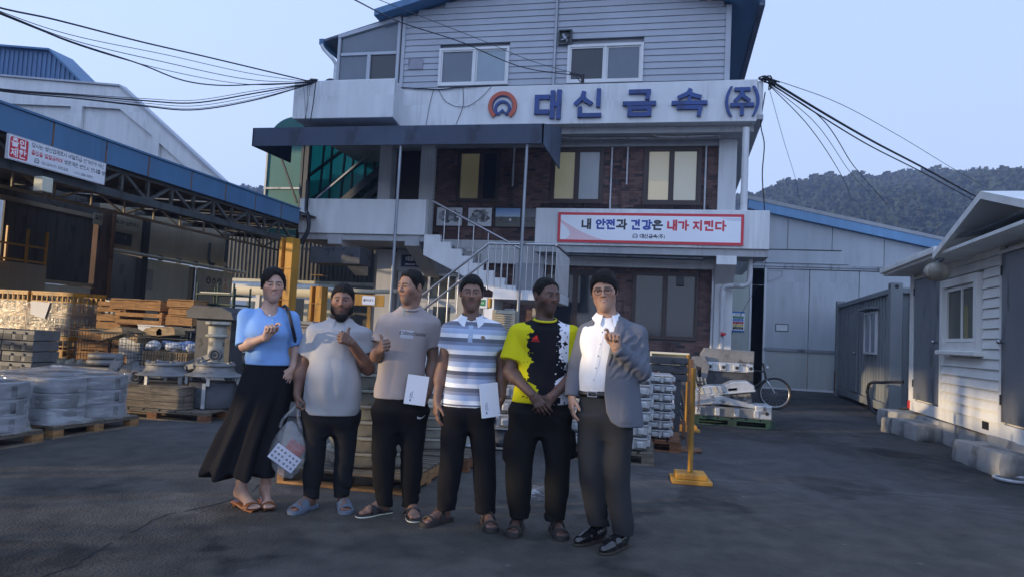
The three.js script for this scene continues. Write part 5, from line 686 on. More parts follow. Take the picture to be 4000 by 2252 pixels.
// ---------------------------------------------------------------- right side: white shed, container, cabin
{
  const s = thing('white_shed', 'long white panel shed with sliding door and blue roof edge behind', 'shed'), Z = -23.6, roofY = (x) => lerp(5.55, 4.38, (x - 2.5) / 5.4);
  const seams = [1.6, 2.36]; mesh('wall_panel', [bx(1.6, 2.34, 0, 3.72, Z - 0.15, Z, 0.006)], mat([0.44, 0.48, 0.44], 0.6, { map: TX.streak }), s);
  mesh('door_jamb', [bx(2.34, 2.4, 0, 3.8, Z - 0.2, Z + 0.03)], MT.whiteClean, s);
  for (const [a, b] of [[2.2, 2.82], [2.83, 3.42], [3.43, 4.72], [4.73, 6.2], [6.21, 8.4]]) mesh('upper_panel', [ext([[a, 3.86], [b - 0.008, 3.86], [b - 0.008, roofY(b)], [a, roofY(a)]], 0.12).translate(0, 0, Z - 0.12)], MT.shed, s);
  mesh('upper_rail', [bx(2.3, 5.0, 4.33, 4.36, Z, Z + 0.02)], MT.darkSteel, s);
  mesh('flashing_panel', [bx(2.3, 5.2, 3.92, 4.31, Z + 0.005, Z + 0.05, 0.004)], MT.shed, s);
  mesh('door_track', [bx(2.25, 8.4, 3.80, 3.87, Z + 0.01, Z + 0.12, 0.006), bx(2.25, 8.4, 3.74, 3.79, Z + 0.02, Z + 0.09)], MT.galv, s);
  for (const [a, b] of [[2.79, 4.08], [4.09, 5.5], [5.51, 7]]) { mesh('door_panel', [bx(a, b - 0.008, 1.28, 3.72, Z - 0.02, Z + 0.06, 0.006)], MT.shed, s); mesh('door_panel', [bx(a, b - 0.008, 0.06, 1.18, Z - 0.02, Z + 0.06, 0.006)], mat([0.42, 0.45, 0.44], 0.5, { map: TX.streak, bump: scaled(TX.streak, 2, 0.2), h: 0.01 }), s); }
  mesh('door_rail', [bx(2.79, 7, 1.18, 1.28, Z - 0.02, Z + 0.09, 0.006)], MT.galv, s); mesh('door_edge', [bx(2.76, 2.82, 0.05, 3.74, Z - 0.04, Z + 0.09)], MT.whiteClean, s);
  mesh('door_foot', [bx(2.79, 7, 0.01, 0.07, Z - 0.03, Z + 0.08)], MT.whiteClean, s);
  mesh('corner_plate', [ext([[2.84, 3.28], [2.84, 3.72], [3.3, 3.72], [3.3, 3.5]], 0.015, [[[2.88, 3.36], [3.26, 3.54], [3.26, 3.68], [2.88, 3.68]]]).translate(0, 0, Z + 0.062)], MT.galv, s);
  mesh('door_window', [...frame(3.12, 3.5, 1.8, 2.03, Z + 0.061, Z + 0.075, 0.02)], MT.darkSteel, s); mesh('door_window_pane', [bx(3.14, 3.48, 1.82, 2.01, Z + 0.061, Z + 0.066)], MT.whiteClean, s);
  mesh('blue_fascia', [ext([[2.2, 5.62], [8.4, 4.28], [8.4, 4.56], [2.2, 5.9]], 0.2).translate(0, 0, Z - 0.02)], mat([0.16, 0.33, 0.55], 0.5, { map: TX.streak }), s);
  mesh('roof_edge', [ext([[2.1, 5.92], [8.4, 4.56], [8.4, 4.66], [2.1, 6.04]], 0.3).translate(0, 0, Z - 0.1)], MT.concGrey, s);
  mesh('roof', [ext([[2.1, 5.86], [8.4, 4.5], [8.4, 4.6], [2.1, 5.98]], 14).translate(0, 0, Z - 14.2)], MT.galv, s);
  mesh('side_wall', [bx(8.2, 8.4, 0, 4.5, Z - 14, Z - 0.1), bx(1.6, 8.4, 0, 4.3, Z - 14.2, Z - 14)], MT.shed, s);
  mesh('doorway_window', [bx(2.3, 2.48, 1.7, 2.35, Z - 6.05, Z - 6), bx(2.52, 2.75, 1.7, 2.35, Z - 6.05, Z - 6)], mat([0.10, 0.13, 0.16], 0.3, { emissive: C(0.10, 0.14, 0.18), emissiveIntensity: 1 }), s);
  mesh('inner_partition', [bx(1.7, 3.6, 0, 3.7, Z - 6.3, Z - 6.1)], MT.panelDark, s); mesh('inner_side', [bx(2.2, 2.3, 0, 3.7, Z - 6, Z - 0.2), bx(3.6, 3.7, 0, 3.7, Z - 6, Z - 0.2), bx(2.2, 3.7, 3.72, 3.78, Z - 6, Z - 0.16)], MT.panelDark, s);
  mesh('vent_cap', [bx(6.2, 6.5, 5.15, 5.3, Z - 2, Z - 1.7)], MT.whiteClean, s);
}
board2('safety_poster', 'small poster with green, blue, red and yellow bands beside shed doorway', 'poster', 1.82, 2.2, 1.72, 2.36, -23.58, canvasTex(200, 330, (x, w, h) => { x.fillStyle = '#e3e6ea'; x.fillRect(0, 0, w, h); x.fillStyle = '#2f6fb0'; x.fillRect(0, 0, w, 26); x.fillRect(0, h - 26, w, 26); ['#2e7a4a', '#3673bd', '#b8343a', '#cfb736', '#2b2b2b'].forEach((c, i) => { x.fillStyle = c; x.fillRect(16, 74 + i * 44, w - 32, 38); x.fillStyle = 'rgba(235,235,235,.8)'; for (let k = 0; k < 7; k++) x.fillRect(40 + k * 18, 88 + i * 44, 10, 9); }); hangul(x, '안전수칙', 46, 36, 26, '#39414f', 0.12); }));
{
  const c = thing('site_container', 'grey weathered steel site container with sliding windows beside the cabin', 'container', [4.28, 0, -15.6], R(-3)), L = 6.4, D = 3, H = 2.6;
  // local: long side runs back along -z at x = 0, end wall faces +z
  mesh('floor_frame', [bx(-0.02, D, 0.1, 0.26, -L, 0.02)], MT.container, c); mesh('core', [bx(0.06, D, 0.26, H, -L, -0.06)], MT.container, c);
  for (let i = 0; i < 22; i++) mesh('corrugation', [bx(0.02, 0.058, 0.27, H - 0.1, -0.3 - i * 0.28 - 0.14, -0.3 - i * 0.28, 0.012)], MT.container, c);
  for (let i = 0; i < 10; i++) mesh('corrugation', [bx(0.3 + i * 0.27, 0.44 + i * 0.27, 0.27, H - 0.1, -0.058, -0.02, 0.012)], MT.container, c);
  for (const [x, z] of [[0, 0], [0, -L]]) mesh('corner_post', [bx(x - 0.06, x + 0.16, 0.02, H + 0.1, z - 0.16, z + 0.06, 0.01)], MT.container, c);
  mesh('corner_casting', [rod([-0.065, H + 0.02, -0.05], [-0.06, H + 0.02, -0.05], 0.04, 12), rod([0.05, H + 0.02, 0.062], [0.05, H + 0.02, 0.058], 0.04, 12)], MT.black, c);
  mesh('top_rail', [bx(-0.03, 0.1, H - 0.1, H, -L, -0.16), bx(0.16, D, H - 0.1, H, -0.08, 0.04)], MT.container, c);
  mesh('door', [bx(-0.02, 0.03, 0.3, 2.25, -4.5, -3.6, 0.006)], MT.container, c); mesh('door_knob', [new THREE.SphereGeometry(0.035, 10, 8).translate(-0.05, 1.25, -3.7)], MT.steel, c);
  const w1 = sub('window', c); mesh('frame', [...frame(1.45, 2.7, 1.25, 2.2, -0.03, 0.03, 0.05), bx(2.05, 2.1, 1.3, 2.15, -0.02, 0.02)].map((g) => g.rotateY(-Math.PI / 2)), MT.frameWhite, w1); mesh('pane', [bx(-0.01, 0.0, 1.3, 2.15, 1.5, 2.65)].map((g) => g.rotateY(Math.PI).translate(0, 0, 0)), MT.glassGrey, w1);
  w1.rotation.y = 0; w1.position.set(-0.0, 0, 0); w1.children.forEach((m) => { m.geometry.computeBoundingBox(); const b = m.geometry.boundingBox; if (b.min.z > 0) m.geometry.scale(1, 1, -1), m.geometry.index.array.reverse(), m.geometry.computeVertexNormals(); });
  mesh('window_hood', [bx(-0.16, 0.02, 2.25, 2.29, -2.8, -1.35)], MT.container, c);
  const w2 = sub('window', c); mesh('frame', frame(0.45, 1.5, 1.25, 2.2, 0.0, 0.04, 0.05), MT.frameWhite, w2); mesh('pane', [bx(0.5, 1.45, 1.3, 2.15, 0.0, 0.012)], MT.glassDark, w2); mesh('window_hood', [bx(0.35, 1.6, 2.25, 2.28, 0, 0.14)], MT.container, c);
  mesh('rust_patch', [bx(-0.075, -0.062, 0.1, 0.7, -L - 0.1, -L + 0.05)], MT.rusty, c);
}
{
  const c = thing('prefab_cabin', 'white lapped board cabin with grey steel doors, small window and gabled eave', 'cabin', [4.06, 0, -13.7], R(-92.45)), L = 6.6;
  mesh('core', [bx(0, L, 0.38, 2.72, -3, -0.05)], MT.cabinWhite, c);
  mesh('base_rail', [bx(-0.02, L, 0.34, 0.52, -0.2, 0.012, 0.004)], MT.cabinWhite, c); mesh('corner_trim', [bx(-0.06, 0.16, 0.5, 2.7, -0.2, 0.02, 0.006)], MT.cabinWhite, c);
  const lap = (x0, x1, y, h) => ext([[0.001, y], [0.03, y], [0.008, y + h - 0.006], [0.001, y + h - 0.006]], x1 - x0).rotateY(Math.PI / 2).scale(1, 1, -1).translate(x0, 0, 0);
  const board = (x0, x1, y, h) => { const g = new THREE.BufferGeometry(), v = [x0, y, 0.028, x1, y, 0.028, x1, y + h - 0.004, 0.002, x0, y + h - 0.004, 0.002, x0, y, -0.04, x1, y, -0.04, x1, y + h - 0.004, -0.04, x0, y + h - 0.004, -0.04]; g.setAttribute('position', new THREE.Float32BufferAttribute(v, 3)); g.setIndex([0, 1, 2, 0, 2, 3, 4, 0, 3, 4, 3, 7, 1, 5, 6, 1, 6, 2, 4, 5, 1, 4, 1, 0, 3, 2, 6, 3, 6, 7]); const q = g.toNonIndexed(); q.computeVertexNormals(); return q; };
  for (let i = 0, y = 0.52; y < 2.66; i++, y += 0.128) { if (y < 1.25 || y > 2.38) mesh('lap_board', [board(1.72, 3.92, y, 0.128)], MT.cabinWhite, c); else mesh('lap_board', [board(3.36, 3.92, y, 0.128)], MT.cabinWhite, c); mesh('lap_board', [board(5.0, L, y, 0.128)], MT.cabinWhite, c); }
  const door = (x0, x1, kx) => { const d = sub('door', c); mesh('leaf', [bx(x0 + 0.03, x1 - 0.03, 0.55, 2.55, -0.02, 0.02, 0.004)], MT.cabinDoor, d); mesh('frame', [bx(x0, x0 + 0.028, 0.52, 2.6, -0.03, 0.035), bx(x1 - 0.028, x1, 0.52, 2.6, -0.03, 0.035), bx(x0 + 0.028, x1 - 0.028, 2.56, 2.6, -0.03, 0.035)], MT.cabinWhite, d); mesh('knob', [rod([kx, 1.5, 0.02], [kx, 1.5, 0.06], 0.015, 8), new THREE.SphereGeometry(0.032, 12, 8).translate(kx, 1.5, 0.08)], MT.steel, d); mesh('hinge', [0.75, 2.3].map((y) => bx(x0 + 0.026, x0 + 0.05, y, y + 0.12, 0.02, 0.035)), MT.darkSteel, d); };
  door(0.18, 1.68, 1.52); door(3.94, 4.98, 4.08);
  const w = sub('window', c); mesh('frame', [...frame(1.86, 3.34, 1.38, 2.4, 0.0, 0.09, 0.11), ...frame(1.98, 3.22, 1.5, 2.28, 0.0, 0.05, 0.05), bx(2.62, 2.67, 1.55, 2.23, 0, 0.045)], MT.cabinWhite, w); mesh('sill', [bx(1.8, 3.42, 1.31, 1.38, 0.0, 0.14, 0.02)], MT.cabinWhite, w); mesh('pane', [bx(2.03, 2.62, 1.55, 2.23, 0.0, 0.02)], mat([0.06, 0.062, 0.04], 0.25), w); mesh('pane', [bx(2.67, 3.17, 1.55, 2.23, 0.0, 0.028)], mat([0.08, 0.08, 0.05], 0.25), w); mesh('curtain', [bx(2.72, 2.86, 1.56, 2.0, 0.0285, 0.031)], mat([0.24, 0.22, 0.11], 0.8), w);
  mesh('eave_slab', [bx(-0.25, 2.9, 2.70, 2.79, -0.4, 0.47, 0.01)], MT.cabinWhite, c); mesh('eave_soffit', [bx(-0.2, 6.4, 2.66, 2.70, -0.2, 0.42)], MT.cabinWhite, c);
  const gab = [[2.85, 2.70], [4.63, 3.20], [6.41, 2.70], [6.41, 2.62], [4.63, 3.11], [2.85, 2.61]]; mesh('gable_roof', [ext(gab, 0.75).translate(0, 0, -0.28)], MT.cabinWhite, c);
  mesh('gable_soffit', [sheet([2.86, 2.615, 0.44], [4.63, 3.105, 0.44], [4.63, 3.105, -0.28], [2.86, 2.615, -0.28])], MT.cabinWhite, c);
  mesh('gable_board', [ext([[2.9, 2.66], [4.63, 3.10], [6.36, 2.66]], 0.02).translate(0, 0, -0.06)], MT.cabinWhite, c);
  mesh('tie_trim', [bx(2.6, 6.4, 2.7, 2.76, -0.03, 0.03), bx(3.9, 3.96, 2.5, 2.7, -0.02, 0.035)], MT.cabinWhite, c);
  const rw = sub('round_vent', c); mesh('ring', [new THREE.TorusGeometry(0.15, 0.022, 8, 32).translate(4.2, 2.86, -0.02)], MT.cabinWhite, rw); mesh('grille', [rod([4.2, 2.86, -0.04], [4.2, 2.86, -0.02], 0.145, 28)], MT.panelDim, rw);
  mesh('roof', [sheet([-0.3, 2.8, 0.4], [L, 2.8, 0.4], [L, 3.1, -1.6], [-0.3, 3.1, -1.6])], MT.galv, c);
  mesh('vent_hole', [bx(3.36, 3.58, 0.40, 0.50, 0.011, 0.016)], MT.black, c);
  mesh('tail_lamp', [bx(-0.09, 0.02, 0.36, 0.5, -0.12, 0.03, 0.01)], MT.red, c);
}
{ const l = thing('globe_lamp', 'round cream globe lamp hanging from the cabin eave', 'lamp', [3.52, 2.44, -10.85]); mesh('globe', [new THREE.SphereGeometry(0.15, 24, 16).scale(1.1, 0.88, 1.1)], mat([0.55, 0.50, 0.40], 0.5, { map: TX.grime }), l); mesh('holder', [rod([0, 0.12, 0], [0.06, 0.2, 0.02], 0.04, 10)], MT.galv, l); mesh('arm', [tube([[0.04, 0.18, 0.0], [0.12, 0.25, 0.06], [0.35, 0.24, 0.3], [0.5, 0.24, 0.5]], 0.018, 16, 6)], MT.galv, l); }
function roughBlock(name, label, pos, turn, w, h, d) { const g = new THREE.BoxGeometry(w, h, d, 10, 5, 8), p = g.attributes.position; for (let i = 0; i < p.count; i++) { const k = 0.016 * noise3(p.getX(i) * 9 + pos[0], p.getY(i) * 9, p.getZ(i) * 9 + pos[2]), q = 1 - 0.05 * smooth(0.75, 1, Math.max(Math.abs(p.getX(i)) / (w / 2) + Math.abs(p.getY(i)) / (h / 2) - 1, Math.abs(p.getZ(i)) / (d / 2) + Math.abs(p.getY(i)) / (h / 2) - 1)); p.setXYZ(i, p.getX(i) * q + k, p.getY(i) * q + k * 0.6, p.getZ(i) * q + k); } g.computeVertexNormals(); const t = thing(name, label, 'concrete block', pos, turn); mesh('block', [g.translate(0, h / 2, 0)], MT.conc, t); return t; }
roughBlock('concrete_block', 'long concrete footing under the middle of the cabin', [4.2, 0, -11.3], 0, 0.5, 0.32, 3.6); roughBlock('concrete_block', 'nearest concrete step block below the cabin front edge', [3.72, 0, -9.5], 0.04, 0.42, 0.27, 1.25); roughBlock('concrete_block', 'upper step lying behind the nearest step block', [3.98, 0, -9.4], 0, 0.3, 0.36, 1.4);
roughBlock('concrete_block', 'dark doorstep block below the left cabin door', [3.78, 0, -12.4], 0.1, 0.42, 0.26, 1.0); roughBlock('concrete_block', 'small rounded block at the far end of the doorstep', [3.55, 0, -12.95], 0.3, 0.2, 0.24, 0.22); roughBlock('concrete_block', 'footing block at the far corner of the cabin', [4.0, 0, -13.8], 0.1, 0.6, 0.3, 0.9);
tag(mesh('black_hose', [tube([[4.2, 0.78, -14.6], [3.95, 0.74, -14.9], [3.85, 0.62, -15.6], [3.9, 0.2, -15.6], [4.1, 0.05, -15.0], [4.0, 0.25, -14.4], [4.15, 0.36, -14.0]], 0.03, 60, 7)], MT.rubber), 'black hose looping from the container to the ground by the cabin', 'hose');
{ const t = thing('manhole_ring', 'pale metal ring lid lying on the ground at the right edge', 'lid', [3.62, 0.01, -8.72]); mesh('ring', [new THREE.TorusGeometry(0.2, 0.018, 8, 32).rotateX(Math.PI / 2).translate(0, 0.02, 0)], MT.pvc, t); mesh('disc', [lathe([[0.01, 0.02], [0.14, 0.025], [0.18, 0.01]], 28)], MT.galv, t); }

// ---------------------------------------------------------------- bicycles
function bicycle(name, label, pos, turn, lean, red) {
  const t = thing(name, label, 'bicycle', pos, turn); t.rotation.order = 'YXZ'; t.rotation.x = lean; const r = 0.31, wheel = (x) => { const w = sub('wheel', t); mesh('tyre', [new THREE.TorusGeometry(r, 0.026, 8, 40).translate(x, r + 0.026, 0)], MT.rubber, w); mesh('rim', [new THREE.TorusGeometry(r - 0.03, 0.01, 6, 40).translate(x, r + 0.026, 0)], MT.steel, w); const s = []; for (let i = 0; i < 18; i++) { const a = i * 0.349; s.push(rod([x, r + 0.026, 0.02 * (i % 2 ? 1 : -1)], [x + Math.cos(a) * (r - 0.03), r + 0.026 + Math.sin(a) * (r - 0.03), 0], 0.0018, 3)); } mesh('spokes', s, MT.steel, w); mesh('hub', [rod([x, r + 0.026, -0.04], [x, r + 0.026, 0.04], 0.02, 10)], MT.darkSteel, w); };
  wheel(-0.5); wheel(0.52); const bb = [-0.08, 0.3, 0], st = [-0.2, 0.78, 0], hd = [0.3, 0.78, 0], hd0 = [0.34, 0.62, 0], re = [-0.5, 0.336, 0];
  mesh('frame', [rod(bb, st, 0.018), rod(st, hd, 0.018), rod(bb, hd0, 0.022), rod(hd, hd0, 0.022), rod(bb, re, 0.012), rod(st, re, 0.011)], red ? mat([0.2, 0.03, 0.03], 0.4) : MT.black, t);
  mesh('fork', [rod(hd0, [0.42, 0.5, 0.05], 0.016), rod([0.42, 0.5, 0.05], [0.52, 0.336, 0.05], 0.016), rod(hd0, [0.42, 0.5, -0.05], 0.016), rod([0.42, 0.5, -0.05], [0.52, 0.336, -0.05], 0.016)], MT.steel, t);
  mesh('handlebar', [rod([0.28, 0.92, -0.3], [0.28, 0.92, 0.3], 0.014), rod(hd, [0.28, 0.92, 0], 0.016)], MT.darkSteel, t); mesh('grip', [rod([0.26, 0.92, -0.32], [0.27, 0.92, -0.2], 0.02), rod([0.26, 0.92, 0.32], [0.27, 0.92, 0.2], 0.02)], MT.rubber, t); mesh('brake_lever', [rod([0.3, 0.92, 0.2], [0.4, 0.88, 0.26], 0.007), rod([0.3, 0.92, -0.2], [0.4, 0.88, -0.26], 0.007)], MT.steel, t);
  mesh('saddle', [new THREE.SphereGeometry(0.12, 14, 10).scale(1.15, 0.32, 0.6).translate(-0.24, 0.9, 0)], MT.black, t); mesh('seat_post', [rod(st, [-0.23, 0.88, 0], 0.013)], MT.steel, t); mesh('crank', [rod([-0.08, 0.3, -0.03], [-0.08, 0.3, 0.05], 0.08, 18), rod([-0.08, 0.3, 0.06], [0.06, 0.2, 0.06], 0.01)], MT.darkSteel, t); mesh('pedal', [bx(0.02, 0.1, 0.185, 0.21, 0.06, 0.14, 0.004)], MT.black, t);
  mesh('lamp', [new THREE.SphereGeometry(0.035, 10, 8).translate(red ? -0.3 : 0.36, red ? 0.82 : 0.86, 0)], red ? MT.red : MT.pvc, t);
  return t;
}
bicycle('bicycle', 'dark mountain bicycle leaning behind the casting pile near the shed', [1.62, 0, -16.0], R(-8), R(-6)); bicycle('bicycle', 'black bicycle with red tail lamp between the pallets and yellow post', [-0.05, 0.0, -11.9], R(-68), R(5), true);
// ---------------------------------------------------------------- middle of the yard: posts, stacks, casting piles
function stanchion(label, pos, h, m, rust) { const t = thing('yellow_stanchion', label, 'post', pos, 0.1); mesh('base_plate', [bx(-0.19, 0.17, 0.002, 0.035, -0.15, 0.2, 0.004), bx(-0.15, 0.13, 0.036, 0.085, -0.12, 0.14, 0.006)], m, t); mesh('post', [bc(-0.01, 0.085 + (h - 0.085) / 2, 0, 0.036, h - 0.085, 0.036, 0.5, 0, 0.0, 0.004)], m, t); mesh('chain_eye', [rod([0.02, h - 0.12, 0.03], [0.05, h - 0.13, 0.05], 0.008, 6), new THREE.TorusGeometry(0.02, 0.006, 6, 14).translate(0.06, h - 0.14, 0.05)], MT.darkSteel, t); const ch = []; for (let k = 0; k < 14; k++) ch.push(new THREE.TorusGeometry(0.011, 0.0035, 5, 9).rotateY(k % 2 ? 0 : 1.57).translate(0.045, h - 0.16 - k * 0.018, 0.03)); mesh('chain', ch, MT.rusty, t); return t; }
stanchion('nearest yellow post on a square stepped base', [0.22, 0.004, -7.06], 1.06, MT.yellow); stanchion('farther thin yellow post behind the nearest yellow post', [0.26, 0.004, -11.07], 1.12, MT.yellow); 
{ const t = thing('rusty_stanchion', 'rusty brown post standing just behind the nearest yellow post', 'post', [0.24, 0.004, -9.0]); mesh('base_plate', [bx(-0.15, 0.15, 0.002, 0.03, -0.15, 0.15, 0.004)], MT.rusty, t); mesh('post', [bx(-0.025, 0.025, 0.03, 1.1, -0.025, 0.025, 0.004)], MT.rusty, t); }
{ const t = thing('shipping_sign_stand', 'ochre sign board on thin post with white Korean label', 'sign', [-3.55, 0.004, -8.0], 0.3); mesh('post', [bx(-0.02, 0.02, 0.03, 1.56, -0.02, 0.02)], MT.yellow, t); mesh('base_plate', [bx(-0.16, 0.16, 0, 0.03, -0.16, 0.16)], MT.yellow, t); mesh('board', [bx(-0.175, 0.175, 1.54, 1.675, 0.0, 0.03, 0.004)], MT.yellow, t); const g = new THREE.PlaneGeometry(0.15, 0.105).translate(-0.01, 1.607, 0.034); g.userData.uv = true; mesh('label', [g], mat([1, 1, 1], 0.6, { map: canvasTex(256, 180, (x, w, h) => { x.fillStyle = '#d9dade'; x.fillRect(0, 0, w, h); hangul(x, '출하대기', 22, 62, 50, '#1d1d20', 0.13, 1.06); x.fillStyle = '#444'; for (const [a, b] of [[10, 10], [238, 10], [10, 164], [238, 164]]) { x.beginPath(); x.arc(a, b, 6, 0, 7); x.fill(); } }) }), t); }
// ring castings on a slatted pallet behind the two men in the middle
flatPallet('slatted_pallet', 'slatted wooden pallet with orange sides under the tall ring stack', [-2.52, 0.004, -5.86], 0.02, 1.12, 1.05, MT.woodGrey, MT.wood); flatPallet('slatted_pallet', 'farther slatted pallet with orange side under the cream castings', [-2.3, 0.004, -7.05], 0.02, 0.98, 1.2, MT.woodGrey, MT.woodRed);
castingStack('flanged_ring_casting', (i) => `wide cream flanged ring casting, ${L3[i]} in the tall stack on the nearer slatted pallet`, [-2.48, 0.142, -5.88], 0.3, 0.40, 0.9, 0, 7, ring, MT.castPale, 'flanged ring castings in the tall stack');
castingStack('flanged_ring_casting', (i) => `cream ring casting, ${L3[i]} on the farther slatted pallet`, [-2.38, 0.142, -7.02], 0.1, 0.38, 0.42, 0, 4, ring, MT.castPale, 'ring castings on the farther slatted pallet');
{ const t = thing('ring_cap_casting', 'white capped casting with an oval port on the farther slatted pallet', 'casting', [-2.0, 0.142, -7.2]); mesh('body', [lathe([[0.02, 0], [0.17, 0], [0.17, 0.05], [0.15, 0.08], [0.12, 0.3], [0.02, 0.32]], 26)], MT.castPale, t); mesh('port', [bc(0.05, 0.16, 0.13, 0.05, 0.08, 0.03, 0.3, 0, 0, 0.01)], MT.castDark, t); mesh('flange', [lathe([[0.02, 0], [0.22, 0.001], [0.22, 0.03], [0.16, 0.04]], 26)], MT.castAlu, t); }
castingStack('white_housing_casting', (i) => `white machined housing, ${L3[i]} in the stack behind the striped shirt man`, [-1.85, 0.24, -8.1], 0.2, 0.42, 0.66, 0.4, 4, housing, MT.castAlu, 'white housings stacked behind the men');
{ const t = thing('round_wooden_base', 'dark round base with pale rim under the white housings', 'base', [-1.85, 0.0, -8.1]); mesh('barrel', [lathe([[0.02, 0.02], [0.3, 0.02], [0.27, 0.1], [0.27, 0.23], [0.02, 0.235]], 28)], MT.castDark, t); mesh('rim', [new THREE.TorusGeometry(0.3, 0.014, 8, 32).rotateX(Math.PI / 2).translate(0, 0.03, 0)], MT.castPale, t); mesh('cap', [lathe([[0.02, 0.236], [0.29, 0.236], [0.29, 0.245], [0.02, 0.246]], 28)], MT.castAlu, t); }
// aluminium housings on pallets right of the suited man
pallet('wooden_pallet', 'dark wooden pallet under the aluminium housings beside the suited man', [-0.72, 0.0, -8.12], 0.03, 1.15, 0.9, MT.woodGrey); pallet('wooden_pallet', 'dark wooden pallet behind, under the second aluminium stack', [-0.4, 0.0, -9.2], 0.0, 1.1, 0.9, MT.woodRed);
[[-0.98, 'left'], [-0.46, 'right']].forEach(([x, s]) => castingStack('aluminium_housing', (i) => `aluminium gearbox housing, ${L3[i]} of the ${s} column beside the suited man`, [x, 0.142, -8.1], 0.02, 0.48, 0.84, 0.72, 6, housing, MT.castAlu, 'aluminium housings beside the suited man'));
castingStack('aluminium_housing', (i) => `aluminium housing, ${L3[i]} of the column behind the others`, [-0.2, 0.142, -9.15], 0.05, 0.42, 0.76, 0.6, 7, housing, MT.castAlu, 'aluminium housings in the rear column');
{ const t = thing('timber_planks', 'three dark grey timber planks stacked behind the aluminium housings', 'planks', [-0.2, 0, -10.1]); for (let k = 0; k < 3; k++) mesh('plank', [bx(-0.42, 0.42, 0.78 + k * 0.11, 0.87 + k * 0.11, -0.2, 0.2, 0.008)], MT.castDark, t); for (const x of [-0.3, 0.3]) mesh('trestle', [bx(x - 0.04, x + 0.04, 0, 0.78, -0.2, 0.2)], MT.castDark, t);
  const w = thing('white_frame_box', 'white open box frame behind the planks and black bicycle', 'box', [0.0, 0, -12.9]); mesh('panel', [...frame(-0.36, 0.30, 0.85, 1.12, 0, 0.3, 0.03), bx(-0.33, 0.27, 0.88, 1.09, 0, 0.02)], MT.panelDim, w); mesh('stand', [bx(-0.3, 0.3, 0, 0.85, 0.05, 0.28)], MT.castDark, w); }
// pile on a green pallet
{ pallet('green_pallet', 'dark green pallet under the casting pile near the shed doorway', [1.0, 0.0, -12.55], -0.03, 1.3, 1.0, MT.green, { boards: 6 });
  const a = thing('pan_casting', 'flat silver pan casting lying at the bottom of the pile', 'casting', [0.9, 0.14, -12.45], 0.03); mesh('body', [bx(-0.6, 0.6, 0, 0.16, -0.35, 0.35, 0.015)], MT.castIron, a); mesh('plate', [ext([[-0.55, 0], [-0.1, 0.05], [0.55, 0], [0.6, 0.02], [0.1, 0.12], [-0.2, 0.2], [-0.55, 0.18]], 0.5, [], 0.01).translate(0, 0.16, -0.2)], MT.castAlu, a); for (let k = 0; k < 4; k++) mesh('lug', [bx(-0.5 + k * 0.3, -0.42 + k * 0.3, 0.02, 0.14, 0.34, 0.4, 0.01)], MT.castAlu, a); mesh('end_block', [bx(0.42, 0.68, 0.0, 0.22, -0.2, 0.38, 0.02)], MT.castAlu, a); mesh('bore', [rod([0.6, 0.1, 0.38], [0.6, 0.1, 0.39], 0.03, 12)], MT.black, a);
  const b = thing('tilted_cover_casting', 'silver ribbed cover casting lying tilted on the pile', 'casting', [0.82, 0.52, -12.45]); b.rotation.z = 0.16; mesh('cover', [ext([[-0.5, 0], [0.5, 0], [0.5, 0.06], [0.42, 0.13], [0.2, 0.15], [0.05, 0.1], [-0.2, 0.12], [-0.5, 0.08]], 0.55, [], 0.012).translate(0, 0, -0.25)], MT.castAlu, b); for (let k = 0; k < 5; k++) mesh('rib', [bc(-0.42 + k * 0.11, 0.06, 0.31, 0.06, 0.11, 0.03, 0, 0, 0.2, 0.008)], k % 2 ? MT.castPale : MT.castAlu, b); mesh('window', [bx(0.1, 0.24, 0.02, 0.06, 0.305, 0.312)], MT.black, b); mesh('flange', [bx(-0.52, 0.52, -0.03, 0.0, -0.27, 0.32, 0.008)], MT.castAlu, b); mesh('under_body', [bx(-0.2, 0.45, -0.2, -0.031, -0.2, 0.27, 0.015)], MT.castIron, b); for (const q of [-0.08, 0.14]) mesh('bore', [rod([q, -0.1, 0.26], [q, -0.1, 0.28], 0.04, 12)], MT.black, b);
  const c = thing('engine_block_casting', 'long silver engine block with a row of round ports on the pile', 'casting', [0.92, 0.0, -13.0]); mesh('lower_block', [bx(-0.45, 0.45, 0.142, 0.84, -0.2, 0.22, 0.02)], MT.castDark, c); mesh('port_row', [bx(-0.42, 0.44, 0.84, 1.0, -0.2, 0.26, 0.015)], MT.castAlu, c); mesh('top_case', [ext([[-0.42, 1.0], [0.44, 1.0], [0.44, 1.2], [-0.36, 1.22], [-0.42, 1.12]], 0.42, [], 0.01).translate(0, 0, -0.2)], MT.castIron, c);
  for (let k = 0; k < 4; k++) { mesh('boss', [bc(-0.28 + k * 0.22, 0.92, 0.27, 0.12, 0.13, 0.06, 0, 0, 0.1, 0.02)], MT.castAlu, c); mesh('bore', [rod([-0.27 + k * 0.22, 0.92, 0.3], [-0.27 + k * 0.22, 0.92, 0.308], 0.03, 12)], MT.black, c); }
  const d = thing('bracket_casting', 'spiky greenish bracket casting standing at the left of the pile', 'casting', [0.45, 0.62, -12.75]); mesh('web', [ext([[-0.06, 0], [0.12, 0], [0.18, 0.3], [0.1, 0.46], [-0.1, 0.44], [-0.16, 0.22]], 0.12, [[[0, 0.1], [0.06, 0.1], [0.07, 0.28], [-0.04, 0.3]]], 0.01)], MT.castIron, d); for (let k = 0; k < 5; k++) mesh('finger', [bc(-0.1 + k * 0.06, 0.05 - 0.012 * k, 0.16, 0.022, 0.2, 0.05, 0, 0.3, 0.3)], MT.castPale, d); mesh('pedestal', [bx(-0.12, 0.14, -0.48, 0.0, -0.04, 0.1, 0.01)], MT.castDark, d); }
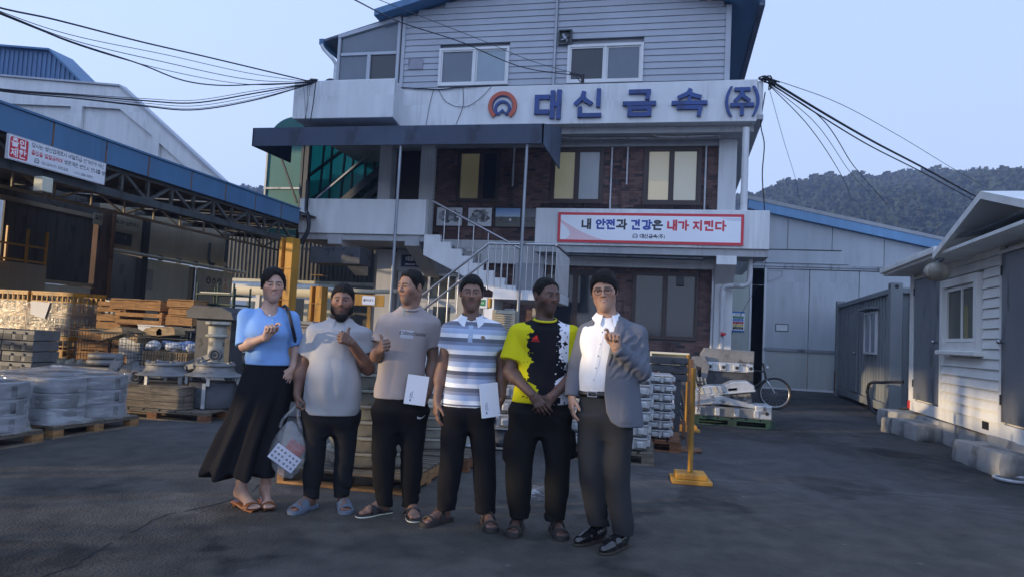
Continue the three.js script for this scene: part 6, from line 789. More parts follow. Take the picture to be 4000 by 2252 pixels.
{ const t = thing('low_steel_stool', 'low rusty stool frame below the thin yellow post', 'stool', [0.0, 0, -10.2]); mesh('seat', [bx(-0.22, 0.22, 0.2, 0.22, -0.14, 0.14)], MT.rusty, t); for (const x of [-0.2, 0.2]) for (const z of [-0.12, 0.12]) mesh('leg', [bx(x - 0.02, x + 0.02, 0, 0.2, z - 0.02, z + 0.02)], MT.rusty, t); }
// air conditioner outdoor unit and first-aid box below the stair landing
{ const t = thing('outdoor_unit', 'cream louvred air conditioner outdoor unit under the stair landing', 'air conditioner', [-2.98, 0, -12.7]); mesh('case', [bx(-0.22, 0.21, 1.3, 1.72, -0.2, 0.1, 0.015)], mat([0.50, 0.46, 0.36], 0.5, { map: TX.grime }), t); for (let k = 0; k < 8; k++) mesh('louvre', [bc(0, 1.37 + k * 0.042, 0.11, 0.34, 0.022, 0.025, 0, 0.6)], mat([0.40, 0.36, 0.28], 0.5), t); mesh('stand', [bx(-0.2, 0.2, 0, 1.3, -0.2, 0.08)], MT.castDark, t); mesh('blue_tin', [bx(0.0, 0.18, 1.721, 1.75, -0.1, 0.05, 0.008)], MT.galv, t); mesh('yellow_label', [bx(0.02, 0.2, 1.2, 1.29, 0.1, 0.105)], MT.yellowCrate, t); }
{ const t = thing('emergency_box', 'green and white box with yellow end cap beside striped shirt man', 'box', [-3.3, 1.72, -12.3]); mesh('case', [bx(-0.2, 0.1, 0, 0.2, -0.06, 0.06, 0.01)], MT.whiteClean, t); const g = new THREE.PlaneGeometry(0.17, 0.11).translate(-0.02, 0.1, 0.063); g.userData.uv = true; mesh('green_panel', [g], mat([1, 1, 1], 0.4, { map: canvasTex(200, 130, (x, w, h) => { x.fillStyle = '#11713c'; x.fillRect(0, 0, w, h); hangul(x, '대피소', 20, 40, 50, '#dfe8e0', 0.12); }) }), t); mesh('end_cap', [bx(0.1, 0.16, 0.01, 0.19, -0.06, 0.06, 0.02)], MT.yellowCrate, t); mesh('bracket_post', [bx(-0.05, 0.0, -1.72, 0, -0.03, 0.03)], MT.galv, t); }
// ---------------------------------------------------------------- people: smooth distance fields meshed on a grid
class Field {
  constructor(lo, hi, h) { this.lo = lo; this.h = h; this.n = [0, 1, 2].map((k) => Math.ceil((hi[k] - lo[k]) / h) + 1); this.d = new Float32Array(this.n[0] * this.n[1] * this.n[2]).fill(0.12); }
  each(lo, hi, fn) {
    const { n, h } = this, a = [], b = []; for (let k = 0; k < 3; k++) { a[k] = Math.max(0, Math.floor((lo[k] - this.lo[k]) / h)); b[k] = Math.min(n[k] - 1, Math.ceil((hi[k] - this.lo[k]) / h)); }
    for (let k = a[2]; k <= b[2]; k++) for (let j = a[1]; j <= b[1]; j++) { let q = (k * n[1] + j) * n[0] + a[0]; for (let i = a[0]; i <= b[0]; i++, q++) this.d[q] = fn(this.lo[0] + i * h, this.lo[1] + j * h, this.lo[2] + k * h, this.d[q]); }
  }
  add(p, k = 0.02) { const m = k + this.h * 3; this.each(p.lo.map((v) => v - m), p.hi.map((v) => v + m), (x, y, z, d) => { const e = p.f(x, y, z), t = k - Math.abs(d - e); return Math.min(d, e) - (t > 0 ? t * t / (4 * k) : 0); }); return this; }
  cut(p, k = 0.004) { const m = k + this.h * 3; this.each(p.lo.map((v) => v - m), p.hi.map((v) => v + m), (x, y, z, d) => { const e = -p.f(x, y, z), t = k - Math.abs(d - e); return Math.max(d, e) + (t > 0 ? t * t / (4 * k) : 0); }); return this; }
  all(fn) { const i = [-9, -9, -9], j = [9, 9, 9]; this.each(i, j, fn); return this; }
  ruffle(fn) { return this.all((x, y, z, d) => Math.abs(d) < 0.05 ? d + fn(x, y, z) : d); }
  at(x, y, z) { const { n, h, lo, d } = this, f = [(x - lo[0]) / h, (y - lo[1]) / h, (z - lo[2]) / h].map((v, k) => clamp(v, 0, n[k] - 1.001)), i = f.map(Math.floor), t = f.map((v, k) => v - i[k]), g = (a, b, c) => d[((i[2] + c) * n[1] + i[1] + b) * n[0] + i[0] + a]; return lerp(lerp(lerp(g(0, 0, 0), g(1, 0, 0), t[0]), lerp(g(0, 1, 0), g(1, 1, 0), t[0]), t[1]), lerp(lerp(g(0, 0, 1), g(1, 0, 1), t[0]), lerp(g(0, 1, 1), g(1, 1, 1), t[0]), t[1]), t[2]); }
  mesh(color, uv) {
    const { n, h, lo, d } = this, [nx, ny, nz] = n, id = new Int32Array(nx * ny * nz).fill(-1), P = [], I = [], off = [0, 1, nx, nx + 1, nx * ny, nx * ny + 1, nx * ny + nx, nx * ny + nx + 1], E = [[0, 1], [2, 3], [4, 5], [6, 7], [0, 2], [1, 3], [4, 6], [5, 7], [0, 4], [1, 5], [2, 6], [3, 7]];
    for (let k = 0; k < nz - 1; k++) for (let j = 0; j < ny - 1; j++) for (let i = 0; i < nx - 1; i++) {
      const q = (k * ny + j) * nx + i; let m = 0; for (let c = 0; c < 8; c++) if (d[q + off[c]] < 0) m |= 1 << c; if (m === 0 || m === 255) continue;
      let s = 0, X = 0, Y = 0, Z = 0; for (const [a, b] of E) { const A = d[q + off[a]], B = d[q + off[b]]; if ((A < 0) === (B < 0)) continue; const t = A / (A - B); X += (a & 1) + t * ((b & 1) - (a & 1)); Y += (a >> 1 & 1) + t * ((b >> 1 & 1) - (a >> 1 & 1)); Z += (a >> 2) + t * ((b >> 2) - (a >> 2)); s++; }
      id[q] = P.length / 3; P.push(lo[0] + (i + X / s) * h, lo[1] + (j + Y / s) * h, lo[2] + (k + Z / s) * h);
    }
    const quad = (a, b, c, e, flip) => { if (a < 0 || b < 0 || c < 0 || e < 0) return; flip ? I.push(a, c, b, a, e, c) : I.push(a, b, c, a, c, e); };
    for (let k = 1; k < nz - 1; k++) for (let j = 1; j < ny - 1; j++) for (let i = 1; i < nx - 1; i++) {
      const q = (k * ny + j) * nx + i, s = d[q] < 0;
      if (s !== d[q + 1] < 0) quad(id[q], id[q - nx], id[q - nx - nx * ny], id[q - nx * ny], s === false ? false : true);
      if (s !== d[q + nx] < 0) quad(id[q], id[q - nx * ny], id[q - 1 - nx * ny], id[q - 1], s === false ? false : true);
      if (s !== d[q + nx * ny] < 0) quad(id[q], id[q - 1], id[q - 1 - nx], id[q - nx], s === false ? false : true);
    }
    // orient against the gradient
    const N = new Float32Array(P.length), e = h * 0.9;
    for (let v = 0; v < P.length; v += 3) { const x = P[v], y = P[v + 1], z = P[v + 2]; const g = new THREE.Vector3(this.at(x + e, y, z) - this.at(x - e, y, z), this.at(x, y + e, z) - this.at(x, y - e, z), this.at(x, y, z + e) - this.at(x, y, z - e)).normalize(); N[v] = g.x; N[v + 1] = g.y; N[v + 2] = g.z; }
    const A = new THREE.Vector3(), B = new THREE.Vector3();
    for (let t = 0; t < I.length; t += 3) { const [a, b, c] = [I[t] * 3, I[t + 1] * 3, I[t + 2] * 3]; A.set(P[b] - P[a], P[b + 1] - P[a + 1], P[b + 2] - P[a + 2]); B.set(P[c] - P[a], P[c + 1] - P[a + 1], P[c + 2] - P[a + 2]); A.cross(B); if (A.x * N[a] + A.y * N[a + 1] + A.z * N[a + 2] < 0) { const w = I[t + 1]; I[t + 1] = I[t + 2]; I[t + 2] = w; } }
    const g = new THREE.BufferGeometry(); g.setAttribute('position', new THREE.Float32BufferAttribute(P, 3)); g.setAttribute('normal', new THREE.BufferAttribute(N, 3)); g.setIndex(I);
    if (color) { const c = new Float32Array(P.length); for (let v = 0; v < P.length; v += 3) c.set(color(P[v], P[v + 1], P[v + 2], N[v + 2]), v); g.setAttribute('color', new THREE.BufferAttribute(c, 3)); }
    if (uv) { const u = new Float32Array(P.length / 3 * 2); for (let v = 0; v < P.length / 3; v++) u.set(uv(P[3 * v], P[3 * v + 1], P[3 * v + 2]), 2 * v); g.setAttribute('uv', new THREE.BufferAttribute(u, 2)); g.userData.uv = true; }
    return g;
  }
}
const box3 = (pts, r) => ({ lo: [0, 1, 2].map((k) => Math.min(...pts.map((p) => p[k])) - r), hi: [0, 1, 2].map((k) => Math.max(...pts.map((p) => p[k])) + r) });
function limb(a, b, ra, rb, sq = 1) {                            // tapered capsule; sq squashes z
  const d = [b[0] - a[0], b[1] - a[1], b[2] - a[2]], L = d[0] * d[0] + d[1] * d[1] + d[2] * d[2];
  return { ...box3([a, b], Math.max(ra, rb)), f: (x, y, z) => { const t = clamp(((x - a[0]) * d[0] + (y - a[1]) * d[1] + (z - a[2]) * d[2]) / L), X = x - a[0] - d[0] * t, Y = y - a[1] - d[1] * t, Z = (z - a[2] - d[2] * t) / sq; return (Math.sqrt(X * X + Y * Y + Z * Z) - ra - (rb - ra) * t) * (sq < 1 ? Math.max(sq, 0.6) : 1); } };
}
function sleeve(a, b, ra, rb, t) { const e = a.map((v, k) => lerp(v, b[k], t)), n = Math.hypot(...a.map((v, k) => b[k] - v)), u = a.map((v, k) => (b[k] - v) / n), p = limb(a, e, ra, rb); return { ...p, f: (x, y, z) => Math.max(p.f(x, y, z), (x - e[0]) * u[0] + (y - e[1]) * u[1] + (z - e[2]) * u[2]) }; }
function ball(c, r) { const [a, b, e] = Array.isArray(r) ? r : [r, r, r]; return { lo: [c[0] - a, c[1] - b, c[2] - e], hi: [c[0] + a, c[1] + b, c[2] + e], f: (x, y, z) => { const X = (x - c[0]) / a, Y = (y - c[1]) / b, Z = (z - c[2]) / e, k0 = Math.sqrt(X * X + Y * Y + Z * Z), k1 = Math.sqrt(X * X / a / a + Y * Y / b / b + Z * Z / e / e); return k1 < 1e-6 ? -Math.min(a, b, e) : k0 * (k0 - 1) / k1; } }; }
function column(rows, p = 2.2, grow = 0) {                       // stacked ellipses [y, cx, cz, rx, rz], bottom to top
  rows = rows.slice().sort((a, b) => a[0] - b[0]); const R0 = Math.max(...rows.map((r) => Math.max(r[3], r[4]))) + grow, xs = rows.flatMap((r) => [r[1] - r[3], r[1] + r[3]]), zs = rows.flatMap((r) => [r[2] - r[4], r[2] + r[4]]), y0 = rows[0][0], y1 = rows[rows.length - 1][0];
  const row = (y) => { let i = 0; while (i < rows.length - 2 && y > rows[i + 1][0]) i++; const t = clamp((y - rows[i][0]) / (rows[i + 1][0] - rows[i][0])), g = (k) => { const a = rows[Math.max(0, i - 1)], b = rows[i], c = rows[i + 1], e = rows[Math.min(rows.length - 1, i + 2)], m0 = (c[k] - a[k]) / (c[0] - a[0] || 1) * (c[0] - b[0]), m1 = (e[k] - b[k]) / (e[0] - b[0] || 1) * (c[0] - b[0]), t2 = t * t, t3 = t2 * t; return (2 * t3 - 3 * t2 + 1) * b[k] + (t3 - 2 * t2 + t) * m0 * 0.8 + (-2 * t3 + 3 * t2) * c[k] + (t3 - t2) * m1 * 0.8; }; return [g(1), g(2), g(3) + grow, g(4) + grow]; };
  let ly = NaN, lr; const f = (x, y, z) => { if (y !== ly) { ly = y; lr = row(clamp(y, y0, y1)); } const [cx, cz, rx, rz] = lr, X = Math.abs(x - cx) / rx, Z = Math.abs(z - cz) / rz, k = Math.pow(Math.pow(X, p) + Math.pow(Z, p), 1 / p); return Math.max((k - 1) * Math.min(rx, rz) * 0.92, y - y1, y0 - y); };
  return { lo: [Math.min(...xs) - grow, y0, Math.min(...zs) - grow], hi: [Math.max(...xs) + grow, y1, Math.max(...zs) + grow], f };
}
const toWorld = (g, m) => { g.applyMatrix4(m); if (m.determinant() < 0) { const i = g.index.array; for (let k = 0; k < i.length; k += 3) { const t = i[k]; i[k] = i[k + 1]; i[k + 1] = t; } } return g; };

// --- head, in its own frame: chin at -0.112, crown at +0.108, face towards +z
function headGeo(o) {
  const F = new Field([-0.10, -0.165, -0.125], [0.10, 0.125, 0.135], 0.0031), s = o.smile ?? 0, w = o.wide ?? 1;
  F.add(ball([0, 0.028, -0.012], [0.073, 0.080, 0.090])).add(ball([0, -0.026, 0.008], [0.0585 * w, 0.082, 0.073]), 0.03);
  for (const m of [-1, 1]) { F.add(limb([m * 0.040 * w, -0.056, 0.006], [m * 0.005, -0.091, 0.055], 0.019, 0.018), 0.04); F.add(ball([m * 0.040, -0.018 + s * 0.3, 0.050], 0.021), 0.04); F.add(limb([m * 0.042, 0.022, 0.060], [m * 0.008, 0.020, 0.075], 0.010, 0.009), 0.022); }
  F.add(ball([0, -0.093, 0.058], 0.018), 0.03).add(ball([0, -0.056, 0.057], [0.030, 0.024, 0.021]), 0.03).add(limb([0, 0.020, 0.076], [0, -0.021, 0.1015], 0.0055, 0.0088), 0.012).add(ball([0, -0.024, 0.101], [0.0095, 0.008, 0.009]), 0.008);
  for (const m of [-1, 1]) { F.add(ball([m * 0.0115, -0.0255, 0.087], [0.0072, 0.0068, 0.009]), 0.009); F.cut(ball([m * 0.032, 0.004, 0.094], [0.017, 0.0095, 0.016]), 0.016); F.add(ball([m * 0.0315, 0.0025, 0.0705], 0.0122), 0.005); F.add(limb([m * 0.044, 0.0075, 0.070], [m * 0.019, 0.0085, 0.079], 0.0032, 0.0036), 0.006); F.add(limb([m * 0.0215, -0.0540 + s, 0.0765], [0, -0.0520, 0.0835], 0.0032, 0.0048), 0.008); F.add(limb([m * 0.018, -0.0605 + s * 0.7, 0.0765], [0, -0.0630, 0.0825], 0.0038, 0.0056), 0.008); F.add(ball([m * 0.0755, -0.006, -0.014], [0.008, 0.029, 0.018]), 0.006); F.cut(ball([m * 0.085, -0.004, -0.008], [0.007, 0.018, 0.009]), 0.004); }
  F.add(limb([0, -0.06, -0.03], o.neck ?? [0, -0.17, -0.03], o.neckR ?? 0.054, (o.neckR ?? 0.054) + 0.004), 0.035);
  const sk = o.skin, dk = o.hair ?? [0.012, 0.010, 0.010];
  const mix = (a, b, t) => a.map((v, k) => lerp(v, b[k], t));
  return F.mesh((x, y, z) => {
    let c = sk.slice(); const ax = Math.abs(x), face = smooth(0.02, 0.05, z);
    c = mix(c, [sk[0] * 1.12, sk[1] * 0.92, sk[2] * 0.88], face * smooth(0.05, 0.02, Math.hypot(ax - 0.04, y + 0.02)) * 0.6);
    if (o.stubble) c = mix(c, dk, o.stubble * face * smooth(-0.036, -0.048, y) * (1 - smooth(0.02, 0.012, Math.hypot(x * 0.8, (y + 0.057) * 2.2))));
    if (o.stubble) c = mix(c, dk, o.stubble * smooth(-0.02, -0.05, y) * smooth(-0.01, 0.01, z) * smooth(0.045, 0.06, ax));
    if (o.moustache) c = mix(c, dk, o.moustache * smooth(0.0065, 0.003, Math.abs(y + 0.0445 + ax * 0.14)) * smooth(0.028, 0.02, ax) * face);
    const lip = Math.abs(y + 0.0575 - s * Math.min(1, (ax / 0.02) ** 2)) ; if (z > 0.066 && ax < 0.025) { c = mix(c, o.lip ?? [sk[0] * 0.85, sk[1] * 0.5, sk[2] * 0.5], smooth(0.0105, 0.006, lip) * smooth(0.025, 0.019, ax)); if (s > 0.003 && ax < 0.017 && lip < 0.0028) c = [0.40, 0.365, 0.32]; else c = mix(c, [0.03, 0.012, 0.01], smooth(0.0024, 0.0008, lip) * 0.9); }
    const by = 0.0245 - 0.9 * Math.max(0, ax - 0.034) ** 2 * 20 + (o.browUp ?? 0); if (z > 0.045 && ax > 0.010 && ax < 0.052) c = mix(c, dk, 0.92 * smooth(0.0062, 0.003, Math.abs(y - by)) * smooth(0.052, 0.045, ax));
    const ex = (ax - 0.0315) / 0.0145, ey = (y - 0.0035 + 0.02 * (ax - 0.0315)) / (o.eyeH ?? 0.0044), e = ex * ex + ey * ey;
    if (z > 0.06 && e < 1) { const lx = (x - Math.sign(x) * 0.0315 - (o.look ?? 0)) / 0.0068, ly2 = (y - 0.0035) / 0.0075; c = lx * lx + ly2 * ly2 < 1 ? [0.012, 0.008, 0.006] : [0.27, 0.25, 0.235]; if (ey > 0.35) c = [0.02, 0.014, 0.012]; } else if (z > 0.06 && e < 2.1) c = mix(c, [0.03, 0.018, 0.014], (ey > 0 ? 0.85 : 0.35) * smooth(2.1, 1, e));
    if (o.glow) c = c.map((v) => v * o.glow);
    const n = 0.06 * noise3(x * 90, y * 90, z * 90); return c.map((v) => v * (1 + n));
  });
}
function hairGeo(o) {
  const t = (o.t ?? 0.010) * 0.72, F = new Field([-0.125, -0.15, -0.15], [0.125, 0.165, 0.135], 0.0036);
  const yl = (x, z) => { const ax = Math.abs(x - (o.part ?? 0)); let y; if (z > 0.02) y = lerp(o.temple ?? -0.004, (o.front ?? 0.068) - (o.drop ?? 0) * (ax / 0.06) ** 2 + (o.recede ?? 0) * smooth(0.012, 0.045, ax), smooth(0.022, 0.066, z)); else if (z > -0.034) y = z > 0.004 ? (o.burn ?? -0.022) : (o.overEar ?? 0.012); else y = lerp(o.overEar ?? 0.012, o.nape ?? -0.07, smooth(-0.03, -0.055, z)); return y; };
  const top = ball([0, 0.030 + (o.lift ?? 0), -0.014], [0.073 + t * 0.85, 0.080 + t * 1.35, 0.090 + t]);
  F.add(top, 0.001); if (o.extra) for (const p of o.extra) F.add(p, 0.02);
  F.all((x, y, z, d) => { const n = 0.0022 * noise3(x * 170, y * 50, z * 70) + 0.0035 * noise3(x * 30, y * 30, z * 30); let e = Math.max(d + n, (yl(x, z) + 0.006 * noise3(x * 110, 1, z * 110) - y) * 0.8); return e; });
  const base = F.mesh(), P = base.attributes.position, Nn = base.attributes.normal, pos = [], idx = [], up = new THREE.Vector3(), d = new THREE.Vector3(), sd = new THREE.Vector3();
  for (let i = 0; i < P.count; i++) {
    const x = P.getX(i), y = P.getY(i), z = P.getZ(i), edge = y - yl(x, z) < 0.02; if (rnd() > (edge ? 0.5 : 0.12)) continue;
    up.set(Nn.getX(i), Nn.getY(i), Nn.getZ(i)); if (up.y < -0.3) continue;
    d.set(Math.sign(x - (o.part ?? 0)) * (z > 0.02 ? o.sweep ?? 0.35 : 0.1), z > 0.03 ? -0.9 : -1, y > 0.09 ? (z > 0 ? 0.5 : -0.6) : -0.15).add(new THREE.Vector3(rr(-0.4, 0.4), rr(-0.3, 0.3), rr(-0.4, 0.4))); d.addScaledVector(up, -d.dot(up)).normalize(); sd.crossVectors(d, up).multiplyScalar(rr(0.0007, 0.0016));
    const L = rr(0.008, edge ? 0.019 : 0.024), a = up.clone().multiplyScalar(0.0012).add(new THREE.Vector3(x, y, z)), e = a.clone().addScaledVector(d, L).addScaledVector(up, rr(-0.001, 0.004)), n = pos.length / 3;
    pos.push(a.x - sd.x, a.y - sd.y, a.z - sd.z, a.x + sd.x, a.y + sd.y, a.z + sd.z, e.x, e.y, e.z); idx.push(n, n + 1, n + 2);
  }
  const st = new THREE.BufferGeometry(); st.setAttribute('position', new THREE.Float32BufferAttribute(pos, 3)); st.setIndex(idx); st.computeVertexNormals(); base.deleteAttribute('uv'); return mergeGeometries([base, st]);
}
// --- hand: wrist at origin, fingers +y, thumb side +x, palm faces +z
const POSE = {
  relax: { c: [[0.25, 0.4, 0.25], [0.32, 0.45, 0.25], [0.38, 0.5, 0.3], [0.42, 0.5, 0.3]], t: [[0.5, 0.75, 0.35], [0.25, 0.9, 0.4]], s: 0.06 },
  open: { c: [[0.1, 0.2, 0.15], [0.15, 0.25, 0.15], [0.2, 0.25, 0.15], [0.2, 0.3, 0.2]], t: [[0.6, 0.75, 0.25], [0.4, 0.9, 0.2]], s: 0.14 },
  grip: { c: [[0.9, 1.2, 0.6], [0.95, 1.2, 0.7], [1.0, 1.2, 0.7], [1.0, 1.2, 0.7]], t: [[0.2, 0.75, 0.65], [-0.2, 0.8, 0.55]], s: 0.02 },
  thumb: { c: [[1.45, 1.55, 0.9], [1.45, 1.55, 0.9], [1.45, 1.55, 0.9], [1.4, 1.5, 0.9]], t: [[0.95, 0.3, 0.15], [1, 0.05, -0.1]], s: 0 },
  heart: { c: [[0.55, 0.75, 0.35], [1.45, 1.5, 0.9], [1.5, 1.5, 0.9], [1.5, 1.5, 0.9]], t: [[0.25, 0.85, 0.5], [-0.3, 0.9, 0.35]], s: 0.02 },
};
function handGeo(pose, skin, sc = 1) {
  const P = POSE[pose], F = new Field([-0.075, -0.05, -0.045], [0.095, 0.205, 0.125], 0.0037);
  const X = [0.031, 0.010, -0.011, -0.030], Y = [0.088, 0.092, 0.086, 0.076], LN = [[0.043, 0.026, 0.021], [0.048, 0.030, 0.022], [0.044, 0.028, 0.022], [0.034, 0.021, 0.019]];
  F.add(limb([0, -0.012, 0], [0, 0.02, 0], 0.0295, 0.030, 0.8), 0.015);
  for (let i = 0; i < 4; i++) F.add(limb([X[i] * 0.55, 0.012, 0], [X[i], Y[i], 0], 0.0155, 0.0125), 0.012);
  F.add(limb([0.012, 0.018, 0.006], [0.036, 0.046, 0.013], 0.0165, 0.0125), 0.012);
  const nails = [];
  for (let i = 0; i < 4; i++) { let p = [X[i], Y[i], 0], a = 0; const sp = (1.5 - i) * P.s; for (let k = 0; k < 3; k++) { a += P.c[i][k]; const L = LN[i][k], q = [p[0] + Math.sin(sp) * Math.max(0, Math.cos(a)) * L, p[1] + Math.cos(a) * L, p[2] + Math.sin(a) * L]; F.add(limb(p, q, 0.0098 - k * 0.0008 - (i === 3) * 0.0012, 0.0092 - k * 0.0009 - (i === 3) * 0.0012), k ? 0.003 : 0.006); p = q; } nails.push(p); }
  { let p = [0.036, 0.046, 0.013]; P.t.forEach((d, k) => { const n = Math.hypot(...d), L = k ? 0.028 : 0.036, q = p.map((v, m) => v + d[m] / n * L); F.add(limb(p, q, 0.0118 - k * 0.001, 0.0108 - k * 0.0014), k ? 0.003 : 0.008); p = q; }); }
  return F.mesh((x, y, z) => { const n = 1 + 0.1 * noise3(x * 70, y * 70, z * 70), tip = nails.some((q) => Math.hypot(x - q[0], y - q[1], z - q[2]) < 0.011) ? 1.12 : 1; return skin.map((v) => v * n * tip); }).scale(sc, sc, sc);
}
function handAt(pose, skin, w, f, pn, left, sc) {
  const y = V(f).normalize(), z = V(pn); z.addScaledVector(y, -z.dot(y)).normalize(); const x = y.clone().cross(z).multiplyScalar(left ? -1 : 1);
  return toWorld(handGeo(pose, skin, sc), new THREE.Matrix4().makeBasis(x, y, z).setPosition(...w));
}
// --- foot: ankle above the origin, toes +z, inner side +x for the right foot
function footGeo(skin, lift = 0) {
  const F = new Field([-0.06, -0.005, -0.115], [0.06, 0.17, 0.175], 0.005), L = lift;
  F.add(ball([0, 0.032 + L, -0.065], [0.029, 0.033, 0.034])).add(limb([0, 0.16 + L, -0.045], [0, 0.065 + L, -0.04], 0.036, 0.035), 0.03).add(limb([0, 0.055 + L, -0.035], [0.004, 0.03 + L * 0.25, 0.07], 0.033, 0.022), 0.03).add(limb([-0.028, 0.019 + L * 0.1, 0.07], [0.026, 0.021 + L * 0.1, 0.085], 0.016, 0.019), 0.02).add(limb([0, 0.025 + L, -0.06], [0.0, 0.02, 0.07], 0.026, 0.018), 0.03);
  [[0.027, 0.150, 0.0135], [0.007, 0.148, 0.0095], [-0.009, 0.140, 0.009], [-0.023, 0.130, 0.0085], [-0.035, 0.116, 0.008]].forEach(([x, z, r]) => F.add(limb([x * 0.85, 0.018, 0.085], [x, r + 0.002, z - r], r, r), 0.004));
  return F.mesh((x, y, z) => { const nail = z > 0.118 && y > 0.013; return skin.map((v, k) => v * (nail ? [1.25, 1.2, 1.2][k] : 1 + 0.08 * noise3(x * 60, y * 60, z * 60))); });
}
const SKINS = mat([1, 1, 1], 0.55, { vertexColors: true, bump: scaled(TX.fine, 14), h: 0.0008, sheen: 0.15, sheenRoughness: 0.5 });
const cloth = (rgb, o = {}) => mat(rgb, 0.9, { bump: scaled(TX.fine, 7), h: 0.0010, specularIntensity: 0.25, sheen: o.sheen ?? (Array.isArray(rgb) && rgb[0] < 0.05 ? 0.03 : 0.12), sheenRoughness: 0.6, sheenColor: C(...(Array.isArray(rgb) ? rgb.map((v) => Math.min(1, v + 0.1)) : [0.3, 0.3, 0.3])), ...o });
const HAIR = mat([0.011, 0.0095, 0.009], 0.6, { side: THREE.DoubleSide, bump: scaled(TX.wood, 9), h: 0.004, specularIntensity: 0.35 });
const folds = (a, fx, fy, sd) => (x, y, z) => { const n = noise3(x * fx + sd, y * fy + x * 3, z * fx), m = noise3(x * fx * 2.1 + y * 4 + sd, y * fy * 1.9, z * fx * 2); return a * (0.25 - Math.abs(n) * 1.7) + a * 0.4 * m; };
const shirtUV = (x, y) => [(x + 0.4) / 0.8, (y - 0.6) / 0.9];
function footwear(kind, t, right, pos, turn, m) {
  const g = sub(kind, t); g.position.set(...pos); g.rotation.y = turn; const s = right ? 1 : -1;
  const sole = (grow, th, y = 0) => { const pts = [[-0.03, -0.105], [0.03, -0.105], [0.038, -0.06], [0.036, 0.0], [0.046, 0.06], [0.048, 0.11], [0.036, 0.150], [0.006, 0.163], [-0.028, 0.146], [-0.048, 0.105], [-0.05, 0.05], [-0.042, -0.01], [-0.04, -0.06]].map(([x, z]) => new THREE.Vector2(s * x * (1 + grow * 7), z * (1 + grow * 2))), sh = new THREE.Shape(); sh.setFromPoints(new THREE.SplineCurve([...pts, pts[0]]).getPoints(60)); return new THREE.ExtrudeGeometry(sh, { depth: th, bevelEnabled: true, bevelSize: 0.003, bevelThickness: 0.003, bevelSegments: 2 }).rotateX(Math.PI / 2).translate(0, y + th, 0); };
  const strap = (z, w, h, d, sk = 0) => { const p = []; for (let i = 0; i <= 16; i++) { const a = Math.PI * i / 16; p.push([Math.cos(a) * w, 0.014 + Math.sin(a) * h]); } for (let i = 16; i >= 0; i--) { const a = Math.PI * i / 16; p.push([Math.cos(a) * (w - 0.007), 0.014 + Math.sin(a) * (h - 0.007)]); } return ext(p, d, [], 0.0015).translate(0, 0, z - d / 2).rotateY(sk); };
  if (kind === 'slide_sandal') { mesh('sole', [sole(0.012, 0.02)], m, g); mesh('strap', [0, 1, 2, 3, 4].map((k) => strap(0.02 + k * 0.021, 0.052, 0.066 - k * 0.007, 0.0195)), m, g); }
  if (kind === 'flip_flop') { mesh('sole', [sole(0.012, 0.014)], m, g); mesh('edge', [sole(0.016, 0.004, 0.002)], MT.panelDim, g); mesh('strap', [tube([[0.008 * s, 0.016, 0.105], [0.008 * s, 0.046, 0.085], [0.045 * s, 0.05, 0.02], [0.05 * s, 0.014, -0.03]], 0.008, 20, 6), tube([[0.008 * s, 0.046, 0.086], [-0.045 * s, 0.045, 0.02], [-0.05 * s, 0.014, -0.03]], 0.008, 20, 6), strap(0.045, 0.05, 0.058, 0.03)], m, g); }
  if (kind === 'strap_sandal') { mesh('sole', [sole(0.014, 0.024)], m, g); mesh('strap', [strap(0.085, 0.053, 0.045, 0.045)], m, g); mesh('strap', [strap(0.0, 0.048, 0.085, 0.035)], m, g); mesh('strap', [new THREE.TorusGeometry(0.042, 0.011, 6, 24).scale(1, 1, 1).rotateX(Math.PI / 2).translate(0, 0.10, -0.042)], m, g); }
  if (kind === 'heeled_sandal') { mesh('sole', [new THREE.TubeGeometry(new THREE.CatmullRomCurve3([[0, 0.066, -0.1], [0, 0.062, -0.05], [0, 0.03, 0.02], [0, 0.012, 0.07], [0, 0.012, 0.15]].map(V)), 30, 0.03, 8).applyMatrix4(new THREE.Matrix4().makeScale(1.25, 0.45, 1)).translate(0, -0.004, 0)], m, g); mesh('heel', [rod([0, 0.0, -0.088], [0, 0.04, -0.078], 0.019, 12, 0.024)], m, g); mesh('strap', [strap(0.085, 0.05, 0.042, 0.05)], m, g); }
  return g;
}
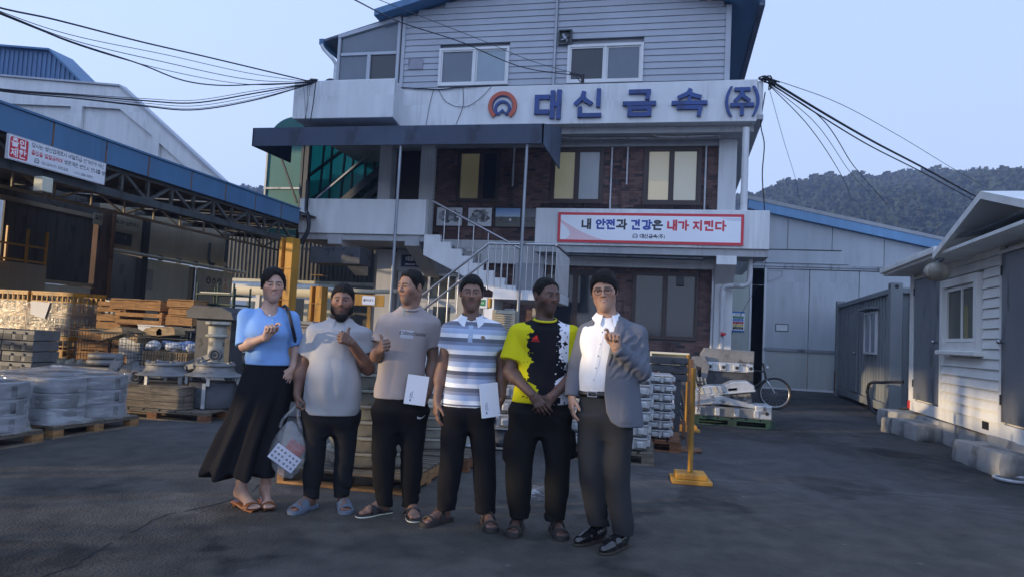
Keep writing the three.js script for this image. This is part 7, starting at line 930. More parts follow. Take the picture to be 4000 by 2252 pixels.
function dressShoe(t, right, pos, turn) {
  const F = new Field([-0.07, -0.005, -0.13], [0.07, 0.14, 0.21], 0.0045);
  F.add(limb([0, 0.05, -0.07], [0, 0.045, 0.02], 0.040, 0.040)).add(limb([0, 0.045, 0.02], [0, 0.028, 0.15], 0.045, 0.030), 0.02).add(limb([0, 0.03, 0.1], [0, 0.024, 0.17], 0.042, 0.024), 0.02).add(limb([0, 0.06, -0.06], [0, 0.115, -0.055], 0.042, 0.042), 0.02);
  F.all((x, y, z, d) => Math.max(d, 0.014 - y)); for (let k = 0; k < 4; k++) F.add(limb([-0.02, 0.088 - k * 0.012, 0.018 + k * 0.02], [0.02, 0.088 - k * 0.012, 0.018 + k * 0.02], 0.004, 0.004), 0.003);
  const g = sub('dress_shoe', t); g.position.set(...pos); g.rotation.y = turn; mesh('upper', [F.mesh()], mat([0.008, 0.008, 0.009], 0.16, { clearcoat: 0.6, clearcoatRoughness: 0.12 }), g);
  const pts = [[-0.035, -0.115], [0.035, -0.115], [0.044, -0.05], [0.042, 0.02], [0.05, 0.09], [0.036, 0.165], [0, 0.2], [-0.036, 0.165], [-0.05, 0.09], [-0.042, 0.02], [-0.044, -0.05]].map(([x, z]) => new THREE.Vector2(x, z)), sh = new THREE.Shape(); sh.setFromPoints(new THREE.SplineCurve([...pts, pts[0]]).getPoints(60)); mesh('sole', [new THREE.ExtrudeGeometry(sh, { depth: 0.012, bevelEnabled: false }).rotateX(Math.PI / 2).translate(0, 0.014, 0), bx(-0.034, 0.034, -0.012, 0.002, -0.11, -0.035)].map((q, i) => i ? q.translate(0, 0.012, 0) : q), mat([0.05, 0.04, 0.03], 0.5), g); return g;
}
function person(o) {
  for (const a of o.arms) { a.sh = [o.neck[0] + (a.sh[0] - o.neck[0]) * 0.93, a.sh[1] - 0.030, a.sh[2]]; if (a.slv) a.r0 = (a.r0 ?? 0.066) * 0.90; }
  o.torso = o.torso.map(([y, cx, cz, rx, rz]) => y > o.neck[1] - 0.075 ? [y - 0.02 * smooth(o.neck[1] - 0.075, o.neck[1] - 0.04, y), cx, cz, rx * lerp(1, 0.80, smooth(o.neck[1] - 0.085, o.neck[1] - 0.03, y)), rz * 0.97] : [y, cx, cz, rx * (y > o.neck[1] - 0.12 ? 0.94 : 1), rz]);
  const traps = (F, r, dy = 0) => { for (const a of o.arms) F.add(limb([lerp(o.neck[0], a.sh[0], 0.22), o.neck[1] - 0.040 + dy, -0.018], [lerp(o.neck[0], a.sh[0], 0.92), a.sh[1] + 0.012 + dy, a.sh[2]], r, r * 0.98), 0.035); };
  const t = thing('person', o.label, 'person', o.pos, o.yaw), sk = o.skin, H = o.head, m4 = new THREE.Matrix4();
  const rot = new THREE.Euler((H.pitch ?? 0) + 0.09, H.yaw ?? 0, H.roll ?? 0, 'YXZ'), sc = H.scale ?? 1; m4.compose(new THREE.Vector3(...H.c), new THREE.Quaternion().setFromEuler(rot), new THREE.Vector3(sc, sc, sc));
  const inv = m4.clone().invert(), neck = new THREE.Vector3(...o.neck).applyMatrix4(inv).toArray();
  const B = new Field([-0.36, -0.005, -0.20], [0.36, 1.48, 0.30], 0.0085), sn = sk;
  o.hips = o.hips.map((r, i) => (i === 0 && !o.skirt ? [r[0] - 0.03, r[1], r[2], r[3] * 0.5, r[4] * 0.62] : r)); B.add(column(o.torso, 2.2, o.inset ?? -0.022)).add(column(o.hips, 2.2, -0.03), 0.03).add(limb([o.neck[0], o.neck[1] - 0.06, o.neck[2]], [o.neck[0], o.neck[1] + 0.035, o.neck[2] + 0.004], 0.075, 0.052), 0.03);
  const aw = o.armR ?? 1; for (const a of o.arms) { B.add(limb(a.sh, a.el, 0.046 * aw, 0.040 * aw), 0.03).add(limb(a.el, a.wr, 0.041 * aw, 0.0275 * Math.sqrt(aw)), 0.02).add(ball(a.el.map((v, k) => lerp(v, a.wr[k], 0.25)), 0.043 * aw), 0.03); }
  for (const l of o.legs) { const tp = l.rows[0], bt = l.rows[l.rows.length - 1], md = l.rows[Math.floor(l.rows.length / 2)]; B.add(limb([tp[1], tp[0], tp[2]], [md[1], md[0], md[2]], 0.055, 0.042), 0.02).add(limb([md[1], md[0], md[2]], l.ankle, 0.045, 0.036), 0.02); }
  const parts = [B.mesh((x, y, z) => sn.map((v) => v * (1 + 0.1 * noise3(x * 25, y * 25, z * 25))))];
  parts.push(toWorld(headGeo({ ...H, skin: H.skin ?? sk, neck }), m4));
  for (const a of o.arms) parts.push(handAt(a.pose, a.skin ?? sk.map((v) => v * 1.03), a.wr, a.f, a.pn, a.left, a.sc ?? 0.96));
  if (!o.shoes) for (const l of o.legs) parts.push(toWorld(footGeo(sk.map((v) => v * 0.95), o.lift ?? 0), new THREE.Matrix4().makeRotationY(l.turn).multiply(new THREE.Matrix4().makeScale(l.right ? 1 : -1, 1, 1)).setPosition(l.foot[0], 0.016, l.foot[1])));
  parts.forEach((g) => { g.deleteAttribute('uv'); });
  mesh('body', parts, SKINS, t);
  mesh('hair', [toWorld(hairGeo(H.style), m4)], H.style.m ?? HAIR, t);
  if (o.beard) mesh('beard', [toWorld(o.beard(), m4)], HAIR, t);
  if (o.glasses) { const gl = sub('glasses', t); gl.matrixAutoUpdate = true; gl.position.set(...H.c); gl.rotation.copy(rot); const rim = (m) => new THREE.TorusGeometry(0.0215, 0.0016, 6, 28).scale(1.12, 0.86, 1).translate(m * 0.032, 0.0005, 0.096); mesh('rim', [rim(-1), rim(1), rod([-0.009, 0.004, 0.098], [0.009, 0.004, 0.098], 0.0016, 6)], MT.darkSteel, gl); mesh('temple', [rod([-0.056, 0.006, 0.094], [-0.078, 0.006, -0.01], 0.0018, 6), rod([0.056, 0.006, 0.094], [0.078, 0.006, -0.01], 0.0018, 6), rod([-0.057, 0.012, 0.096], [-0.012, 0.012, 0.099], 0.0024, 6), rod([0.057, 0.012, 0.096], [0.012, 0.012, 0.099], 0.0024, 6)], MT.black, gl); }
  // top garment
  const top = new Field([-0.40, o.hem - 0.03, -0.24], [0.40, o.neck[1] + 0.05, 0.30], 0.0075); top.add(column(o.torso, o.sq ?? 2.2)); traps(top, 0.052);
  for (const a of o.arms) if (a.slv) { top.add(sleeve(a.sh, a.el, a.r0 ?? 0.066, a.r1 ?? 0.060, a.slv), 0.035); if (a.slv2) top.add(sleeve(a.el, a.wr, a.r1 ?? 0.058, a.r2 ?? 0.044, a.slv2), 0.03); }
  { const fo = o.fold ?? folds(0.0085, 8, 5, o.pos[0] * 7); top.ruffle((x, y, z) => fo(x, y, z) * smooth(o.hem, o.hem + 0.05, y)); } top.cut(ball(o.neckCut ?? [o.neck[0], o.neck[1] + 0.05, 0.03], o.neckCutR ?? [0.066, 0.05, 0.085]), 0.006); if (o.open) top.all((x, y, z, d) => z > -0.02 ? Math.max(d, o.open(x, y, z)) : d);
  mesh(o.topName, [top.mesh(o.topColor, o.topColor ? undefined : shirtUV)], o.topMat, t);
  // lower garment
  const front = (F) => (x, y) => { let z = 0.26; while (z > -0.1 && F.at(x, y, z) > 0) z -= 0.003; return z; }; let low;
  if (!o.skirt) {
    const lo = new Field([-0.36, 0.03, -0.26], [0.36, o.hem + 0.10, 0.26], 0.008); lo.add(column(o.hips.map(([y, a, b, c, d]) => [y, a, b, c * (y > o.hem - 0.02 ? 0.90 : 1), d * (y > o.hem - 0.02 ? 0.90 : 1)]), 2.3)); for (const l of o.legs) lo.add(column(l.rows, 2.1), 0.05); for (const p of o.pockets ?? []) lo.add(p, 0.012);
    lo.ruffle((x, y, z) => { const low = smooth(0.35, 0.08, y); return 0.006 * noise3(x * 10, y * 8 + x * 9, z * 10 + o.pos[0] * 5) + (0.005 + 0.010 * low) * (0.5 - Math.abs(noise3(x * 5, y * (14 + 10 * low) + x * 8, z * 5 + o.pos[0]))) ; });
    mesh('trousers', [lo.mesh()], o.trouserMat, t); low = front(lo);
  } else { const lo = new Field([-0.42, 0.18, -0.32], [0.36, 1.05, 0.34], 0.009); lo.add(column(o.skirt, 2.1)); lo.ruffle((x, y, z) => { const a = Math.atan2(z, x - lerp(-0.12, 0.02, smooth(0.2, 1, y))), k = smooth(0.98, 0.3, y); return 0.022 * k * Math.sin(a * 7 + 0.8 + y) + 0.008 * k * Math.sin(a * 13 + y * 3) + 0.004 * noise3(x * 9, y * 5, z * 9); }); mesh('skirt', [lo.mesh()], o.trouserMat, t); }
  (o.extra ?? (() => 0))(t, front(top), low);
  for (const l of o.legs) { if (o.shoes) dressShoe(t, l.right, [l.foot[0], 0.004, l.foot[1]], l.turn); else footwear(o.footwear, t, l.right, [l.foot[0], 0.004, l.foot[1]], l.turn, o.shoeMat); }
  return t;
}
function onCloth(f, rows, off, n = 6) {                          // a strip lying on the cloth: rows of [y, left x, right x]
  const pos = [], idx = []; rows.forEach(([y, a, b], j) => { for (let i = 0; i <= n; i++) { const x = lerp(a, b, i / n); pos.push(x, y, f(x, y) + off * (i && i < n ? 1 : 0.45)); } if (j) for (let i = 0; i < n; i++) { const q = (j - 1) * (n + 1) + i, r = q + n + 1; idx.push(q, r, q + 1, q + 1, r, r + 1); } });
  const g = new THREE.BufferGeometry(); g.setAttribute('position', new THREE.Float32BufferAttribute(pos, 3)); g.setIndex(idx); g.computeVertexNormals(); if (g.attributes.normal.getZ(0) < 0) { const k = g.index.array; for (let i = 0; i < k.length; i += 3) { const q = k[i]; k[i] = k[i + 1]; k[i + 1] = q; } g.computeVertexNormals(); } return g;
}
const rowsOf = (y0, y1, fn, n = 10) => [...Array(n + 1)].map((_, i) => { const y = lerp(y0, y1, i / n); return [y, ...fn(y)]; });
const stud = (f, x, y, r, d = 0.004) => rod([x, y, f(x, y) - 0.003], [x, y, f(x, y) + d], r, 12);
const crew = (x, y, z, rx, rz, m) => (t) => mesh('collar', [new THREE.TorusGeometry(1, 0.12, 8, 40).scale(rx, rz, 0.07).rotateX(Math.PI / 2 + 0.22).translate(x, y, z)], m, t);
function polo(t, x, y, z, m, w = 0.082) {                        // folded collar with two points and a button placket
  const g = [], n = 28; const ringP = (u, r, yy) => { const a = lerp(0.42, Math.PI * 2 - 0.42, u) + Math.PI / 2; return [x + Math.cos(a) * r * 1.02, yy - 0.022 * (Math.sin(a) + 0) * 1, z + Math.sin(a) * r * 0.98]; };
  const strip = (r0, y0, r1, y1, tip) => { const pos = [], idx = []; for (let i = 0; i <= n; i++) { const u = i / n, e = Math.pow(Math.abs(u - 0.5) * 2, 6) * tip; pos.push(...ringP(u, r0, y + y0), ...ringP(u, r1 + e * 0.35, y + y1 - e)); if (i < n) idx.push(2 * i, 2 * i + 1, 2 * i + 2, 2 * i + 1, 2 * i + 3, 2 * i + 2); } const q = new THREE.BufferGeometry(); q.setAttribute('position', new THREE.Float32BufferAttribute(pos, 3)); q.setIndex(idx); q.computeVertexNormals(); return q; };
  mesh('collar', [strip(w * 0.78, 0.022, w * 0.86, -0.03, 0), strip(w * 0.78, 0.022, w * 1.12, -0.014, 0.040)], m, t);
}
// --- the six people, from left to right
const P1 = person({
  label: 'woman in light blue knit top and long black skirt making a finger heart', pos: [-2.80, 0.004, -4.60], yaw: 0.547, skin: [0.43, 0.265, 0.20], neck: [0.0, 1.385, -0.015], inset: -0.014, armR: 0.86,
  head: { c: [0.012, 1.556, 0.01], yaw: 0.12, roll: 0.02, scale: 0.99, smile: 0.006, eyeH: 0.0030, neckR: 0.047, lip: [0.42, 0.13, 0.12], style: { t: 0.021, front: 0.084, drop: 0.062, temple: -0.01, burn: -0.03, overEar: 0.0, nape: -0.07, part: 0.012, sweep: 1.3, extra: [limb([-0.07, 0.03, 0.02], [-0.078, -0.04, 0.005], 0.012, 0.008), limb([0.068, 0.03, 0.03], [0.08, -0.045, 0.02], 0.014, 0.010), ball([0, -0.03, -0.085], [0.06, 0.06, 0.04])] } },
  torso: [[0.99, 0.018, 0.0, 0.156, 0.116], [1.03, 0.015, 0, 0.152, 0.114], [1.09, 0.010, 0.004, 0.139, 0.112], [1.15, 0.006, 0.01, 0.143, 0.122], [1.21, 0.004, 0.018, 0.156, 0.134], [1.28, 0, 0.004, 0.160, 0.116], [1.33, 0, -0.006, 0.166, 0.096], [1.37, 0, -0.01, 0.128, 0.078], [1.395, 0, -0.012, 0.085, 0.066]], hem: 0.99, hips: [[0.6, 0, 0, 0.16, 0.12], [1.0, 0.018, 0, 0.15, 0.11]],
  arms: [{ sh: [-0.162, 1.338, -0.01], el: [-0.150, 1.118, 0.06], wr: [-0.008, 1.192, 0.20], pose: 'heart', f: [0.28, 0.93, 0.22], pn: [0.45, -0.2, 0.85], slv: 0.97, r0: 0.062, r1: 0.056, sc: 0.90 }, { sh: [0.160, 1.345, -0.01], el: [0.208, 1.125, -0.02], wr: [0.184, 0.975, 0.07], pose: 'open', f: [-0.42, -0.88, 0.16], pn: [-0.35, 0.05, -0.93], left: true, slv: 0.93, r0: 0.062, r1: 0.055, sc: 0.86 }],
  legs: [{ rows: [[0.7, -0.06, 0, 0.08, 0.08], [0.45, -0.09, 0, 0.06, 0.06], [0.3, -0.10, 0, 0.05, 0.05]], ankle: [-0.103, 0.15, -0.01], foot: [-0.082, 0.035], turn: 0.62, right: true }, { rows: [[0.7, 0.06, 0, 0.08, 0.08], [0.45, 0.066, 0, 0.06, 0.06], [0.3, 0.066, 0, 0.05, 0.05]], ankle: [0.056, 0.15, -0.03], foot: [0.064, 0.005], turn: 0.2, right: false }], lift: 0.052,
  skirt: [[0.235, -0.119, 0, 0.232, 0.20], [0.45, -0.065, 0, 0.214, 0.175], [0.67, -0.013, 0, 0.194, 0.155], [0.80, 0.006, 0, 0.188, 0.14], [0.92, 0.014, 0, 0.166, 0.122], [0.965, 0.016, 0, 0.150, 0.108], [1.01, 0.018, 0, 0.138, 0.098]],
  topName: 'knit_top', topMat: cloth([0.20, 0.36, 0.68], { w: 1.2 }), trouserMat: cloth([0.010, 0.010, 0.012]), footwear: 'heeled_sandal', shoeMat: mat([0.20, 0.07, 0.022], 0.25), neckCut: [0.006, 1.402, 0.105], neckCutR: [0.066, 0.075, 0.12],
  extra: (t, f) => { for (let k = 0; k < 3; k++) mesh('button', [stud(f, 0.022, 1.308 - k * 0.027, 0.006)], MT.frameWhite, t); mesh('necklace', [tube([[-0.05, 1.41, 0.02], [-0.028, 1.37, 0.07], [0.004, 1.345, 0.092], [0.036, 1.372, 0.07], [0.055, 1.41, 0.02]], 0.0016, 24, 5)], MT.steel, t); mesh('pendant', [new THREE.OctahedronGeometry(0.009).translate(0.004, 1.338, 0.096)], mat([0.8, 0.8, 0.82], 0.3, { metal: 0.5 }), t); mesh('ring', [new THREE.TorusGeometry(0.0095, 0.0018, 6, 16).rotateX(1.2).translate(0.147, 0.875, 0.085)], MT.steel, t); },
});
const P2 = person({
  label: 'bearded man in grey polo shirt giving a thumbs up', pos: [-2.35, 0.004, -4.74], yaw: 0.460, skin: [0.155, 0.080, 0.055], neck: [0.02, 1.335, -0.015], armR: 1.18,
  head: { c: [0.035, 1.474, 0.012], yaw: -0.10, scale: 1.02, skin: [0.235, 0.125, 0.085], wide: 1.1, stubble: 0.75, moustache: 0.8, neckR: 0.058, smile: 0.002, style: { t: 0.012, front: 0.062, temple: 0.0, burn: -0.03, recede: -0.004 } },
  beard: () => { const F = new Field([-0.09, -0.17, -0.02], [0.09, -0.02, 0.12], 0.0036); for (const m of [-1, 1]) F.add(limb([m * 0.066, -0.03, 0.005], [m * 0.055, -0.075, 0.022], 0.013, 0.02), 0.01).add(limb([m * 0.055, -0.075, 0.022], [0, -0.118, 0.058], 0.02, 0.026), 0.02); F.add(ball([0, -0.112, 0.062], [0.04, 0.03, 0.03]), 0.02); F.cut(ball([0, -0.052, 0.09], [0.032, 0.024, 0.03]), 0.006); F.ruffle((x, y, z) => 0.004 * noise3(x * 120, y * 50, z * 90)); return F.mesh(); },
  torso: [[0.665, 0.010, 0.01, 0.195, 0.152], [0.74, 0.010, 0.014, 0.195, 0.156], [0.84, 0.010, 0.024, 0.188, 0.164], [0.95, 0.008, 0.028, 0.181, 0.164], [1.06, 0.010, 0.014, 0.174, 0.148], [1.17, 0.022, 0.004, 0.182, 0.132], [1.255, 0.03, -0.004, 0.196, 0.115], [1.305, 0.03, -0.01, 0.165, 0.096], [1.345, 0.025, -0.012, 0.085, 0.076]], hem: 0.665, hips: [[0.56, 0.01, 0, 0.17, 0.125], [0.63, 0.010, 0, 0.186, 0.132], [0.78, 0.010, 0, 0.176, 0.13]],
  arms: [{ sh: [-0.150, 1.258, -0.01], el: [-0.215, 0.968, -0.03], wr: [-0.232, 0.800, 0.03], pose: 'grip', f: [0.08, -0.96, 0.22], pn: [0.93, 0.05, -0.2], slv: 0.62, r0: 0.078, r1: 0.072 }, { sh: [0.212, 1.250, -0.01], el: [0.242, 1.0, 0.06], wr: [0.112, 1.178, 0.20], pose: 'thumb', f: [-0.75, 0.45, 0.45], pn: [-0.3, -0.2, -0.9], left: true, slv: 0.60, r0: 0.078, r1: 0.072 }],
  legs: [{ rows: [[0.68, -0.085, 0, 0.10, 0.115], [0.55, -0.092, 0.004, 0.088, 0.10], [0.37, -0.087, 0.01, 0.070, 0.078], [0.2, -0.09, 0, 0.068, 0.074], [0.075, -0.097, -0.01, 0.058, 0.066]], ankle: [-0.100, 0.12, -0.03], foot: [-0.128, 0.03], turn: -0.62, right: true }, { rows: [[0.68, 0.10, 0, 0.10, 0.115], [0.55, 0.112, 0.004, 0.088, 0.10], [0.37, 0.120, 0.01, 0.070, 0.078], [0.2, 0.116, 0, 0.066, 0.072], [0.075, 0.112, -0.01, 0.058, 0.066]], ankle: [0.112, 0.12, -0.03], foot: [0.136, 0.02], turn: 0.12, right: false }],
  topName: 'polo_shirt', topMat: cloth([0.34, 0.34, 0.355]), trouserMat: cloth([0.014, 0.015, 0.018]), footwear: 'slide_sandal', shoeMat: mat([0.105, 0.135, 0.18], 0.6, { bump: TX.fine, h: 0.001 }), neckCut: [0.02, 1.385, 0.05], neckCutR: [0.066, 0.058, 0.09],
  extra: (t, f) => { polo(t, 0.024, 1.332, -0.004, cloth([0.36, 0.36, 0.375], { side: THREE.DoubleSide }), 0.088); mesh('placket', [onCloth(f, rowsOf(1.30, 1.165, (y) => [0.028, 0.062]), 0.003)], cloth([0.33, 0.33, 0.35]), t); for (let k = 0; k < 2; k++) mesh('button', [stud(f, 0.045, 1.252 - k * 0.045, 0.0065, 0.006)], MT.plasticBlack, t); },
});
const scriptTex = canvasTex(800, 900, (x, w, h) => { x.fillStyle = '#fff'; x.fillRect(0, 0, w, h); const px = (X) => (X + 0.4) / 0.8 * w, py = (Y) => h - (Y - 0.6) / 0.9 * h; x.fillStyle = '#b9afae'; x.fillRect(0, 0, w, h); x.save(); x.translate(px(0.008), py(1.262)); x.rotate(0.05); x.fillStyle = '#dadbe2'; x.fillRect(-36, -24, 88, 56); x.fillStyle = '#b9b4bb'; for (let i = 0; i < 9; i++) x.fillRect(-30 + i * 9, 18 + (i % 3) * 3, 6, 3); x.fillStyle = '#c27f8f'; x.fillRect(-6, -18, 10, 7); x.fillStyle = '#17171b'; x.transform(1, 0, -0.28, 1, 0, 0); x.font = 'italic bold 34px serif'; x.fillText('Constraint', -48, 8); x.restore(); });
const P3 = person({
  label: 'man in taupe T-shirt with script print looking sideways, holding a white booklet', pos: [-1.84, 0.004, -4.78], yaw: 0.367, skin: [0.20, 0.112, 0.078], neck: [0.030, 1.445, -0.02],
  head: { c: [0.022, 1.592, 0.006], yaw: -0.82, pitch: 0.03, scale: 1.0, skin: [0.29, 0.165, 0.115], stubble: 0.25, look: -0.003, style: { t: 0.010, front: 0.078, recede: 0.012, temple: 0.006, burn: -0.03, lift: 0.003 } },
  torso: [[0.806, -0.018, 0, 0.172, 0.128], [0.88, -0.012, 0, 0.170, 0.124], [1.0, -0.002, 0.004, 0.164, 0.122], [1.12, 0.006, 0.006, 0.156, 0.120], [1.24, 0.016, 0.004, 0.168, 0.122], [1.34, 0.026, -0.004, 0.184, 0.112], [1.395, 0.028, -0.012, 0.155, 0.094], [1.43, 0.03, -0.016, 0.10, 0.078], [1.452, 0.03, -0.018, 0.074, 0.066]], hem: 0.806, hips: [[0.62, 0.003, 0, 0.175, 0.12], [0.72, 0.003, 0, 0.188, 0.126], [0.90, 0.0, 0, 0.165, 0.118]],
  arms: [{ sh: [-0.142, 1.352, -0.02], el: [-0.188, 1.092, 0.02], wr: [-0.160, 1.140, 0.20], pose: 'thumb', f: [0.25, 0.45, 0.85], pn: [0.85, 0.2, -0.3], slv: 0.60, r0: 0.068, r1: 0.066 }, { sh: [0.200, 1.360, -0.01], el: [0.212, 1.055, -0.03], wr: [0.190, 0.868, 0.05], pose: 'grip', f: [-0.25, -0.94, 0.2], pn: [-0.92, 0.2, -0.15], left: true, slv: 0.57, r0: 0.068, r1: 0.066 }],
  legs: [{ rows: [[0.72, -0.088, 0, 0.098, 0.115], [0.6, -0.095, 0.004, 0.092, 0.104], [0.41, -0.100, 0.012, 0.082, 0.086], [0.22, -0.086, 0.004, 0.074, 0.078], [0.060, -0.072, -0.01, 0.056, 0.064]], ankle: [-0.062, 0.11, -0.05], foot: [-0.118, -0.01], turn: -0.95, right: true }, { rows: [[0.72, 0.094, 0, 0.10, 0.115], [0.6, 0.102, 0.004, 0.093, 0.104], [0.41, 0.104, 0.012, 0.078, 0.086], [0.22, 0.106, 0.004, 0.072, 0.078], [0.060, 0.107, -0.01, 0.054, 0.064]], ankle: [0.106, 0.11, -0.03], foot: [0.122, 0.04], turn: 0.16, right: false }],
  topName: 't_shirt', topMat: cloth([0.62, 0.62, 0.62], { map: scriptTex, sheen: 0.1 }), trouserMat: cloth([0.009, 0.009, 0.010]), footwear: 'flip_flop', shoeMat: mat([0.016, 0.016, 0.02], 0.7), neckCut: [0.03, 1.478, 0.02], neckCutR: [0.064, 0.05, 0.085],
  extra: (t, f, low) => { crew(0.03, 1.438, -0.006, 0.068, 0.072, cloth([0.32, 0.28, 0.285]))(t); const sw = (u) => [0.118 + 0.056 * u, 0.690 + 0.012 * Math.sin(-2.4 * u + 0.2) + 0.030 * u * u], e = []; for (let i = 0; i <= 8; i++) { const u = i / 8, [x, y] = sw(u), w = 0.0075 * (1 - u) + 0.001; e.push([x, y - w, y + w]); }
    { const pos = [], idx = []; e.forEach(([x, y0, y1], i) => { pos.push(x, y0, low(x, y0) + 0.003, x, y1, low(x, y1) + 0.003); if (i) idx.push(2 * i - 2, 2 * i, 2 * i - 1, 2 * i, 2 * i + 1, 2 * i - 1); }); const g = new THREE.BufferGeometry(); g.setAttribute('position', new THREE.Float32BufferAttribute(pos, 3)); g.setIndex(idx); g.computeVertexNormals(); mesh('trouser_emblem', [g], mat([0.5, 0.5, 0.52], 0.6, { side: THREE.DoubleSide }), t); } mesh('collar_clip', [bx(-0.022, -0.012, 1.388, 1.43, 0.076, 0.086, 0.003)], mat([0.2, 0.36, 0.34], 0.4), t); },
});
const stripeTex = canvasTex(512, 1152, (x, w, h) => { const py = (Y) => h - (Y - 0.6) / 0.9 * h; x.fillStyle = '#8fa3c4'; x.fillRect(0, 0, w, h); const cols = [['#e6e8ee', 0.028], ['#6c7180', 0.027], ['#868fa6', 0.022], ['#a9b9d6', 0.034]]; let y = 1.392; for (let i = 0; i < 60; i++) { const [c, d] = cols[i % 4]; x.fillStyle = i % 16 > 11 && i % 4 === 1 ? '#565c6e' : c; x.fillRect(0, py(y), w, d / 0.9 * h + 1); y -= d; } x.fillStyle = '#e8eaf0'; x.fillRect(0, py(0.798), w, 60); });
const P4 = person({
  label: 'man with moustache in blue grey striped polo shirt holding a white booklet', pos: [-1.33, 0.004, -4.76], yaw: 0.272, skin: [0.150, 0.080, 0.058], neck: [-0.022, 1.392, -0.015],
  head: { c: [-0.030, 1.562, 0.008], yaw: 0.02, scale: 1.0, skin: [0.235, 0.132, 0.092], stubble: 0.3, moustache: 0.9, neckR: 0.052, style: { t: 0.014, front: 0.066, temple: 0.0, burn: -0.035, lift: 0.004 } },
  torso: [[0.787, -0.017, 0, 0.178, 0.126], [0.88, -0.014, 0, 0.171, 0.122], [1.0, -0.010, 0.004, 0.160, 0.120], [1.1, -0.006, 0.006, 0.156, 0.119], [1.2, -0.005, 0.004, 0.164, 0.120], [1.31, -0.004, -0.004, 0.180, 0.110], [1.36, -0.010, -0.010, 0.150, 0.092], [1.392, -0.02, -0.013, 0.088, 0.074]], hem: 0.787, hips: [[0.66, -0.008, 0, 0.172, 0.12], [0.74, -0.010, 0, 0.178, 0.124], [0.88, -0.012, 0, 0.165, 0.116]],
  arms: [{ sh: [-0.172, 1.325, -0.01], el: [-0.208, 1.01, -0.03], wr: [-0.226, 0.818, 0.03], pose: 'relax', f: [0.0, -0.98, 0.16], pn: [0.9, 0.0, -0.35], slv: 0.42, r0: 0.066, r1: 0.064 }, { sh: [0.165, 1.335, -0.01], el: [0.212, 1.03, -0.03], wr: [0.212, 0.855, 0.04], pose: 'grip', f: [-0.25, -0.94, 0.15], pn: [-0.92, 0.2, -0.15], left: true, slv: 0.42, r0: 0.066, r1: 0.064 }],
  legs: [{ rows: [[0.76, -0.095, 0, 0.092, 0.112], [0.64, -0.100, 0.004, 0.090, 0.10], [0.40, -0.108, 0.012, 0.082, 0.086], [0.22, -0.118, 0.004, 0.074, 0.078], [0.082, -0.125, -0.01, 0.064, 0.07]], ankle: [-0.122, 0.12, -0.05], foot: [-0.168, 0.0], turn: -0.72, right: true }, { rows: [[0.76, 0.076, 0, 0.094, 0.112], [0.64, 0.088, 0.004, 0.090, 0.10], [0.40, 0.120, 0.012, 0.080, 0.086], [0.22, 0.135, 0.004, 0.076, 0.078], [0.075, 0.142, -0.01, 0.070, 0.074]], ankle: [0.145, 0.12, -0.03], foot: [0.165, 0.04], turn: 0.15, right: false }],
  topName: 'polo_shirt', topMat: cloth([0.95, 0.95, 0.95], { map: stripeTex, sheen: 0.1 }), trouserMat: cloth([0.009, 0.009, 0.011]), footwear: 'strap_sandal', shoeMat: mat([0.025, 0.02, 0.017], 0.7), neckCut: [-0.02, 1.438, 0.05], neckCutR: [0.066, 0.058, 0.09],
  extra: (t, f) => { polo(t, -0.02, 1.394, -0.006, cloth([0.70, 0.72, 0.78], { side: THREE.DoubleSide }), 0.088); mesh('placket', [onCloth(f, rowsOf(1.34, 1.225, (y) => [-0.038, -0.006]), 0.003)], cloth([0.36, 0.45, 0.60]), t); mesh('button', [stud(f, -0.022, 1.262, 0.006, 0.006)], MT.frameWhite, t); mesh('chest_badge', [stud(f, 0.062, 1.258, 0.016, 0.004)], mat([0.24, 0.17, 0.13], 0.7), t); },
});
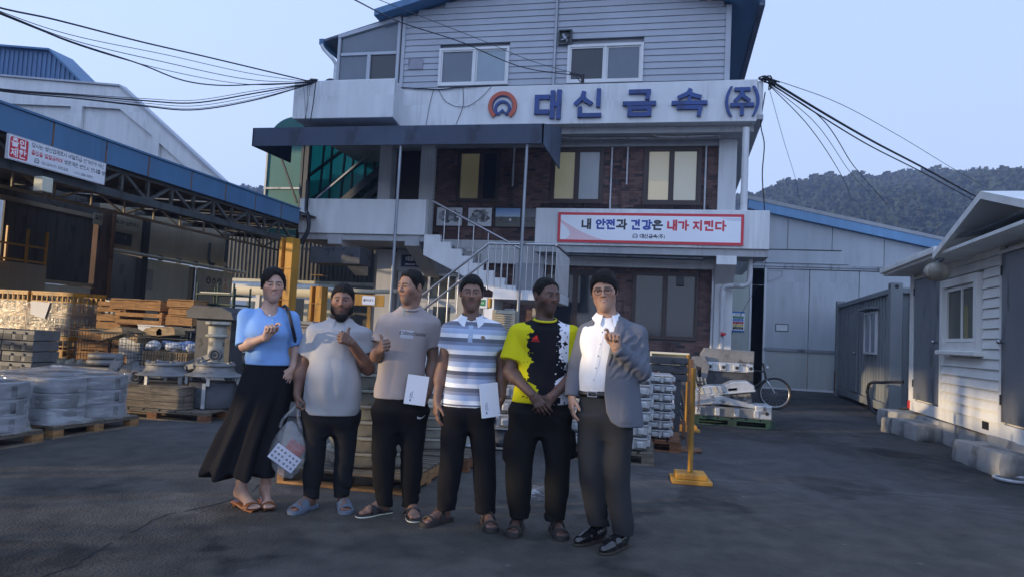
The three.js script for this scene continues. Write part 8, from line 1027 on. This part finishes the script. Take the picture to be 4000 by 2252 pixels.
const sportTex = canvasTex(800, 900, (x, w, h) => {
  const px = (X) => (X + 0.4) / 0.8 * w, py = (Y) => h - (Y - 0.6) / 0.9 * h; x.fillStyle = '#c9c21c'; x.fillRect(0, 0, w, h); let k = 77; const q = () => (k = (k * 16807) % 2147483647) / 2147483647;
  x.fillStyle = '#dfe1ea'; x.fillRect(px(0.06), 0, px(0.150) - px(0.06), h); x.fillRect(px(0.06), py(1.02), px(0.3) - px(0.06), h);
  const wob = (y, d) => 0.030 * noise3(y * 13 + d, 1, 0) + 0.022 * noise3(y * 34 + d, 2, 0) + 0.010 * noise3(y * 90 + d, 3, 0); x.fillStyle = '#191a20'; x.beginPath(); x.moveTo(px(-0.07), py(1.5)); for (let y = 1.42; y > 0.83; y -= 0.003) x.lineTo(px(-0.112 + 0.03 * smooth(1.3, 1.0, y) + 0.055 * smooth(1.0, 0.88, y) + wob(y, 0)), py(y)); x.lineTo(px(0.09), py(0.82)); for (let y = 0.83; y < 1.42; y += 0.003) x.lineTo(px(0.098 + wob(y, 40)), py(y)); x.lineTo(px(0.07), py(1.5)); x.fill();
  const blot = (X, Y, r) => { x.beginPath(); for (let a = 0; a < 6.3; a += 0.5) x.lineTo(px(X) + Math.cos(a) * r * (0.5 + q()), py(Y) + Math.sin(a) * r * (0.4 + q())); x.fill(); };
  for (let i = 0; i < 120; i++) { x.fillStyle = q() < 0.5 ? '#191a20' : '#dfe1ea'; blot(0.105 + (q() - 0.5) * 0.07, 0.85 + q() * 0.55, 1 + q() * 5); } for (let i = 0; i < 60; i++) { x.fillStyle = q() < 0.6 ? '#191a20' : '#c9c21c'; blot(-0.115 + (q() - 0.5) * 0.06, 0.86 + q() * 0.54, 1 + q() * 5); } x.fillStyle = '#191a20'; for (const y of [1.25, 1.12]) blot(0.125, y, 14);
  x.fillStyle = '#191a20'; x.fillRect(px(0.06), py(0.9), 50, 40); x.fillStyle = '#c9c21c'; x.fillRect(px(-0.4), py(0.885), px(-0.09) - px(-0.4), 80); x.fillStyle = '#d9362c'; x.save(); x.translate(px(-0.068), py(1.268)); for (let i = 0; i < 3; i++) { x.beginPath(); const a = -26 + i * 15, hh = 10 + i * 9; x.moveTo(a, 0); x.lineTo(a + 12, 0); x.lineTo(a + 12 - hh * 0.55 + 6, -hh); x.lineTo(a - hh * 0.55 + 6, -hh + 4); x.fill(); } x.font = 'bold 17px sans-serif'; x.fillText('adidas', -29, 15); x.restore();
});
const P5 = person({
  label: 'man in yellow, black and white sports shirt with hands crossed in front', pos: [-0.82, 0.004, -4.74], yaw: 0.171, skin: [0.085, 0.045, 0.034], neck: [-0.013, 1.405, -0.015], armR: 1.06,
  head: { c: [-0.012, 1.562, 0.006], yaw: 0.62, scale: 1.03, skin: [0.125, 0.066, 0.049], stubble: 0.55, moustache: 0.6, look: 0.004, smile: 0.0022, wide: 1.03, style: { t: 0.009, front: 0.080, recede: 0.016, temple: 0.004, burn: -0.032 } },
  torso: [[0.85, -0.020, 0.004, 0.192, 0.138], [0.92, -0.018, 0.006, 0.186, 0.136], [1.02, -0.012, 0.008, 0.172, 0.132], [1.12, -0.008, 0.008, 0.164, 0.128], [1.22, -0.008, 0.004, 0.170, 0.126], [1.33, -0.012, -0.004, 0.190, 0.114], [1.378, -0.012, -0.011, 0.155, 0.095], [1.41, -0.013, -0.014, 0.086, 0.074]], hem: 0.85, hips: [[0.68, -0.008, 0, 0.19, 0.13], [0.78, -0.010, 0, 0.205, 0.138], [0.92, -0.016, 0, 0.178, 0.126]],
  arms: [{ sh: [-0.190, 1.330, -0.01], el: [-0.232, 1.045, 0.03], wr: [-0.072, 0.915, 0.19], pose: 'relax', f: [0.62, -0.72, 0.1], pn: [0.0, -0.1, -1], slv: 0.70, r0: 0.074, r1: 0.080 }, { sh: [0.175, 1.330, -0.01], el: [0.212, 1.065, 0.03], wr: [0.060, 0.915, 0.165], pose: 'relax', f: [-0.62, -0.76, 0.05], pn: [0.1, -0.1, -1], left: true, slv: 0.70, r0: 0.074, r1: 0.072 }],
  legs: [{ rows: [[0.78, -0.110, 0, 0.102, 0.122], [0.66, -0.122, 0.004, 0.104, 0.112], [0.42, -0.142, 0.012, 0.090, 0.092], [0.22, -0.134, 0.004, 0.080, 0.082], [0.085, -0.126, -0.01, 0.068, 0.074]], ankle: [-0.120, 0.12, -0.05], foot: [-0.140, 0.0], turn: -0.14, right: true }, { rows: [[0.78, 0.090, 0, 0.104, 0.122], [0.66, 0.100, 0.004, 0.106, 0.112], [0.42, 0.116, 0.012, 0.086, 0.092], [0.22, 0.116, 0.004, 0.078, 0.082], [0.085, 0.116, -0.01, 0.068, 0.074]], ankle: [0.114, 0.12, -0.05], foot: [0.134, 0.0], turn: 0.2, right: false }], pockets: [limb([-0.222, 0.62, 0.0], [-0.225, 0.48, 0.0], 0.03, 0.032), limb([0.2, 0.66, 0.0], [0.205, 0.52, 0.0], 0.03, 0.034)],
  topName: 'sports_shirt', topMat: cloth([0.95, 0.95, 0.95], { map: sportTex, sheen: 0.1 }), trouserMat: cloth([0.010, 0.010, 0.010]), footwear: 'strap_sandal', shoeMat: mat([0.020, 0.017, 0.015], 0.7), neckCut: [-0.013, 1.437, 0.02], neckCutR: [0.064, 0.05, 0.085],
  extra: (t) => crew(-0.013, 1.402, -0.002, 0.073, 0.079, cloth([0.58, 0.53, 0.03]))(t),
});
const jkt = cloth([0.125, 0.135, 0.165], { w: 2 });
const P6 = person({
  label: 'smiling man with glasses in grey blazer and white shirt making a finger heart', pos: [-0.38, 0.004, -4.65], yaw: 0.081, skin: [0.40, 0.235, 0.16], neck: [-0.032, 1.440, -0.015], shoes: true, inset: -0.03,
  head: { c: [-0.060, 1.600, 0.012], yaw: -0.06, roll: 0.10, pitch: 0.02, scale: 1.04, smile: 0.0075, eyeH: 0.0030, skin: [0.42, 0.25, 0.175], style: { t: 0.022, sweep: 0.8, part: -0.03, front: 0.058, drop: 0.01, temple: 0.006, burn: -0.022, overEar: 0.006, lift: 0.002 } }, glasses: true,
  torso: [[0.95, -0.06, 0, 0.135, 0.112], [1.02, -0.055, 0.008, 0.140, 0.12], [1.15, -0.045, 0.010, 0.145, 0.118], [1.28, -0.03, 0.002, 0.160, 0.108], [1.36, -0.015, -0.006, 0.160, 0.098], [1.41, -0.025, -0.012, 0.11, 0.082], [1.445, -0.032, -0.013, 0.070, 0.066]], hem: 0.95, hips: [[0.70, -0.015, 0, 0.165, 0.122], [0.80, -0.02, 0, 0.168, 0.126], [0.955, -0.045, 0.0, 0.148, 0.114]],
  arms: [{ sh: [-0.162, 1.352, -0.02], el: [-0.215, 1.10, -0.03], wr: [-0.234, 0.925, 0.03], pose: 'relax', f: [0.0, -0.98, 0.16], pn: [0.9, 0.0, -0.35], slv: 0.5, r0: 0.05, r1: 0.05, sc: 0.95 }, { sh: [0.172, 1.352, -0.01], el: [0.192, 1.105, 0.05], wr: [0.030, 1.245, 0.21], pose: 'heart', f: [-0.2, 0.96, 0.15], pn: [-0.3, -0.1, 0.95], left: true, slv: 0.5, r0: 0.05, r1: 0.05, sc: 0.95 }],
  legs: [{ rows: [[0.80, -0.095, 0, 0.096, 0.115], [0.66, -0.100, 0.004, 0.092, 0.104], [0.43, -0.092, 0.008, 0.082, 0.09], [0.25, -0.060, -0.03, 0.076, 0.084], [0.10, -0.032, -0.06, 0.070, 0.08]], ankle: [-0.02, 0.13, -0.07], foot: [-0.058, -0.055], turn: -0.62, right: true }, { rows: [[0.80, 0.062, 0, 0.098, 0.115], [0.66, 0.068, 0.006, 0.094, 0.104], [0.43, 0.074, 0.02, 0.080, 0.09], [0.25, 0.098, 0.03, 0.076, 0.084], [0.082, 0.118, 0.03, 0.070, 0.082]], ankle: [0.12, 0.13, 0.03], foot: [0.088, 0.075], turn: -0.52, right: false }],
  topName: 'dress_shirt', topMat: cloth([0.74, 0.75, 0.78], { sheen: 0.05 }), trouserMat: cloth([0.030, 0.031, 0.034]), neckCut: [-0.034, 1.478, 0.05], neckCutR: [0.062, 0.05, 0.085],
  extra: (t, f) => {
    polo(t, -0.032, 1.442, -0.004, cloth([0.78, 0.79, 0.82], { side: THREE.DoubleSide, sheen: 0.05 }), 0.086);
    for (let k = 0; k < 5; k++) mesh('button', [stud(f, -0.058 - k * 0.010, 1.335 - k * 0.075, 0.005)], MT.pvc, t); mesh('shirt_front', [onCloth(f, rowsOf(1.37, 0.96, (y) => { const c = -0.058 - 0.010 * (1.335 - y) / 0.075; return [c - 0.016, c + 0.016]; }, 16), 0.003)], cloth([0.74, 0.75, 0.78], { sheen: 0.05 }), t);
    mesh('belt', [new THREE.TorusGeometry(1, 0.1, 4, 48).scale(0.151, 0.117, 0.2).rotateX(Math.PI / 2).translate(-0.045, 0.945, 0)], MT.plasticBlack, t); mesh('buckle', [...frame(-0.135, -0.075, 0.928, 0.964, 0.112, 0.122, 0.006)], MT.steel, t);
    const J = new Field([-0.34, 0.70, -0.26], [0.34, 1.50, 0.32], 0.0075), rows = [[0.752, 0.018, -0.004, 0.205, 0.150], [0.84, 0.014, 0, 0.198, 0.146], [0.95, 0.006, 0.004, 0.188, 0.142], [1.08, 0.0, 0.006, 0.180, 0.138], [1.2, -0.002, 0.004, 0.176, 0.132], [1.31, 0.002, -0.004, 0.176, 0.120], [1.37, 0.004, -0.012, 0.140, 0.102], [1.41, -0.012, -0.016, 0.100, 0.088], [1.448, -0.03, -0.018, 0.074, 0.074]];
    J.add(column(rows, 2.2)); for (const q of [[-0.075, 1.392, -0.15, 1.338], [0.02, 1.392, 0.165, 1.342]]) J.add(limb([q[0], q[1], -0.02], [q[2], q[3], -0.015], 0.053, 0.054), 0.035); J.add(sleeve([-0.160, 1.322, -0.02], [-0.218, 1.10, -0.03], 0.064, 0.056, 1), 0.035).add(sleeve([-0.217, 1.11, -0.03], [-0.235, 0.90, 0.025], 0.058, 0.050, 0.93), 0.02);
    J.add(limb([0.168, 1.322, -0.01], [0.194, 1.105, 0.045], 0.066, 0.060), 0.035).add(sleeve([0.196, 1.105, 0.045], [0.02, 1.255, 0.215], 0.060, 0.047, 0.93), 0.03);
    J.ruffle((x, y, z) => { const arm = x > 0.0 && y > 1.05 && y < 1.33 && z > 0.06 ? 1 : 0; return 0.005 * (0.5 - Math.abs(noise3(x * 9, y * 5, z * 9))) * 1.5 + arm * 0.0035 * Math.sin((x * 0.75 + y * -0.55) * 120 + 3 * noise3(x * 20, y * 20, z * 20)); });
    const kx = (tb) => (y) => { let i = 0; while (i < tb.length - 2 && y < tb[i + 1][0]) i++; return lerp(tb[i][1], tb[i + 1][1], clamp((y - tb[i][0]) / (tb[i + 1][0] - tb[i][0]))); };
    const xl = kx([[1.48, -0.085], [1.40, -0.105], [1.25, -0.145], [1.05, -0.172], [0.74, -0.175]]), xr = kx([[1.48, 0.022], [1.42, 0.028], [1.30, 0.002], [1.12, -0.026], [0.95, -0.030], [0.84, -0.012], [0.78, 0.02], [0.74, 0.09]]);
    J.all((x, y, z, d) => z > 0.0 && x < 0.1 ? Math.max(d, Math.min(x - xl(y), xr(y) - x)) : d); J.cut(ball([-0.032, 1.50, 0.03], [0.066, 0.06, 0.085]), 0.004);
    mesh('blazer', [J.mesh(undefined, shirtUV)], jkt, t);
    const jf = (x, y) => { let z = 0.26; while (z > -0.1 && J.at(x, y, z) > 0) z -= 0.003; return z; };
    mesh('lapel', [onCloth(jf, rowsOf(1.405, 1.13, (y) => { const a = xr(y) + 0.004; return [a, a + lerp(0.012, 0.062, smooth(1.13, 1.34, y)) * (y > 1.372 ? 0.85 : 1)]; }, 16), 0.010)], jkt, t); mesh('lapel', [onCloth(jf, rowsOf(1.395, 1.10, (y) => { const a = xl(y) - 0.004; return [a - lerp(0.006, 0.045, smooth(1.10, 1.33, y)), a]; }, 16), 0.010)], jkt, t);
    mesh('patch_pocket', [onCloth(jf, rowsOf(0.93, 0.785, (y) => [0.068, 0.165]), 0.006)], jkt, t); mesh('breast_pocket', [onCloth(jf, rowsOf(1.235, 1.212, (y) => [0.075, 0.150], 3), 0.005)], jkt, t);
  },
});
// things in their hands
const inPerson = (p, l) => new THREE.Vector3(...l).applyEuler(new THREE.Euler(0, p.rotation.y, 0)).add(p.position).toArray();
const coverTex = canvasTex(256, 380, (x, w, h) => { x.fillStyle = '#d6dbe6'; x.fillRect(0, 0, w, h); x.save(); x.translate(70, 300); x.rotate(-Math.PI / 2); x.fillStyle = '#27375c'; x.font = 'bold 17px sans-serif'; x.fillText('CONNELL', 0, 0); x.fillText('NOTEBOOK', 0, 20); x.font = '11px sans-serif'; x.fillText('2023', 0, 36); x.beginPath(); x.ellipse(-26, 0, 16, 9, 0, 0, 7); x.fill(); x.restore(); });
function booklet(p, l, yaw, roll, label, w, h) { const t = thing('booklet', label, 'booklet', inPerson(p, l), p.rotation.y + yaw); t.rotation.order = 'YXZ'; t.rotation.z = roll; mesh('pages', [bx(-w / 2 + 0.002, w / 2 - 0.003, -h / 2 + 0.003, h / 2 - 0.003, -0.009, 0.0)], MT.paper, t); mesh('back_cover', [bx(-w / 2, w / 2, -h / 2, h / 2, -0.011, -0.0092)], MT.paper, t); const g = new THREE.BoxGeometry(w, h, 0.0016).translate(0, 0, 0.001); g.userData.uv = true; mesh('front_cover', [g], mat([1, 1, 1], 0.45, { map: coverTex }), t); return t; }
booklet(P3, [0.102, 0.880, 0.155], 0.05, -0.10, 'white booklet held at his side by the man in the taupe T-shirt', 0.145, 0.200); booklet(P4, [0.130, 0.848, 0.135], 0.25, 0.14, 'white booklet held at his side by the man in the striped polo', 0.125, 0.225);
{ // clear carrier bag with a leaflet and a red packet
  const b = thing('clear_plastic_bag', 'clear plastic carrier bag with printed leaflet held by the bearded man', 'bag', inPerson(P2, [-0.262, 0.42, 0.06]), P2.rotation.y), film = mat([0.9, 0.92, 0.95], 0.14, { transmission: 0.92, thickness: 0, bump: scaled(TX.coarse, 3), h: 0.01, side: THREE.DoubleSide });
  const bagS = new THREE.SphereGeometry(1, 40, 30), p = bagS.attributes.position; for (let i = 0; i < p.count; i++) { const x = p.getX(i), y = p.getY(i), z = p.getZ(i), k = y > 0 ? 1 - 0.45 * y : 1 + 0.1 * y, n = 1 + 0.09 * noise3(x * 5, y * 3, z * 5); p.setXYZ(i, x * 0.128 * k * n, y * 0.20 * (y < -0.6 ? 0.95 + 0.1 * noise3(x * 4, 2, z * 3) : 1), z * 0.05 * k * n); } bagS.computeVertexNormals(); mesh('bag_film', [bagS], film, b);
  for (const s of [-1, 1]) mesh('handle', [tube([[s * 0.07, 0.15, 0], [s * 0.05, 0.21, 0.0], [0.03 + s * 0.012, 0.29, 0.0], [0.04, 0.33, 0]], 0.012, 16, 6)], film, b);
  const leaf = thing('leaflet', 'white leaflet with rows of round stamps inside the clear bag', 'leaflet', inPerson(P2, [-0.285, 0.365, 0.075]), P2.rotation.y); leaf.rotation.order = 'YXZ'; leaf.rotation.z = -0.62; const lt = canvasTex(256, 150, (x, w, h) => { x.fillStyle = '#d5d4de'; x.fillRect(0, 0, w, h); x.strokeStyle = '#9a99a8'; x.strokeRect(2, 2, w - 4, h - 4); x.fillStyle = '#bdbbc8'; x.fillRect(124, 0, 3, h); for (let r = 0; r < 3; r++) for (let c = 0; c < 6; c++) { x.fillStyle = (r + c) % 3 ? '#474b57' : '#6b6d79'; x.beginPath(); x.arc(28 + c * 38 + (c > 2 ? 10 : 0), 34 + r * 42, 11, 0, 7); x.fill(); x.fillStyle = '#c9c8d4'; x.fillRect(24 + c * 38 + (c > 2 ? 10 : 0), 30 + r * 42, 7, 6); } }); const g = new THREE.BoxGeometry(0.20, 0.115, 0.002); g.userData.uv = true; mesh('sheet', [g], mat([1, 1, 1], 0.6, { map: lt }), leaf);
  const pk = thing('red_packet', 'dark red flat packet behind the leaflet in the clear bag', 'packet', inPerson(P2, [-0.225, 0.425, 0.062]), P2.rotation.y); pk.rotation.order = 'YXZ'; pk.rotation.z = -0.55; mesh('packet', [bx(-0.06, 0.06, -0.05, 0.05, -0.008, 0.008, 0.004)], mat([0.33, 0.07, 0.06], 0.5), pk); mesh('flap', [bx(-0.058, 0.058, 0.02, 0.048, 0.0082, 0.011)], mat([0.24, 0.05, 0.05], 0.5), pk);
}
{ const b = thing('shoulder_bag', 'black shoulder bag strap and bag behind the woman in blue', 'bag', P1.position.toArray(), P1.rotation.y); mesh('strap', [tube([[0.09, 1.405, -0.06], [0.105, 1.412, 0.01], [0.13, 1.36, 0.085], [0.158, 1.27, 0.10], [0.185, 1.18, 0.04], [0.20, 1.05, -0.06], [0.20, 0.95, -0.10]], 0.012, 40, 6)], MT.plasticBlack, b); mesh('pouch', [bx(0.10, 0.30, 0.72, 0.95, -0.2, -0.1, 0.03)], MT.plasticBlack, b); mesh('clasp', [rod([0.255, 0.9, -0.098], [0.262, 0.84, -0.095], 0.006, 6)], MT.steel, b); }
// ---------------------------------------------------------------- cables, satellite dish
function sag(a, b, d, n = 12, j = 0) { const p = []; for (let i = 0; i <= n; i++) { const t = i / n; p.push([lerp(a[0], b[0], t) + j * noise3(t * 5, j * 99, 1), lerp(a[1], b[1], t) - d * 4 * t * (1 - t) + j * noise3(t * 5, j * 99, 7), lerp(a[2], b[2], t)]); } return p; }
const cable = (label, pts, r, group) => tag(mesh('overhead_cable', [tube(pts, r, 48, 5)], MT.cable), label, 'cable', group);
{
  const E0 = [-8.5, 7.0, -15.2], k = [['topmost thick', [[-13.5, 6.9, -7.5], [-10.9, 6.13, -9.0], [-10.66, 6.32, -10.0], [-10.52, 6.73, -12.0], [-10.08, 6.94, -13.3], E0], 0.016], ['second thin', [[-13.5, 6.9, -7.5], [-10.88, 6.1, -9.1], [-10.7, 6.2, -10.3], [-10.21, 6.58, -12.3], [-9.4, 6.8, -14], E0], 0.007], ['third thin', [[-13.5, 6.88, -7.5], [-10.86, 6.08, -9.1], [-10.7, 6.14, -10.4], [-10.2, 6.42, -12.3], [-9.4, 6.66, -14], E0], 0.008], ['fourth thin', [[-13.5, 6.86, -7.5], [-10.84, 6.07, -9.1], [-10.7, 6.1, -10.5], [-10.18, 6.26, -12.3], [-9.4, 6.55, -14], E0], 0.007], ['lowest thick sagging', [[-13.5, 6.84, -7.5], [-10.9, 6.06, -9.0], [-10.68, 6.1, -10.4], [-10.48, 6.26, -12.0], [-10.03, 6.14, -12.5], [-9.79, 6.33, -13.4], [-9.26, 6.66, -14.3], E0], 0.014]];
  k.forEach(([l, p, r]) => cable(`${l} cable of the upper bundle running from upper left to the office corner`, p, r, 'upper cable bundle on the left'));
  [['thick lowest', 0, 0.015], ['thick upper', 0.16, 0.016], ['thin middle', 0.09, 0.007], ['thin top', 0.22, 0.007], ['thin bottom', 0.03, 0.006]].forEach(([l, d, r], i) => cable(`${l} cable of the lower bundle crossing before the white gable`, [[-15.5, 5.6, -9], [-13.01, 5.48 + d * 0.2, -11.0], [-11.99, 5.62 + d * 0.4, -12.0], [-11.26, 5.77 + d * 0.75, -13.0], [-10.68, 5.93 + d, -13.8], [-9.62, 6.41 + d, -14.6], [-8.52, 6.99, -15.2]], r, 'lower cable bundle on the left'));
  const cl = thing('cable_clamp', 'dark cluster of insulators and ties at the left corner of the parapet box', 'clamp', [-8.5, 7.02, -15.2]); for (let i = 0; i < 9; i++) mesh('tie', [tube([[rr(-0.28, 0.02), rr(-0.04, 0.05), rr(-0.05, 0.05)], [rr(-0.15, 0.1), rr(-0.08, 0.08), rr(-0.05, 0.05)], [rr(-0.05, 0.12), rr(-0.08, 0.05), rr(-0.05, 0.05)]], 0.014, 10, 5)], MT.cable, cl); mesh('insulator', [rod([-0.06, -0.05, 0], [-0.06, 0.07, 0], 0.03, 8), rod([0.03, -0.03, 0.02], [0.03, 0.06, 0.02], 0.026, 8)], MT.darkSteel, cl);
  [[-8.73, -8.60], [-8.62, -8.62], [-8.55, -8.66], [-8.41, -8.52]].forEach(([a, b], i) => cable(`${['leftmost', 'second', 'third', 'rightmost'][i]} thin wire dropping from the parapet box corner behind the awning`, [[a, 6.95, -15.1], [lerp(a, b, 0.5) + 0.02, 6.4, -15.1], [b, 5.75, -15.1]], i === 3 ? 0.012 : 0.005));
  cable('thick cable crossing the siding to the bracket on the ledge', [[-5.2, 5.2, -6], [-4.85, 6.01, -9.0], [-4.87, 6.66, -11.5], [-4.37, 7.11, -13.5], [-3.4, 7.19, -15.2], [-2.24, 7.28, -16.05]], 0.011); cable('thin cable crossing the siding above the thick one', [[-4.9, 5.2, -6], [-4.53, 5.99, -9.0], [-4.5, 6.75, -11.5], [-3.98, 7.3, -14.0], [-3.2, 7.32, -15.2], [-2.26, 7.31, -16.05]], 0.006);
  const pb = thing('cable_bracket', 'small black cable bracket standing on the parapet ledge', 'bracket', [-2.22, 7.08, -16.05]); mesh('post', [bx(-0.03, 0.04, 0, 0.24, -0.03, 0.03, 0.005)], MT.black, pb); mesh('arm', [bar([-0.03, 0.2, 0], [-0.3, 0.27, 0.02], 0.03), bar([0, 0.02, 0], [-0.16, 0.2, 0], 0.02)], MT.black, pb);
  [['thick upper', [[1.85, 7.06, -16], [3.24, 7.0, -18.0], [4.99, 6.96, -20.5], [7.01, 6.83, -23.0], [10.3, 6.56, -27.0], [16, 6.6, -34]], 0.03], ['thick lower', [[1.85, 7.0, -16], [3.22, 6.9, -18.0], [4.95, 6.82, -20.5], [7.0, 6.68, -23.0], [10.3, 6.4, -27.0], [16, 6.5, -34]], 0.018], ['steep thin', [[1.85, 6.98, -16], [3.24, 6.86, -18.0], [4.89, 6.67, -22.0], [5.9, 6.7, -24.5], [8, 7, -30]], 0.012], ['steepest thin', [[1.85, 6.95, -16], [2.96, 6.69, -18.0], [4.84, 6.52, -23.0], [6, 6.6, -27]], 0.010], ['second steep', [[1.85, 6.96, -16], [3.1, 6.76, -18.0], [4.95, 6.6, -22.6], [6.6, 6.8, -27]], 0.008], ['loose high', [[1.85, 7.1, -16], [3.6, 7.2, -18.0], [5.6, 7.12, -20.5], [9, 6.95, -25], [16, 6.9, -34]], 0.008]].forEach(([l, p, r]) => cable(`${l} cable of the right bundle running down from the parapet corner`, p, r, 'cable bundle on the right'));
  cable('single thin wire slanting down to the shed roof right of the office', [[1.85, 6.9, -16], [2.5, 6.5, -18.5], [3.38, 6.14, -22.0], [3.7, 5.9, -23.4]], 0.006); cable('black cable hanging vertically beside the right corner post', [[1.79, 6.82, -16.1], [1.72, 6.1, -16.1], [1.8, 5.69, -16.1], [1.78, 5.0, -16.1], [1.85, 4.2, -16.1]], 0.013); cable('thin wire hanging from balcony corner down to the shed panel', [[1.9, 3.9, -16.2], [2.1, 3.2, -18], [1.95, 2.2, -22], [1.8, 1.6, -23.5]], 0.006);
  const cr = thing('cable_clamp', 'ragged dark cable clamp at the right corner of the parapet', 'clamp', [1.75, 7.08, -16]); for (let i = 0; i < 12; i++) mesh('tie', [tube([[rr(-0.12, 0.05), rr(-0.03, 0.06), 0], [rr(0, 0.16), rr(-0.06, 0.07), rr(-0.12, 0.03)], [rr(0.1, 0.35), rr(-0.16, 0.0), rr(-0.3, -0.05)]], rr(0.01, 0.02), 10, 5)], MT.cable, cr);
  const loops = [['black bundle draped along the top of the parapet', [[-6.64, 7.10, -15.97], [-6.13, 7.06, -15.97], [-5.61, 7.03, -15.97], [-5.06, 7.07, -15.97], [-4.4, 7.1, -16.0]], 0.016], ['left wire hanging down the white parapet', [[-5.79, 7.03, -15.98], [-5.86, 6.7, -15.98], [-5.93, 6.17, -15.98]], 0.006], ['wire hanging in a loop on the white parapet', [[-5.66, 7.02, -15.98], [-5.5, 6.77, -15.98], [-5.2, 6.61, -15.98], [-4.89, 6.62, -15.98], [-4.59, 6.82, -15.98], [-4.35, 7.08, -15.98]], 0.006], ['right wire hanging down the white parapet left of the emblem', [[-5.06, 7.06, -15.985], [-5.03, 6.64, -15.985], [-5.18, 6.17, -15.985]], 0.006]]; loops.forEach(([l, p, r]) => cable(l, p, r));
  cable('black conduit bending over the end of the blue fascia', [[-8.35, 4.6, -14.95], [-8.32, 4.1, -14.9], [-8.2, 3.82, -14.7], [-8.05, 3.72, -14.5], [-7.98, 3.4, -14.45], [-8.1, 3.05, -14.4]], 0.045);
  const d = thing('satellite_dish', 'dark round satellite dish edge behind the parapet box', 'dish', [-8.48, 7.2, -15.9]); mesh('dish', [lathe([[0.001, 0.0], [0.08, 0.008], [0.15, 0.03], [0.16, 0.04], [0.15, 0.045], [0.08, 0.022], [0.001, 0.015]], 28).rotateX(1.25)], MT.darkSteel, d); mesh('mast', [rod([0, -0.2, -0.03], [0, 0, -0.02], 0.02, 8)], MT.galv, d);
}
// ---------------------------------------------------------------- finish
scene.traverse((o) => { if (o.isMesh) { o.castShadow = true; o.receiveShadow = true; } });
renderer.render(scene, camera);
